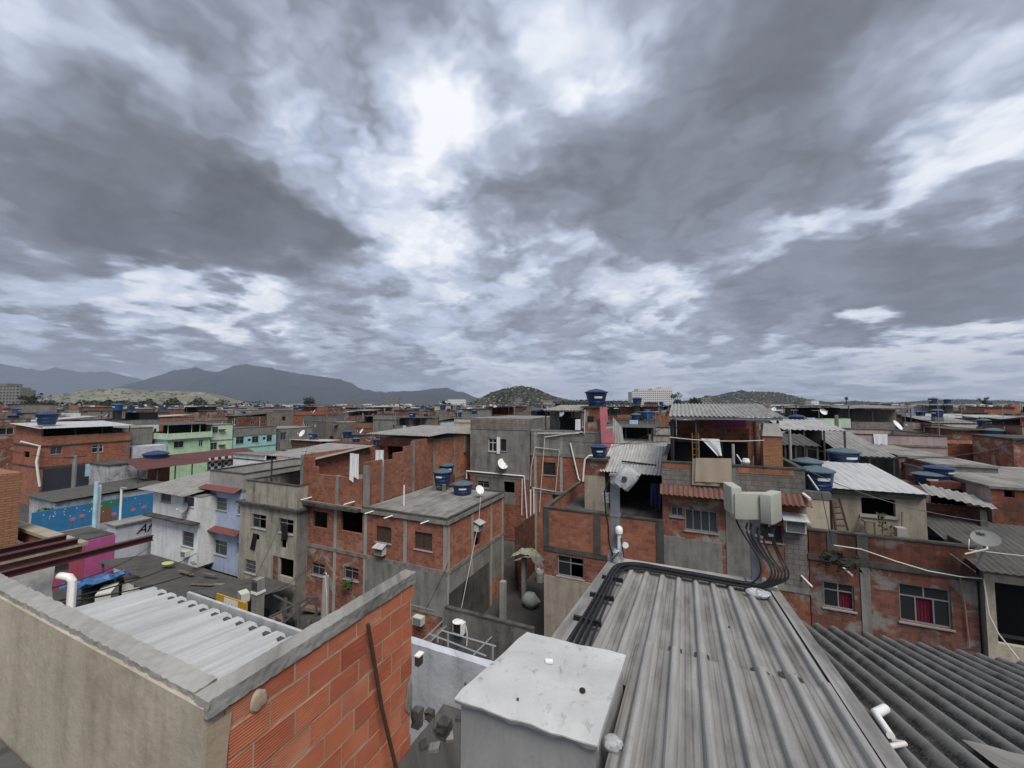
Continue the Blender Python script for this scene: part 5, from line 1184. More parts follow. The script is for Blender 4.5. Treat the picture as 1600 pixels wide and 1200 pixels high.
tp_ = MB().use(plain('mottled_tarp', (.30, .33, .22), .8, var=.6, scale=3)); c0 = Vector((pq.x+.4, pq.y, zt_+.1)); rows = []
for j in range(8): rows.append([c0+Vector((-1.2+2.0*i/11, -.5+1.2*j/7, .5*sin(2.5*i/11)+.18*mnoise.noise((i*.8, j*.8, 1))-.55*(i/11)**2)) for i in range(12)])
tp_.grid(rows); tp_.use(plain('lilac_tarp', (.36, .24, .30), .8, var=.6, scale=3)).grid([[v_+Vector((.25, -.12, -.16-.2*mnoise.noise((v_.x, v_.y, 3)))) for v_ in r] for r in rows[:5]])
tag(tp_.build('tarp', None, loc=c0), 'crumpled green and lilac tarp draped over the farther alley post', 'tarp')
p = onz(812, 840, 1.5); MB()
fr = thing('steel_frame', 'open steel frame over the dark pit in front of the alley wall', 'frame', (-8, 14, 0))
for A_, B_ in (((652,1008),(697,965)), ((662,1013),(697,978)), ((670,990),(760,1025)), ((690,985),(775,1010)), ((700,990),(700,1015)), ((735,1028),(768,995)), ((684,985),(684,1004)), ((770,1008),(770,1030))):
    p, q = onz(*A_, 1.6), onz(*B_, 1.6); MB().use(STEEL).tube([p, q], .045, 4).build('bar', fr)
MB().use(DARK).box(-12.5, -5.5, 9.5, 17.4, .02, .06).build('pit_floor', fr)
MB().use(P_DKGR).box(-11.9, -11.72, 9, 17.55, -.2, 1.3).build('side_wall', fr)
tag(MB().use(B_DK).box(-11.0, -10.9, 25.2, 28.9, 0, 4.4).build('side_wall', None, loc=(-11, 27, 0)), 'red brick side wall at the back of the alley', 'wall')
wh = onz(826, 905, 0); m = MB().use(CREAMP); m.lathe((wh.x+.9, wh.y, 0), [(.28, 0), (.32, .7), (.25, .9)], 12); tag(m.build('barrel', None, loc=(wh.x+.9, wh.y, 0)), 'pale barrel at the back of the alley yard', 'barrel')
# --- D: grey house and D2: pipe covered brick house
yD = 29.0
D1 = house('grey_house', 'tall raw grey rendered house with pipes below, behind the flat concrete roof', -16.85, -11.36, yD, 37, 0, 11.85, P_GREY, P_GREY,
    F=PF(yD, [('white',763,685,776,706), ('wood',782,686,791,705), ('trans',746,751,764,763), ('hole',787,752,804,771)]), bands=(7.05,), split=((7.05, P_GREY),), slab=.1, over=.0)
MB().use(B_RED).box(-16.8, -11.4, yD-.025, yD-.002, 2.0, 4.9).box(-16.8, X(745,757,yD)-.1, yD-.025, yD-.002, 4.9, 6.9).box(X(806,757,yD), -11.4, yD-.025, yD-.002, 4.9, 6.9).build('brick_panel', D1)
MB().use(B_BLK).box(-16.8, -11.4, yD-.03, yD-.003, 10.9, 11.74).build('block_course', D1)
MB().use(WHITE).box(X(776.5,690,yD), X(781.5,690,yD), yD-.05, yD-.004, Z(779,709,yD), Z(779,683,yD)).build('shutter_leaf', D1)
p = ony(784, 730, yD); place('dish', (p.x, yD-.05, p.z-.5), 1.3, .9, 'white satellite dish on the raw grey house wall', 'satellite dishes')
def wp_(y, L, off=.08): return [ony(px, py, y-off) for px, py in L]
for k, (L, r, lab) in enumerate([([(729,748),(729,736),(819,744),(824,820),(822,850)], .06, 'white pipe running along the ledge of the raw grey house and down'), ([(816,748),(815,805)], .04, 'thin white pipe beside the alley end of the raw grey house'),
    ([(829,765),(829,830)], .06, 'left of the two thick white downpipes in the alley'), ([(834,762),(834,832)], .05, 'right of the two thick white downpipes in the alley')]): pipe('white_pipe', lab, wp_(yD, L), r, WHITE)
place('dish', tuple(ony(747, 764, 27.5)), .8, .4, 'small dish in front of the raw grey house', 'satellite dishes') if False else None
xa, xb = X(830,700,yD), X(938,700,yD)
D2 = house('brick_house', 'brick and grey render house covered with thin water pipes behind the terrace house', xa, xb, yD, 36.5, 0, Z(880,673,yD), B_OR, B_PAT,
    F=PF(yD, [('wood',849,722,868,743), ('trans',862,772,884,800)]), bands=(Z(850,710,yD), Z(850,768,yD)), colf=[xa+.35, X(877,740,yD)], slab=.12, over=.03, split=((Z(850,768,yD), B_OR), (Z(850,710,yD), P_GREY, B_PAT)), colm=CONC_L)
zt = Z(880,673,yD); z2 = Z(880,641,yD)
b2 = MB().use(B_PAT); b2.box(X(912,650,yD), X(937,650,yD), yD, yD+2.5, zt, Z(925,637,yD)); b2.build('brick_tower', D2)
q = PF(yD, [('a',918,650,928,659)])[0]; MB().use(DARK).box(q[0], q[1], yD-.03, yD-.002, q[2], q[3]).build('window', D2)
MB().use(CONC_D).box(X(908,640,yD), X(940,640,yD), yD-.15, yD+2.7, Z(925,637,yD), Z(925,637,yD)+.12).build('tower_slab', D2)
sheet_roof(D2, X(850,642,yD), X(909,645,yD), yD-.2, yD+5, z2, z2+.4, S_FIB, .25, .03, posts=[(X(852,650,yD), yD+.1), (X(907,650,yD), yD+.1)], zp=zt)
MB().use(DARK).box(X(866,660,yD), X(899,660,yD), yD+1.5, yD+1.6, zt, Z(880,654,yD)).build('terrace_opening', D2); MB().use(P_GREY).box(X(850,660,yD), X(865,660,yD), yD+1.45, yD+1.6, zt, z2-.1).build('terrace_wall', D2)
cloth('hanging_cloth', 'white sheet hanging upright on the terrace of the pipe covered house', 'laundry', [(X(899,655,yD), yD, Z(899,655,yD)), (X(907,655,yD), yD, Z(907,655,yD)), (X(907,673,yD), yD, Z(907,672,yD)), (X(899,673,yD), yD, Z(899,672,yD))], CLOTHW, 1, .02)
tank_px('squat', X(931,630,yD+1), yD+1.2, Z(925,637,yD)+.12, 1.62, .5, 'large dark blue tank on top of the brick tower beside the pink wall', 1.0)
pk = thing('pink_wall', 'tall pink painted wall end with a curved top beside the brick tower', 'wall', (X(940,680,yD), yD-.3, 6))
P_ = [(937,636),(948,636),(949,655),(946,673),(957,672),(960,690),(963,700),(975,697),(975,704),(952,704),(940,694)]; m = MB().use(P_PINK); F_ = [ony(a, b, yD-.5) for a, b in P_]; K_ = [v_+Vector((0, .18, 0)) for v_ in F_]
m.face(list(reversed(F_))); m.face(K_); [m.face([F_[i], F_[(i+1) % len(F_)], K_[(i+1) % len(F_)], K_[i]]) for i in range(len(F_))]; m.build('wall', pk)
m = MB().use(S_FIB); a, b, c_, d = [ony(px, py, y_) for px, py, y_ in ((957,702,yD-.55), (975,697,yD-.55), (972,668,yD+1.2), (958,652,yD+1.2))]; m.sheet(a, b, c_, d, .2, .03, 'wave', 6, 2); tag(m.build('leaning_sheet', None, loc=a, smooth=True), 'wavy fibre cement sheet leaning against the pink wall', 'roof sheet')
for k, (L, r, lab) in enumerate([([(851,684),(851,683),(910,675),(913,678),(914,640)], .035, 'pipe running along the parapet of the pipe covered house'), ([(836,699),(830,730),(829,760)], .03, 'slanting thin pipe at the left end of the pipe covered house'),
    ([(836,699),(874,703),(868,768),(832,762)], .03, 'rectangular loop of thin pipe round the window of the pipe covered house'), ([(851,684),(850,700),(845,765),(843,800)], .03, 'long thin pipe crossing the window left edge of the pipe covered house'),
    ([(891,692),(904,748),(908,753)], .05, 'leaning white pipe on the brick of the pipe covered house'), ([(840,677),(905,677)], .04, 'horizontal white pipe along the terrace edge of the pipe covered house')]): pipe('thin_pipe', lab, wp_(yD, L, .1), r, PVC if k != 4 else WHITE, n=6)
pts = [ony(px, py, 22.2) for px, py in ((926,712),(921,712),(914,718),(912,735),(911,752))]; pipe('tank_pipe', 'white pipe bending from the tank down the plastered pillar', pts, .05, WHITE)
mw = house('brick_house', 'low brick house with pale barrel tiles between pink wall and tower house', X(957,720,31), X(1037,720,31), 31, 38, 0, Z(990,703,31), B_PAT, P_GREY, F=PF(31, [('hole',985,708,1000,713)]), side='-', slab=.1)

# ------------------------------------------------------------------ left: street of painted houses
xS = -75.0
def SX(px, py): return onx(px, py, xS)
a = SX(64, 700).y; b = SX(203, 700).y
RL = house('brick_house', 'wide brick house with open upper terrace, white roof sheet and navy ground floor', xS-9, xS, a, b, 0, SX(130, 692).z, B_OR, B_OR, F=[(-80.5,-78.5,6.0,6.8,'hole')],
    S=PS(xS, [('grey',79,699,97,709), ('white',144,696,161,706), ('trans',134,725,162,741)]), bands=(SX(130,728).z+.3,), cols=[a+2.9, a+5.3, b-.3], colm=CONC, split=((SX(130,725).z, B_OR, B_OR),), slab=.15, over=.1, slabm=CONC_D)
MB().use(P_NAVY).box(xS-.1, xS+.05, a+.3, b-.1, 0.1, SX(130,728).z+.1).build('navy_wall', RL)
zp0 = SX(130,692).z; zp1 = SX(130,679).z; zr0 = SX(130,667).z
parapet(RL, xS-9, xS, a, b, zp0, zp1, .15, B_OR, None); sheet_roof(RL, xS-9.6, xS+.7, a-.5, b+.3, zr0+.5, zr0+.0, S_WHT, .3, .02, along='x', posts=[(xS-.1, a+.1), (xS-.1, a+3), (xS-.1, a+5.6), (xS-.1, b-.1)], zp=zp1)
MB().use(DARK).box(xS-5, xS-4.9, a+.2, b-.2, zp0, zr0).build('inner_wall', RL); MB().use(B_OR).box(xS-8.9, xS-.3, a+.02, a+.12, zp1, zr0+.2).build('gable_wall', RL)
q = PS(xS, [('a',134,725,162,741)])[0]
for s_, e_ in ((q[0]-.05, q[0]+.55), (q[1]-.55, q[1]+.05)): MB().use(P_SKY).box(xS+.06, xS+.10, s_, e_, q[2], q[3]).build('shutter', RL)
pipe('white_pipe', 'white angled pipe at the left corner of the white roofed brick house', [onx(px, py, xS+.6) for px, py in ((32,690),(62,697),(57,722),(62,760))], .12, WHITE)
tank_px('squat', xS-3, a+1.2, zr0+.35, 2.1, 0, 'dark blue tank on the corner of the white roofed brick house')
a = SX(247, 700).y; c_ = SX(262, 700).y; b = SX(328, 700).y
MH = house('mint_house', 'mint green house with roofed upper veranda', xS-8, xS, c_, b, 0, SX(290, 686).z, P_SKY, P_MINT, F=[], S=PS(xS, [('slide2',272,690,287,699), ('white',311,688,317,697)]), slab=.18, over=.1, slabm=P_MINTL, floors=False)
zv = SX(290,685).z; zw = SX(290,676).z; zx = SX(290,663).z
parapet(MH, xS-8, xS+.4, c_-.3, b+.1, zv, zw, .15, P_MINTL, None); MB().use(P_LILAC).box(xS-3, xS-.02, c_-4.2, c_-.11, 0, SX(232,697).z).build('low_wing', MH)
sheet_roof(MH, xS-8.3, xS+.8, c_-.6, b+.4, zx+.2, zx, S_FIBD, .3, .02, along='x', posts=[(xS+.3, c_-.2), (xS+.3, c_+3), (xS+.3, c_+4.2), (xS+.3, b)], zp=zw, postm=P_MINTL)
MB().use(DARK).box(xS-1.6, xS-1.5, c_, b, zv, zx-.1).build('veranda_back', MH)
a2 = SX(330, 700).y; b2_ = SX(364, 700).y
MI = house('mint_house', 'narrow lighter mint house with small awnings beside the veranda house', xS-8, xS-.3, a2, b2_, 0, SX(345, 663).z, P_MINT, P_MINTL, S=PS(xS-.3, [('grey',332,667,341,676), ('grey',329,692,339,702)]), bands=(SX(345,688).z,), slab=.12, floors=False)
for py in (671, 695): p = onx(346, py, xS-.3); MB().use(STEELD).box(xS-.3, xS+.2, p.y-.5, p.y+.5, p.z-.1, p.z+.05).build('awning', MI)
a3 = SX(365.5, 700).y; b3 = SX(432, 700).y
AQ = house('aqua_house', 'aqua blue house with three windows and worn grey parapet', xS-8, xS-.2, a3, b3, 0, SX(400, 680).z+.2, P_AQUA, P_AQUA, S=PS(xS-.2, [('trans',369,683,381,693), ('hole',387,686,392,689), ('trans',394,682,404,691), ('hole',411,683,415,687), ('trans',417,680,425,689)]), bands=(SX(400,698).z,), slab=.2, floors=False)
parapet(AQ, xS-8, xS-.2, a3, b3, SX(400,680).z+.2, SX(400,670).z+.2, .15, P_GREY, CONC_D)
G2 = house('grey_house', 'two bare grey rendered walls of a low house beyond the aqua house', xS-8, xS+.6, b3+.3, SX(485, 680).y, 0, SX(460, 668).z, P_DKGR, P_GREY, S=PS(xS+.6, [('grey',436,676,447,687)]), slab=.1, floors=False)
house('grey_house', 'plain grey rendered house between the white roofed brick house and the veranda house', xS-14, xS-3.5, SX(203,700).y+.4, c_-.5, 0, SX(225,669).z, P_GREY, P_GREY, slab=.1, floors=False)
# street canopy, chequered wall and worn white wall
xc = -63.0; p1_, p2_ = onx(208, 727, xc), onx(402, 706, xc)
cn = thing('street_canopy', 'long rust red sheet canopy along the street below the mint houses', 'canopy', (xc, (p1_.y+p2_.y)/2, 0))
m = MB().use(S_REDR); zc_ = (p1_.z+p2_.z)/2; m.sheet((xc+1.6,p1_.y,zc_-.5), (xc+1.6,p2_.y,zc_-.5), (xc-3,p2_.y,zc_+.55), (xc-3,p1_.y,zc_+.55), .3, .02, 'trap', 8, 2); m.build('roof_sheet', cn)
n_ = 8
for k in range(n_+1): y_ = p1_.y+(p2_.y-p1_.y)*k/n_; MB().use(STEELD).box(xc+1.2, xc+1.3, y_-.06, y_+.06, 0, zc_-.45).build('post', cn)
def chk(t, b):
    ck = t.n('ShaderNodeTexChecker', {'Vector': uvof(t), 'Color1': c4(.6), 'Color2': c4(.02), 'Scale': 2.2}); setb(t, b, ck.outputs[0], .4)
q1, q2 = onx(326, 726, xc+1.0), onx(362, 715, xc+1.0); tag(MB().use(material('chequered_tiles', chk)).box(xc+.9, xc+1.0, q1.y, q2.y, q1.z-1.6, q1.z+.9).build('tiled_wall', None, loc=(xc, q1.y, 0)), 'black and white chequered tile wall under the rust red canopy', 'wall')
q1, q2 = onx(362, 722, xc), onx(440, 702, xc); tag(MB().use(P_AQUA).box(xc-.4, xc-.2, q1.y, q2.y, 0, q1.z+.8).build('painted_wall', None, loc=(xc, q1.y, 0)), 'pale aqua street wall right of the chequered tiles', 'wall')
xw = -67.0; q1, q2, q3 = onx(169, 727, xw), onx(231, 733, xw), onx(266, 730, xw)
WWh = thing('worn_building', 'low roofless building with worn white wall and bare brick end by the street', 'house', (xw, q2.y, 0))
MB().use(P_WORN).box(xw-5, xw, q1.y, q2.y-.01, 0, q1.z-.1).build('wall', WWh); MB().use(B_OR).box(xw-5, xw-.05, q2.y, q3.y, 0, q2.z).build('brick_wall', WWh); MB().use(CONC_D).box(xw-5.1, xw+.1, q1.y-.1, q2.y, q1.z-.099, q1.z+.05).build('coping', WWh)
p = onx(243, 722, -66); tank_px('squat', p.x, p.y, p.z-.6, 2.6, 0, 'dark blue tank at the left end of the rust red canopy')
xm = -58.5; mu = thing('mural_wall', 'blue mural wall with painted tree and pink flowers', 'wall', (xm, 20, 0)); ma, mb2 = onx(50, 810, xm).y, onx(242, 785, xm).y
MB().use(P_MURAL).box(xm-.2, xm, ma, mb2, 0, 2.38).build('wall', mu)
def disc(mat_, py_, pz_, r, k): m = MB().use(mat_); m.face([(xm+.012+.003*k, py_+r*cos(a), pz_+r*sin(a)*.9) for a in [2*pi*i/14 for i in range(14)]]); return m
PNK, BRN, GRN = plain('mural_pink', (.42, .14, .20), .9), plain('mural_brown', (.17, .075, .045), .9), plain('mural_green', (.03, .15, .07), .9)
for px, py in ((114,811),(128,806),(208,796),(225,792),(178,803)):
    p = onx(px, py, xm); o = disc(PNK, p.y, p.z, .22, 1).build('painted_flower', mu); MB().use(GRN).box(xm+.002, xm+.010, p.y-.03, p.y+.03, max(.1, p.z-.9), p.z-.2).build('painted_stem', o)
p = onx(166, 797, xm); m = MB().use(BRN); m.face([(xm+.012, p.y-1.0, .1), (xm+.012, p.y+.9, .1), (xm+.012, p.y+.35, 1.0), (xm+.012, p.y+.5, 1.75), (xm+.012, p.y-.5, 1.75), (xm+.012, p.y-.4, 1.0)]); m.build('painted_trunk', mu)
m = MB().use(GRN); m.face([(xm+.016, p.y+1.5*cos(a)*(1+.2*sin(5*a)), 1.95+.36*sin(a)) for a in [2*pi*i/28 for i in range(28)]]); m.build('painted_crown', mu)
for k in range(22): y_ = random.uniform(ma+.5, mb2-.5); o = disc(WHITE, y_, random.uniform(1.2, 2.25), .045, 2); o.build('painted_star', mu)
for px, pt, pb, mt, nm in ((147, 752, 832, P_SKY, 'thick pale blue pole in front of the mural'), (153, 757, 829, WHITE, 'slim white pole right beside the pale blue pole'), (187, 762, 822, WHITE, 'slim white lamp pole before the right half of the mural')):
    p = onz(px, pb, .05); zt = ony(px, pt, p.y).z; t = thing('pole', nm, 'pole', (p.x, p.y, 0)); MB().use(mt).tube([(p.x, p.y, 0), (p.x, p.y, zt)], .19 if px == 147 else .10, 10).build('shaft', t, smooth=True)
    if px == 187: MB().use(GREY_P).box(p.x-.1, p.x+.9, p.y-.1, p.y+.1, zt, zt+.1).build('arm', t)
pz = onz(115, 765, 2.0); t = thing('power_pole', 'grey concrete power pole before the navy ground floor', 'power pole', (-70, 22, 0)); p = onx(116, 740, -70); MB().use(CONC).tube([(p.x, p.y, 0), (p.x, p.y, onx(118, 712, -70).z)], .22, 8).build('shaft', t); MB().use(WOODB).box(p.x-.1, p.x+.1, p.y-1, p.y+1, onx(118, 715, -70).z, onx(118, 715, -70).z+.15).build('crossarm', t)
p = onz(85, 812, 1.0); plant('bush', 'leafy dark bush under a pale parasol by the mural', (p.x, p.y, .3), 1.3, 2.0, 260, GREENL)
um = thing('parasol', 'tilted pale green parasol over the bush by the mural', 'parasol', (p.x+1, p.y, 0)); MB().use(P_MINTL).lathe((p.x+.9, p.y, 2.0), [(.75, -.05), (.5, .12), (.03, .25)], 9, cap=False).build('canopy', um); MB().use(WHITE).tube([(p.x+.9, p.y, 0), (p.x+.9, p.y, 2.26)], .05, 6).build('pole', um)
sh_ = house('shed', 'low worn shed with dark sagging roof between mural and white walls', -66, -59.2, 17.6, 26.5, 0, 2.9, P_WORN, P_WORN, slab=.1, floors=False); sheet_roof(sh_, -66.3, -58.9, 17.3, 26.8, 3.05, 3.3, S_FIBD, .3, .03, jit=.03)
# script wall and pink wall
xp = -40.5; t0 = onx(181, 823, xp); t1 = onx(243, 811, xp); u0 = onx(108, 850, xp)
sw = thing('white_shop_wall', 'white shop wall with black cursive lettering next to the white house', 'wall', (xp, (t0.y+t1.y)/2, 0)); MB().use(P_LILAC).box(xp-1.4, xp, t0.y, t1.y+2, 0, t0.z).build('wall', sw); MB().use(CONC).box(xp-1.5, xp+.15, t0.y-.1, t1.y+2.1, t0.z, t0.z+.12).build('roof_slab', sw)
me = text_mesh('Affr', .95, .40, .012, .0); me.materials.append(BLACK); tx = bpy.data.objects.new('lettering', me); sc.collection.objects.link(tx); p = onx(230, 825, xp); tx.parent = sw
tx.matrix_local = Matrix.Translation(Vector((xp+.015, p.y+.05, p.z))-Vector(sw['_o'])) @ Matrix(((0, 1, 0), (0, 0, 1), (1, 0, 0))).transposed().to_4x4()
q = PS(xp, [('a', 231, 838, 238, 868)])[0]; MB().use(GREY_P).box(xp-.02, xp+.03, q[0], q[1], 0, q[3]).build('door', sw)
mw2 = thing('pink_shop_wall', 'magenta and crimson painted wall behind the white drain pipe', 'wall', (xp, t0.y-2, 0)); zp_ = onx(150, 842, xp).z; ym = onx(132, 870, xp).y
MB().use(P_MAG).box(xp-4, xp+.02, ym, t0.y-.02, 0, zp_).build('magenta_wall', mw2); MB().use(P_CRIM).box(xp-4, xp+.01, u0.y-3, ym-.01, 0, zp_-.3).build('crimson_wall', mw2); MB().use(CONC_D).box(xp-4.2, xp-.1, u0.y-3, t0.y-.05, zp_+.001, zp_+.1).build('roof_slab', mw2)
tag(MB().use(plaster('yard_concrete', (.22, .215, .205), .5, .2)).box(-64, -44.6, 5, 29, 0.004, .03).build('mural_court', None), kind='structure')
p0 = onz(152, 912, 1.6); m = MB().use(TARP); m.grid([[(p0.x-1.6+3.0*i/10, p0.y-1.3+2.4*j/8, 1.6+.45*mnoise.noise((i*.7, j*.7, 3))+.5*(i/10)) for i in range(11)] for j in range(9)]); tag(m.build('tarp', None, loc=p0), 'crumpled blue tarp slung over the yard below the magenta wall', 'tarp')
for k in range(14):
    p = onz(random.uniform(120, 235), random.uniform(925, 955), .5); a = random.random()*3; w_ = random.uniform(.2, .6); h_ = random.uniform(.2, .9)
    tag(MB().use(random.choice([BLACK, WOODB, CONC_D, STEELD, CREAMP])).obox((p.x, p.y, h_), (cos(a), sin(a), .1), (-sin(a), cos(a), 0), (0, 0, 1), w_, w_*.6, h_).build('stored_junk', None, loc=(p.x, p.y, 0)), 'dark piece of junk stored in the yard under the blue tarp', 'junk', 'junk under the blue tarp')
# near left: tan brick block, parapet, red steel beams, whitewashed wall
L1 = thing('face_brick_block', 'tan face brick block with a walled lower terrace at the left edge', 'house', (-16, 3, 8)); e_ = onx(33, 760, -16.2)
MB().use(B_FACE).box(-24, -16.2, -3, e_.y, 0, onx(33, 738, -16.2).z).build('wall', L1)
t = thing('terrace_wall', 'tan face brick parapet around the lower terrace at the left edge', 'wall', (-14, 4, 8)); zt = 9.6
MB().use(B_FACE).box(-18.5, -13.7, 4.40, 4.55, 9.2, zt-.08).box(-13.85, -13.7, -3, 4.40, 9.2, zt-.08).build('parapet', t); MB().use(P_TAN).box(-18.5, -13.6, 4.33, 4.62, zt-.08, zt).box(-13.95, -13.6, -3, 4.33, zt-.08, zt).build('coping', t); MB().use(CONC).box(-18.5, -13.86, -3, 4.39, 8.95, 9.1).build('terrace_floor', t)
for k, (x_, ya, yb_, s_) in enumerate(((-10.42, -1, 4.52, .055), (-11.35, -1, 3.70, .075), (-11.62, -1, 3.62, .06))):
    p = MB().use(REDST); z_ = 10.16+.06*k; p.box(x_-s_, x_+s_, ya, yb_, z_-.055, z_-.042).box(x_-s_, x_+s_, ya, yb_, z_+.045, z_+.058).box(x_-.012, x_+.012, ya, yb_, z_-.042, z_+.045)
    tag(p.build('steel_beam', None, loc=(x_, ya, z_)), ['long oxide red steel beam reaching out over the pink wall', 'middle dark red steel beam below the face brick parapet', 'rear dark red steel beam against the face brick parapet'][k], 'steel beam', 'red steel beams')
wm = plaster('whitewash_patchy', (.74, .74, .73), .30, .2, patch=(.46, .43, .39)); m = MB().use(wm); rough_box(m, -10.95, -10.75, -1.5, 3.22, 6, 10.05, .03, .14, 1.8); tag(m.build('whitewashed_wall', None, loc=(-10.8, 2, 6), smooth=True), 'patchy whitewashed wall end under the red steel beams', 'wall')
p = ony(110, 915, 3.28); pipe('drain_pipe', 'white drain pipe with elbow at the end of the whitewashed wall', [(p.x, 3.3, 7.0), (p.x, 3.3, p.z+.08), (p.x-.05, 3.28, p.z+.14), (p.x-.22, 3.2, p.z+.17)], .062, WHITE, n=12)
for k, (A_, B_, s_) in enumerate([((0,960,-12),(310,862,-33),.35), ((60,948,-12),(330,880,-31),.3), ((140,905,-38),(330,820,-62),.5), ((0,940,-14),(236,852,-40),.4), ((0,700,-60),(118,716,-66),.3)]):
    p, q = onx(*A_), onx(*B_); wire('cable', ['lower cable running from left to the white house', 'second cable sagging towards the white house', 'cable crossing the mural court', 'cable passing below the red beam end', 'power line reaching the concrete power pole'][k], p, q, s_, .022, BLACK)

# ------------------------------------------------------------------ roofs and shelters right of the roof terrace
def shelter(name, label, L, yf, depth, rise, m, zp, posts=4, low=None, back=DARK):
    (ax_, ay_), (bx_, by_) = L; a, b = ony(ax_, ay_, yf), ony(bx_, by_, yf); zf = (a.z+b.z)/2
    t = thing(name, label, 'shelter', ((a.x+b.x)/2, yf, zp)); n = posts
    sheet_roof(t, a.x, b.x, yf, yf+depth, zf, zf+rise, m, .25, .03, nv=2, jit=.004, posts=[(a.x+.15+(b.x-a.x-.3)*k/(n-1), yf+.12) for k in range(n)]+[(a.x+.15, yf+depth-.1), (b.x-.15, yf+depth-.1)], zp=zp)
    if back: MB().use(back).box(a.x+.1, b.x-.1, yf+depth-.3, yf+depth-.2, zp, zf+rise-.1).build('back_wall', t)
    if low: MB().use(low[0]).box(a.x+.05, b.x-.05, yf+.2, yf+.32, zp, low[1]).build('low_wall', t)
    MB().use(CONC_D).box(a.x, b.x, yf, yf+depth, zp-.14, zp).build('floor', t); MB().use(low[0] if low else B_PAT).box(a.x+.1, b.x-.1, yf+.1, yf+depth-.1, 0, zp-.141).build('walls_below', t)
    return a, b, zf
shelter('roof_shelter', 'pale flat roofed shelter on thin posts right of the barbecue chimney', ((1222, 668), (1326, 676)), 27.5, 4.5, .45, S_FIBL, 9.0, 4, (P_WHT, 9.75))
shelter('roof_shelter', 'low dark roofed shelter below the pale flat roofed shelter', ((1222, 693), (1284, 699)), 23.6, 3.4, .35, S_FIBD, 7.6, 4, (P_CREAM, 8.5))
a, b, z_ = shelter('roof_shelter', 'dark open shed with broad grey roof behind the tan house', ((1318, 712), (1403, 714)), 28.0, 6.5, 1.0, S_FIB, 7.6, 3, None)
tank_px('worn', ony(1318, 728, 25.8).x, 25.8, ony(1318, 728, 25.8).z, 1.35, .4, 'wide blue tank behind the white sheet roof of the tan house', .85)
MBt = ony(1318, 729, 25.8); tag(MB().use(B_PAT).box(MBt.x-1.0, MBt.x+1.0, 25.0, 26.8, 0, MBt.z-.01).build('brick_stand', None, loc=(MBt.x, 25.8, 0)), 'brick stand under the wide blue tank behind the tan house', 'stand')
h_ = house('brick_house', 'grey and brick house with slanting parapet right of the dark open shed', ony(1405, 730, 28.5).x, ony(1488, 730, 28.5).x, 28.5, 35, 0, Z(1440, 712, 28.5), B_PAT, P_GREY, side='-', F=PF(28.5, [('hole', 1408, 722, 1420, 735)]), slab=.1)
h_ = house('grey_house', 'low bare rendered house with blue tanks in front, right of the white sheet roof', ony(1462, 738, 26).x, ony(1560, 740, 26).x, 26, 33, 0, Z(1500, 726, 26), P_GREY, B_RED, side='-', F=[], slab=.1, split=((5.5, P_GREY, B_RED),))
for k, (px, py, w_) in enumerate([(1450, 757, 1.0), (1476, 749, 1.0), (1486, 776, 1.1), (1526, 785, 1.05)]):
    p = ony(px, py, 24.2); tank_px(('worn', 'blue', 'blue', 'squat')[k], p.x, 24.2+.4*(k % 2), p.z, w_, k*.7, ['low blue tank with grey lid directly right of the white sheet roof', 'blue tank squeezed behind the grey lidded one right of the tan house', 'front blue tank with white label right of the tan house', 'dark blue tank farthest right in the row beyond the tan house'][k], .7)
    tag(MB().use(B_DK).box(p.x-.8, p.x+.8, 23.5, 25.4, 0, p.z-.02).build('brick_stand', None, loc=(p.x, 24.2, 0)), 'sooty brick stand under a blue tank right of the tan house', 'stand', 'brick tank stands')
a, b = ony(1450, 772, 21.5), ony(1562, 797, 21.5); ln = thing('lean_to_roof', 'long pale sagging roof strip running right from the tan house', 'roof', (a.x, 21.5, 8)); m = MB().use(S_FIB); m.sheet(a, b, b+Vector((.2, 1.2, .25)), a+Vector((.2, 1.2, .25)), .25, .03, 'wave', 6, 2); m.build('roof_sheet', ln, smooth=True); MB().use(B_DK).box(a.x+.2, b.x, 22.2, 22.35, 4, b.z-.1).build('wall', ln); MB().use(CONC_D).box(b.x-.5, b.x-.3, 21.6, 21.8, 4, b.z-.05).build('post', ln)
a, b = ony(1547, 755, 22), ony(1640, 770, 22); house('brick_house', 'dark brick house with black window and sloping grey roof at the right edge', a.x, a.x+6, 22, 29, 0, a.z-.1, B_DK, P_ROSE, side='-', F=PF(22, [('hole', 1568, 757, 1586, 778)]), slab=.1)

pipe('hose', 'pale hose running down the right side of the big brick house past its air conditioner', [onx(751, 776, -11.5), onx(748, 815, -11.45), onx(741, 850, -11.4), onx(731, 900, -11.4), onx(721, 950, -11.4)], .014, PVC, 'hose')
for k, (A_, B_, s_) in enumerate([((700,880,-11.6),(665,952,-12.5),.1), ((480,700,-22.8),(395,910,-24),.6), ((520,850,-21),(400,935,-19.5),.5)]):
    wire('cable', ['thin cable from the corner of the big brick house down to its grey wall', 'cable from the upper terrace down to the concrete post', 'cable from the brick house front to the steel frame'][k], onx(*A_), onx(*B_), s_, .014, BLACK)
for k, (A_, B_, s_) in enumerate([((830,680,28),(1040,690,21),.3), ((735,700,28.8),(470,705,19),.5), ((1258,700,20),(1600,690,26),.6), ((945,700,24),(1052,660,21),.2), ((1262,735,19.5),(1540,815,18.6),.3), ((640,690,31),(890,640,29.5),.4), ((0,690,22),(330,720,26),.3)]):
    p, q = ony(*A_), ony(*B_); wire('cable', ['dark cable between the pipe covered house and the roof terrace', 'dark cable from the raw grey house over the stepped brick wall', 'dark cable from the barbecue chimney to the right edge', 'short dark cable beside the covered terrace', 'dark cable from the tank to the lettered dish', 'dark cable from the grey sheet roof to the brick tower', 'long dark cable over the street of painted houses'][k], p, q, s_, .014, BLACK)
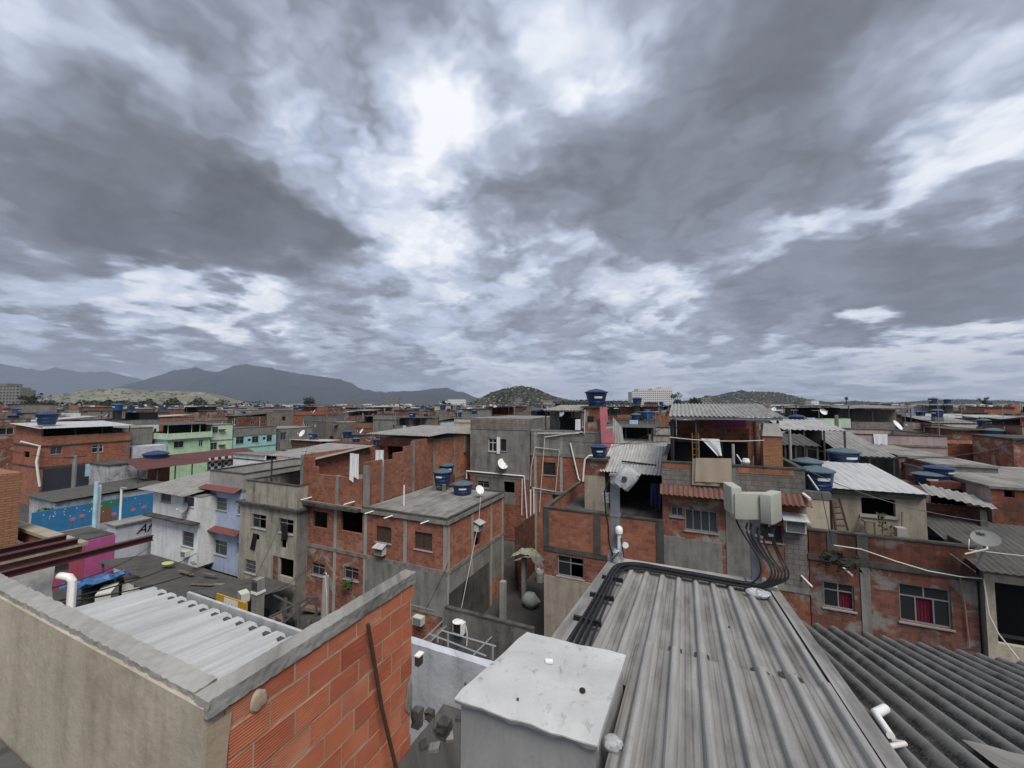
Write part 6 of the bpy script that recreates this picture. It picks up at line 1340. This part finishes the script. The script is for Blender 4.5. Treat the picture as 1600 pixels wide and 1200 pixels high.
# ------------------------------------------------------------------ the rest of the district
rb = random.Random(5)
AVOID = [(-24.5,-9.9,17,38), (-12,5.5,17,39), (4,20.5,17,34.5), (-39.5,-21.5,16,25), (-86,-62,8,62), (-64,-38,-5,29.5), (-45,-20,-5,17), (-30,20,-10,17)]
WALLS = [('red brick', B_RED, 16), ('orange brick', B_OR, 20), ('sooty brick', B_DK, 10), ('smeared brick', B_PAT, 14), ('grey rendered', P_GREY, 11), ('dark grey', P_DKGR, 5), ('concrete block', B_BLK, 8), ('beige', P_BEI, 5), ('cream', P_CREAM, 5), ('white', P_WHT, 4), ('pale rose', P_ROSE, 2), ('pale blue', P_SKY, 1.5), ('mint', P_MINTL, 1)]
ROOFS = [('grey sheet roof', S_FIB, 5), ('pale sheet roof', S_FIBL, 3), ('dark sheet roof', S_FIBD, 5), ('zinc roof', S_ZINC, 1.6), ('rusty sheet roof', S_RUST, 1.5)]
def pick(L): return rb.choices(L, [x[2] for x in L])[0]
LAND = [(70, 'at left edge'), (240, 'behind white-roofed house'), (330, 'behind veranda house'), (440, 'behind aqua house'), (590, 'under long mountain'), (735, 'near grey house'), (890, 'below crowded hill'), (985, 'beyond pink wall'), (1060, 'below apartment tower'), (1240, 'behind roof shelter'), (1380, 'right of shelter'), (1500, 'beyond tan house'), (9999, 'at right edge')]
BG = []; FAR = []
x = -460.0
while x < 260:
    wd = rb.uniform(4.4, 7.4); y = rb.uniform(-40, -32); street = rb.random() < .13
    while y < 420:
        dp = rb.uniform(5.2, 8.6); cx, cy = x+wd/2, y+dp/2; gap = 0.04 if rb.random() < .72 else rb.uniform(1.0, 2.6)
        q = project((cx, cy, 11)); dist = sqrt(cx*cx+cy*cy); ok = q is not None and -70 < q[0] < 1670 and dist > 20
        if ok and any(x < a[1] and x+wd > a[0] and y < a[3] and y+dp > a[2] for a in AVOID): ok = False
        if ok: (BG if dist < 150 else FAR).append((dist, x, x+wd-.03, y, y+dp, q[0]))
        y += dp+gap
    x += wd+(rb.uniform(2.2, 3.2) if street else .05)
BG.sort(); FAR.sort(); FAR = BG[292:]+FAR; BG = BG[:292]
def litewin(root, T, o):
    a, b, c, d = o[:4]; m = MB().use(DARK if o[4] == 'hole' else GLASS); m.face([T(a,.12,c), T(b,.12,c), T(b,.12,d), T(a,.12,d)])
    if o[4] != 'hole':
        m.use(WHITE if o[4] == 'white' else ALU); e = .07
        tbox(m, T, a, b, .03, .10, c, c+e); tbox(m, T, a, b, .03, .10, d-e, d); tbox(m, T, a, a+e, .03, .10, c+e, d-e); tbox(m, T, b-e, b, .03, .10, c+e, d-e); tbox(m, T, (a+b)/2-e/2, (a+b)/2+e/2, .035, .095, c+e, d-e)
    m.build('window', root)
LAB = {}; TANKS = []
def bg_house(dist, x0, x1, y0, y1, px):
    wn_, wm_, _ = pick(WALLS); rn, rm, _ = pick(ROOFS); sn, sm2, _ = pick(WALLS); sm2 = sm2 if rb.random() < .35 else wm_
    lo, hi = (7.6, 10.2) if dist < 60 else (8.3, 11.2)
    ztop = rb.uniform(lo, hi); kind = rb.choices('ABCD', [36, 26, 26, 12])[0]
    if -64 < x0 < -21 and 24 < y0 < 58: ztop = min(ztop, rb.uniform(5.0, 6.6)); kind = rb.choice('AC')
    if kind == 'B': ztop -= .6
    side = '+' if x1 < 0 else '-'; root = thing('hillside_house' if 0 else 'town_house', '', 'house', ((x0+x1)/2, y0, 0))
    T1 = frontT(y0); T2 = rightT(x1) if side == '+' else leftT(x0); F, S = [], []
    fl = 2.75
    for lev in (0, 1):
        zb = ztop-fl*(lev+1)+.95; n = rb.choice((1, 2, 2, 3)) if lev == 0 else rb.choice((1, 2))
        for (L, u0, u1) in ((F, x0, x1), (S, y0, y1)):
            for k in range(n):
                u = u0+(u1-u0)*(k+.5)/n+rb.uniform(-.4, .4); w_ = rb.choice((.6, .9, 1.2, 1.4))/2
                if rb.random() < .8: clampop([u-w_, u+w_, zb+(.3 if w_ < .35 else 0), zb+rb.choice((.8, 1.0, 1.15)), rb.choice(('hole', 'trans', 'white', 'trans'))], u0+.2, u1-.2, 1, ztop-.25, L)
    m = MB().use(wm_); facade(m, T1, x0, x1, 0, ztop-.14, F, .2); m.use(sm2); facade(m, T2, y0, y1, 0, ztop-.14, S, .2)
    xo = x0 if side == '+' else x1; m.use(wm_); m.face([(xo,y0,0),(xo,y1,0),(xo,y1,ztop-.14),(xo,y0,ztop-.14)]); m.face([(x0,y1,0),(x1,y1,0),(x1,y1,ztop-.14),(x0,y1,ztop-.14)]); m.build('wall', root)
    for o in F: litewin(root, T1, o)
    for o in S: litewin(root, T2, o)
    MB().use(rb.choice((CONC, CONC_D))).box(x0+.0, x1, y0-.06, y1, ztop-.14, ztop).build('roof_slab', root)
    if dist < 120 and 'brick' in wn_:
        zb = ztop-fl; xs = x1 if side == '+' else x0
        MB().use(CONC).box(x0, x1, y0-.03, y0-.002, zb-.12, zb+.12).build('floor_beam', root)
        for u in ([x0+.12, (x0+x1)/2, x1-.12] if rb.random() < .6 else [x0+.12, x1-.12]):
            if not any(o[0]-.15 < u < o[1]+.15 for o in F): MB().use(CONC).box(u-.1, u+.1, y0-.025, y0-.001, zb+.12, ztop-.145).build('column', root)
    if dist < 110:
        for q_ in range(rb.choice((0, 1, 1, 2))):
            if rb.random() < .55:      # small sheet awning over a window or door
                w_ = rb.uniform(1.2, 2.6); u = rb.uniform(x0+.1, max(x0+.2, x1-w_-.1)); zz = ztop-rb.choice((.5, .9, 3.1, 3.4)); m = MB().use(pick(ROOFS)[1]); m.sheet((u,y0-rb.uniform(.5,1.0),zz-.25), (min(u+w_,x1-.05),y0-.8,zz-.25), (min(u+w_,x1-.05),y0-.04,zz), (u,y0-.04,zz), .25, .02, 'wave', 4, 1); m.build('awning', root)
            else:
                u = rb.uniform(x0+.3, x1-.3); MB().use(rb.choice((WHITE, PVC, GREY_P))).tube([(u, y0-.07, ztop-.2), (u, y0-.07, ztop-2.6), (u+rb.uniform(-.6, .6), y0-.07, ztop-3.4), (u, y0-.07, ztop-6)], .045, 5).build('drain_pipe', root)
        if rb.random() < .35: 
            xs = x1+.07 if side == '+' else x0-.07; u = rb.uniform(y0+.4, y1-.4); MB().use(rb.choice((WHITE, PVC))).tube([(xs, u, ztop-.2), (xs, u, ztop-3.0), (xs, u+.7, ztop-3.3), (xs, u+.7, ztop-6)], .045, 5).build('drain_pipe', root)
    rl = rn
    if kind == 'A':
        sl = rb.uniform(.2, .7)*(1 if rb.random() < .5 else -1); e = rb.uniform(.1, .5); zf = ztop+.16+max(0, -sl); 
        sheet_roof(root, x0-.0, x1+.0, y0-e, y1, zf, zf+sl, rm, .36 if dist > 70 else .25, .035, per=4, nv=1); 
        h = MB().use(wm_); h.box(x0, x1, y0, y0+.12, ztop, zf-.05); h.build('gable_wall', root)
    elif kind == 'B':
        ph = rb.uniform(.8, 1.1); pm = wm_ if rb.random() < .7 else pick(WALLS)[1]; parapet(root, x0, x1, y0, y1, ztop, ztop+ph, .14, pm, CONC_D if rb.random() < .5 else None)
        zf = ztop+rb.uniform(2.3, 2.7); zf = min(zf, 12.9 if dist > 50 else 12.0); zk = zf+rb.uniform(-.3, .4); xm_ = (x0+x1)/2
        sheet_roof(root, x0-.0, x1+.0, y0-.3, y1, zf, zk, rm, .36 if dist > 70 else .25, .035, per=4, nv=1, posts=[(x0+.1, y0+.08), (xm_, y0+.08), (x1-.1, y0+.08), (x0+.1, y1-.2), (x1-.1, y1-.2)], zp=ztop+ph)
        MB().use(rb.choice((DARK, wm_, P_GREY))).box(x0+.2, x1-.2, y0+rb.uniform(2, 4), y1-.2, ztop, min(zf, zk)-.2).build('terrace_room', root)
        rl = 'terrace, '+rn
    elif kind == 'C':
        ph = rb.uniform(.4, 1.1); parapet(root, x0, x1, y0, y1, ztop, ztop+ph, .14, wm_, CONC_D if rb.random() < .6 else None); rl = 'walled flat roof'
        if rb.random() < .5:
            w2 = (x1-x0)*rb.uniform(.35, .6); xx = x0+.2+rb.random()*(x1-x0-w2-.4); hh = rb.uniform(1.8, 2.4)
            MB().use(pick(WALLS)[1]).box(xx, xx+w2, y0+2.2, y1-.3, ztop, ztop+hh).build('roof_room', root); MB().use(CONC_D).box(xx-.1, xx+w2+.1, y0+2.0, y1-.2, ztop+hh, ztop+hh+.12).build('roof_room_slab', root); rl = 'small roof room'
    else:
        for k, (ux, uy) in enumerate(((x0+.15, y0+.15), (x1-.15, y0+.15), (x0+.15, y1-.15), (x1-.15, y1-.15), ((x0+x1)/2, y0+.15))): MB().use(CONC).box(ux-.11, ux+.11, uy-.11, uy+.11, ztop, ztop+rb.uniform(.5, 2.2)).build('column', root)
        for q_ in range(rb.choice((1, 2, 3))): a_ = rb.uniform(x0+.4, x1-1.2); b_ = rb.uniform(y0+.8, y1-1.4); MB().use(rb.choice((B_OR, CONC_D, WOODL, S_RUST, CONC))).box(a_, a_+rb.uniform(.4, 1.1), b_, b_+rb.uniform(.4, 1.0), ztop, ztop+rb.uniform(.25, .8)).build('stacked_material', root)
        h1 = rb.uniform(.5, 2.2); MB().use(wm_).box(x0+.3, (x0+x1)/2-.15, y0+.05, y0+.19, ztop, ztop+h1).build('unfinished_wall', root); rl = 'unfinished top floor'
    ld = next(n for lim, n in LAND if px < lim); dn = 'front row' if dist < 45 else 'middle row' if dist < 80 else 'back row' if dist < 125 else 'farthest row'
    hl = ['low', 'tall'][int(ztop > (lo+hi)/2)]; root['label'] = f'{hl} {wn_} house with {rl}, {dn} {ld}'; root['group'] = 'crowded houses of the district'
    LAB.setdefault(root['label'], []).append((px, root))
    nt = rb.choices((0, 1, 2), (.44, .40, .16))[0]
    if kind in 'CD' or rb.random() < .5:
        for k in range(nt):
            w_ = rb.choice((.95, 1.1, 1.25, 1.5)); zt = ztop+(.0 if kind in 'CD' else .0); xx = rb.uniform(x0+.9, x1-.9); yy = rb.uniform(y0+1.0, y0+2.2)
            if kind in 'AB': zt = max(zf, (zk if kind == 'B' else zf+sl))+.05
            if kind in 'CD': 
                ht = rb.choice((.3, .6, 1.0, 1.4)); MB().use(CONC).box(xx-.5, xx+.5, yy-.5, yy+.5, ztop, ztop+ht).build('tank_stand', root); zt = ztop+ht
            else: MB().use(CONC).box(xx-.45, xx+.45, yy-.45, yy+.45, ztop, zt).build('tank_stand', root)
            zt = min(zt, 13.4); o = place(rb.choice(('blue', 'blue', 'squat', 'worn', 'light')), (xx, yy, zt), w_, rb.random()*6, f'blue tank on {hl} {wn_} house, {dn} {ld}', 'water tanks on the crowded houses'); TANKS.append((px, o))
            LAB.setdefault(o['label'], []).append((px+xx*.01, o))
    if kind in 'BC' and dist < 85 and rb.random() < .45:
        w_ = rb.uniform(.6, 1.3); u = rb.uniform(x0+.3, x1-w_-.3); zz = ztop+ph+.08; mm = rb.choice((CLOTHW, CLOTHB, CLOTHN, P_SKY, P_MAG, CLOTHW))
        o = cloth('hanging_cloth', f'cloth drying on {hl} {wn_} house, {dn} {ld}', 'laundry', [(u, y0-.05, zz), (u+w_, y0-.05, zz), (u+w_-.05, y0-.07, zz-rb.uniform(.6, 1.1)), (u+.03, y0-.07, zz-.8)], mm, 2, .025, 10, group='laundry on the crowded houses'); LAB.setdefault(o['label'], []).append((px, o))
    if rb.random() < .22 and dist < 110:
        o = place('dish' if rb.random() < .6 else 'dish_grey', (rb.uniform(x0+.4, x1-.4), y0+.3, ztop+(.0 if kind in 'D' else .0)), rb.uniform(1.0, 1.7), rb.uniform(-.6, .9), f'dish on {hl} {wn_} house, {dn} {ld}', 'satellite dishes')
        if kind in 'BC': o.location.z = ztop+ph+.06; o.location.y = y0+.07
        if kind == 'A': o.location.z = zf+sl*.1+.06
        LAB.setdefault(o['label'], []).append((px, o))
for r in BG: bg_house(*r)
ORD = ['leftmost', 'second', 'third', 'fourth', 'fifth', 'sixth', 'seventh', 'eighth', 'ninth', 'tenth', 'eleventh', 'twelfth']
for lab, L in LAB.items():
    if len(L) > 1:
        L.sort(key=lambda t: t[0])
        for k, (p, o) in enumerate(L): o['label'] = (ORD[k]+(' ' if k == 0 else ' leftmost, ') if k < 12 else 'rightmost, ')+lab

# aerials and loose wires over the roofs
def aerial(p, h, label, rot):
    t = thing('tv_aerial', label, 'aerial', p, 'television aerials on the roofs'); P = Vector(p); T_ = P+Vector((0, 0, h)); d = Vector((cos(rot), sin(rot), 0)); e = Vector((-sin(rot), cos(rot), 0))
    MB().use(STEEL).tube([P, T_], .022, 5).build('mast', t); m = MB().use(ALU); m.tube([T_-d*.5, T_+d*.5], .014, 4); m.build('boom', t)
    for k in range(6): c_ = T_+d*(-.45+.18*k); MB().use(ALU).tube([c_-e*(.34-.03*k), c_+e*(.34-.03*k)], .009, 4).build('rod', t)
cand = [r for r in BG if r[0] < 95]; rb.shuffle(cand)
for k, (dist, x0, x1, y0, y1, px) in enumerate(cand[:34]):
    z_ = rb.uniform(10.2, 11.6); ld = next(n for lim, n in LAND if px < lim); lab = f'thin television aerial over the roofs {ld}'; p = (rb.uniform(x0, x1), y0+.5, z_-1.2)
    aerial(p, rb.uniform(2.0, 3.2), lab, rb.random()*3)
for k in range(46):
    r1, r2 = rb.choice(cand), rb.choice(cand)
    if sqrt((r1[1]-r2[1])**2+(r1[3]-r2[3])**2) > 26 or r1 is r2: continue
    ld = next(n for lim, n in LAND if r1[5] < lim)
    wire('cable', f'thin dark cable strung over the roofs {ld}', (r1[1], r1[3], rb.uniform(9.4, 11.4)), (r2[2], r2[3], rb.uniform(9.4, 11.4)), rb.uniform(.2, .6), .014, BLACK, group='cables over the roofs')
# far houses as one mass, also those clinging to the hills
FH = MB(); fm = [B_OR, B_RED, B_PAT, P_GREY, P_BEI, P_CREAM, P_WHT, B_BLK, P_DKGR, B_DK]; fw = [14, 12, 12, 10, 6, 6, 6, 8, 5, 8]; fr_ = [S_FIB, S_FIBL, S_FIBD, S_ZINC, S_RUST]; 
HM = [P_GREY, P_DKGR, P_DKGR, CONC_D, B_BLK, WOODL, CONC, P_CREAM, B_DK]
def farbox(x0, x1, y0, y1, z0, z1, win=True, ms_=None):
    FH.use(rb.choice(ms_) if ms_ else rb.choices(fm, fw)[0]).box(x0, x1, y0, y1, z0, z1-.25, skip='bt'); FH.use(rb.choices(fr_, [5, 4, 5, 2, 2])[0]).box(x0-.2, x1+.2, y0-.4, y1, z1-.25, z1, skip='b')
    if win:
        FH.use(DARK); s = x1 if x1 < 0 else x0; e = .02 if x1 < 0 else -.02
        for zz in (z1-1.9, z1-4.6):
            for k in range(rb.choice((1, 2, 3))): u = rb.uniform(x0+.6, x1-1.8); FH.face([(u,y0-.02,zz),(u+1.1,y0-.02,zz),(u+1.1,y0-.02,zz+1),(u,y0-.02,zz+1)])
            for k in range(rb.choice((1, 2))): u = rb.uniform(y0+.6, y1-1.8); FH.face([(s+e,u,zz),(s+e,u+1.2,zz),(s+e,u+1.2,zz+1),(s+e,u,zz+1)])
for d, x0, x1, y0, y1, px in FAR:
    z1 = rb.choice((7.0, 8.2, 9.2, 10.0, 10.6, 11.2)) + rb.uniform(-.4, .5); farbox(x0, x1, y0, y1, 0, z1)
    if rb.random() < .45: u, v_ = rb.uniform(x0, x1-1.6), rb.uniform(y0, y1-2); FH.use(rb.choice((BLUE, BLUE, P_GREY, B_OR, S_FIBD, P_WHT))).box(u, u+1.5, v_, v_+1.5, z1, z1+rb.uniform(.8, 1.6), skip='b')

# ------------------------------------------------------------------ hills, far trees, apartment blocks
def hillmat(name, c, c2, sc_=.004, thr=(.4, .6)):
    def fn(t, b):
        g = t.n('ShaderNodeTexCoord').outputs['Object']; v = t.noise(g, sc_, 9, .65, .5); v2 = t.noise(g, sc_*9, 6, .7)
        col = t.mix(t.maprange(v, *thr), c, c2); col = t.mix(t.maprange(v2, .4, .65, 0, .6), col, tuple(x*.45 for x in c)); setb(t, b, col, 1.0, 0, 0)
    return material(name, fn)
H_F = hillmat('forest_mountain', (.020, .024, .022), (.034, .036, .032), .0012)
H_G = hillmat('sunlit_grassy_hill', (.13, .135, .085), (.25, .225, .155), .006); H_W = hillmat('wooded_hill', (.022, .028, .020), (.05, .048, .042), .02)  # pale tan puts the low hill's sun patch into its base colour
H_M = hillmat('grey_green_hill', (.035, .040, .034), (.06, .058, .052), .006)
HILLS = {}
def ridge(name, prof, D, depth, m, rough=.16, nrow=14, step=2.0, seed=0):
    pts = []; 
    for i in range(len(prof)-1):
        (a, b), (c_, d) = prof[i], prof[i+1]; n = max(1, int((c_-a)/step))
        for k in range(n): t_ = k/n; pts.append((a+(c_-a)*t_, b+(d-b)*t_+(1.6*mnoise.noise((a*.11+(c_-a)*t_*.11, seed*7, 0))+.7*mnoise.noise((a*.4+(c_-a)*t_*.4, seed*3, 4)) if d < 622 else 0)))
    pts.append(prof[-1]); rows = []; crest = []
    for (px, py) in pts: r = ray(px, py); s = D/(r.x*FW.x+r.y*FW.y)*sqrt(FW.x**2+FW.y**2); crest.append(CP+r*s)
    back = Vector((FW.x, FW.y, 0)).normalized(); H = max(p.z for p in crest)
    for j in range(-nrow, nrow//2+1):
        t_ = j/nrow; row = []
        for i, p in enumerate(crest):
            f = max(0, 1-abs(t_)); k = f**1.15; nz = mnoise.noise((i*.16+seed, t_*5, seed))*.6+mnoise.noise((i*.5, t_*13, seed))*.25
            z = max(-3, (p.z)*k+nz*H*rough*(1-f)*f*4); q = p+back*(t_*depth); row.append((q.x, q.y, z if f > 0 else -3))
        rows.append(row)
    o = tag(MB().use(m).grid(rows).build(name, None, smooth=True), kind='structure'); HILLS[name+str(seed)] = rows; return rows
ridge('mountain', [(-60,560),(0,568),(25,573),(70,580),(86,574),(100,577),(130,582),(165,580),(200,588),(235,596),(262,602),(300,618),(340,629)], 15000, 3000, H_F, seed=1)
ridge('mountain', [(215,630),(240,606),(250,594),(262,583),(272,578),(290,577),(308,574),(318,578),(340,582),(352,577),(366,571),(385,569),(400,572),(425,575),(445,580),(475,585),(500,588),(528,592),(548,598),(560,606),(578,610),(600,613),(625,611),(650,611),(678,607),(700,606),(712,611),(728,614),(742,621),(770,629)], 10500, 2600, H_F, seed=2)
ridge('hill', [(85,629),(110,616),(140,609),(165,607),(190,607),(225,610),(260,611),(300,612),(330,614),(345,622),(360,630)], 3400, 700, H_G, .05, seed=3)
h4 = ridge('hill', [(735,630),(752,621),(768,613),(785,608),(800,605),(815,603),(830,605),(845,610),(860,617),(875,622),(893,626),(930,626),(990,627),(1060,629)], 1300, 260, H_W, .12, seed=4)
h5 = ridge('hill', [(1040,630),(1075,625),(1100,621),(1120,618),(1140,613),(1158,610),(1172,612),(1200,612),(1222,615),(1240,621),(1262,626),(1285,629)], 2300, 420, H_M, .10, seed=5)
h6 = ridge('hill', [(1225,631),(1262,628),(1296,629),(1335,626),(1365,629),(1400,629),(1430,627),(1452,625),(1480,624),(1512,624),(1540,626),(1560,625),(1585,628),(1620,628),(1680,629)], 2700, 420, H_M, .10, seed=6)
def onhill(rows, n, s, prob):
    for k in range(n):
        j = rb.randrange(1, 14); i = rb.randrange(1, len(rows[0])-1); p = Vector(rows[j][i]); p2 = Vector(rows[j-1][i+1]); q = p.lerp(p2, rb.random())
        if q.z < 4: continue
        a, b = rb.uniform(.5, 1)*s, rb.uniform(.5, 1)*s; farbox(q.x-a, q.x+a, q.y-b, q.y+b, q.z-s, q.z+s*.9, False, HM)
onhill(h4, 1100, 3.6, 1); onhill(h5, 1000, 5, 1); onhill(h6, 900, 5, 1); onhill(HILLS['hill3'], 240, 9, 1)
FH.use(P_WHT)
for k in range(420):      # plain beyond the district
    px = rb.uniform(-30, 1640); D = rb.uniform(450, 2200); r = ray(px, 640); r = r/r.dot(FW); p = CP+r*D; w_ = rb.uniform(5, 14)
    FH.use(rb.choice((P_WHT, P_BEI, P_GREY, P_CREAM, B_OR))).box(p.x-w_, p.x+w_, p.y-8, p.y+8, 0, rb.uniform(7, 10.5+D*.004), skip='b')
tag(FH.build('far_houses', None), 'mass of tiny far houses filling the plain and hillsides to the horizon', 'far houses', None, 'stuff')
# trees
def tree(name, label, p, h, r, n, m, group=None):
    t = thing(name, label, 'tree', p, group); P = Vector(p); b = MB().use(m); cl = [(Vector((rb.gauss(0, .42)*r, rb.gauss(0, .42)*r, h*rb.uniform(.45, .95))), rb.uniform(.25, .5)*r) for _ in range(9)]
    for k in range(n):
        c_, rr = rb.choice(cl); d = Vector((rb.gauss(0,1), rb.gauss(0,1), rb.gauss(0,.8))).normalized()*rr*rb.random()**.4; s = r*.09*rb.uniform(.7, 1.5); u = Vector((rb.gauss(0,1), rb.gauss(0,1), rb.gauss(0,.7))).normalized(); v_ = u.cross(Vector((rb.gauss(0,1), rb.gauss(0,1), 1))).normalized(); q = P+c_+d
        b.face([q-u*s, q+v_*s*.7, q+u*s, q-v_*s*.7])
    b.build('crown', t); MB().use(WOODB).tube([P, P+Vector((0, 0, h*.5)), P+Vector((.05*r, 0, h*.8))], [r*.09, r*.07, r*.02], 6).build('trunk', t)
LEAF = plain('leaf_dark', (.028, .045, .022), .9, var=.5, scale=.6)
def at(px, D): r = ray(px, 632); r = r/r.dot(FW); p = CP+r*D; return (p.x, p.y, 0)
for k, (px, D, h, r) in enumerate([(1058, 330, 22, 6), (46, 420, 23, 9), (484, 520, 20, 10), (1085, 420, 19, 9), (695, 560, 19, 9), (1540, 300, 19, 3.5), (70, 500, 18, 9), (720, 300, 14, 5)]):
    tree('tree', ['tall loose tree right beside the white apartment tower', 'round dark tree right of the grey block at the left edge', 'dark rounded tree left of the low grey tower', 'broad tree on the hillside right of the white apartment tower', 'low dark tree right of the low grey tower', 'slim palm like tree above the right edge roofs', 'second dark tree right of the grey block at the left', 'small tree below the right end of the mountain'][k], at(px, D), h, r, 700, LEAF)
WD = MB().use(LEAF)
for k in range(5200):
    px = rb.choice((rb.gauss(160, 40), rb.gauss(230, 45), rb.gauss(290, 30), rb.uniform(20, 420), rb.uniform(880, 990))); D = rb.uniform(420, 620); P = Vector(at(px, D)); hmax = 17+7*mnoise.noise((px*.05, 2, 1)); z_ = hmax*rb.uniform(.3, 1); s = rb.uniform(1.0, 2.2)
    u = Vector((rb.gauss(0,1), rb.gauss(0,1), rb.gauss(0,.7))).normalized(); v_ = u.cross(Vector((rb.gauss(0,1), rb.gauss(0,1), 1))).normalized(); q = P+Vector((0, 0, z_)); WD.face([q-u*s, q+v_*s*.7, q+u*s, q-v_*s*.7])
for rows, n, s_ in ((h4, 1300, 3.2), (h5, 900, 5.0), (h6, 800, 5.5)):
    for k in range(n):
        j = rb.randrange(1, 15); i = rb.randrange(1, len(rows[0])-1); q = Vector(rows[j][i]).lerp(Vector(rows[j-1][i+1]), rb.random())+Vector((0, 0, s_*.6)); s = s_*rb.uniform(.5, 1.2)
        if mnoise.noise((q.x*.012, q.y*.012, 3)) < -.15: continue
        u = Vector((rb.gauss(0,1), rb.gauss(0,1), rb.gauss(0,.7))).normalized(); v_ = u.cross(Vector((rb.gauss(0,1), rb.gauss(0,1), 1))).normalized(); WD.face([q-u*s, q+v_*s*.8, q+u*s, q-v_*s*.8])
tag(WD.build('woodland', None), 'dark far trees before the pale sunlit hill and on the crowded hills', 'woodland', None, 'stuff')
# apartment towers
def tower(name, label, px0, px1, pyt, D, m, nf, nw, depth=16, steps=((0, 1, 0),), cat='apartment block'):
    r0, r1 = Vector(at(px0, D)), Vector(at(px1, D)); W = (r1-r0).length; ax = (r1-r0).normalized(); ay = Vector((-ax.y, ax.x, 0)); zt = CP.z+(ray(px0, pyt)/ray(px0, pyt).dot(FW)*D).z
    t = thing(name, label, cat, tuple(r0.lerp(r1, .5))); T = lambda u, d, z: r0+ax*u+ay*d+Vector((0, 0, z)); fh = zt/nf
    for a, b, e in steps:
        h = zt+e; wl = MB().use(m); u0, u1 = W*a+.01, W*b-.01; ops = []; n = max(1, int(nw*(b-a)))
        for f in range(nf):
            for k in range(n): c_ = u0+(u1-u0)*(k+.5)/n; w_ = (u1-u0)/n*.27; ops.append((c_-w_, c_+w_, fh*f+fh*.38, fh*f+fh*.78))
        facade(wl, T, u0, u1, 0, h, ops, .5); P = [T(u0,depth,0),T(u1,depth,0),T(u1,depth,h),T(u0,depth,h)]; wl.face(P); wl.face([T(u0,0,0),T(u0,depth,0),T(u0,depth,h),T(u0,0,h)]); wl.face([T(u1,0,0),T(u1,0,h),T(u1,depth,h),T(u1,depth,0)]); wl.face([T(u0,0,h),T(u1,0,h),T(u1,depth,h),T(u0,depth,h)]); wl.build('wall', t)
        g = MB().use(GLASS); [g.face([T(o[0],.5,o[2]),T(o[1],.5,o[2]),T(o[1],.5,o[3]),T(o[0],.5,o[3])]) for o in ops]; tag(g.build('windows', t), kind='stuff')
    return t
AP = plaster('tower_white', (.62, .61, .60), .08, .12)
tower('apartment_tower', 'long white apartment tower with stepped roof on the horizon', 987.5, 1051, 610, 560, AP, 11, 22, 18, ((0, .16, -2), (.16, .36, 2.5), (.36, .5, 0), (.5, .72, 3), (.72, 1, 5)))
tower('apartment_tower', 'low grey tower standing before the mountain foot', 601, 622, 621, 900, P_GREY, 8, 10, 18, ((0, .5, 0), (.5, 1, .5)))
tower('apartment_block', 'grey concrete block with rooftop boxes at the left edge of the horizon', -8, 30, 602, 600, P_GREY, 9, 8, 20, ((0, .42, 3), (.42, .8, -3), (.8, 1, -7)))
tower('apartment_block', 'pale wide block right of the low grey tower', 700, 727, 624, 1100, P_WHT, 6, 16, 20); tower('apartment_block', 'small white block just left of the crowded hill', 687, 698, 626, 1000, P_WHT, 6, 6, 20)
tower('apartment_block', 'grey block at the foot of the crowded hill', 804, 816, 622, 700, P_GREY, 6, 6, 14); tower('apartment_block', 'pale block at the right foot of the crowded hill', 849, 863, 626, 600, P_BEI, 4, 6, 14)
tower('apartment_block', 'pale block with a dark roof box left of the right hill', 1096, 1112, 620, 800, P_GREY, 7, 6, 16, ((0, .65, -2), (.65, 1, 3))); tower('apartment_block', 'slim white block right of the high terrace house', 1268, 1280, 626, 700, P_WHT, 6, 5, 14)
# steel mast on the right horizon
p = Vector(at(1323, 420)); ms_ = thing('telecom_mast', 'dark telecom mast with antennas on the right horizon', 'mast', tuple(p)); zt = CP.z+(ray(1323, 620)/ray(1323, 620).dot(FW)*420).z
MB().use(STEELD).tube([p, p+Vector((0, 0, zt))], [.7, .35], 6).build('pole', ms_); MB().use(STEELD).lathe(tuple(p+Vector((0, 0, zt-3.5))), [(1.5, 0), (1.5, 3.0)], 8).build('antenna_cluster', ms_)

# ------------------------------------------------------------------ air
hm = bpy.data.materials.new('haze_air'); hm.use_nodes = True; t = NT(hm.node_tree); out = t.n('ShaderNodeOutputMaterial')
pv = t.n('ShaderNodeVolumePrincipled', {'Color': c4((.60, .70, .87)), 'Density': 4.8e-5, 'Anisotropy': 0.1}); t.t.links.new(pv.outputs[0], out.inputs['Volume'])
hb_ = MB().use(hm).box(-19000, 9500, -3500, 21000, -4, 1400)
tag(hb_.build('haze', None), kind='stuff')

# spare prototypes and helper data go
for k in PROTO:
    if k not in USED: [bpy.data.objects.remove(o) for o in list(PROTO[k].children)+[PROTO[k]]]
for o in sc.objects:
    if '_o' in o: del o['_o']
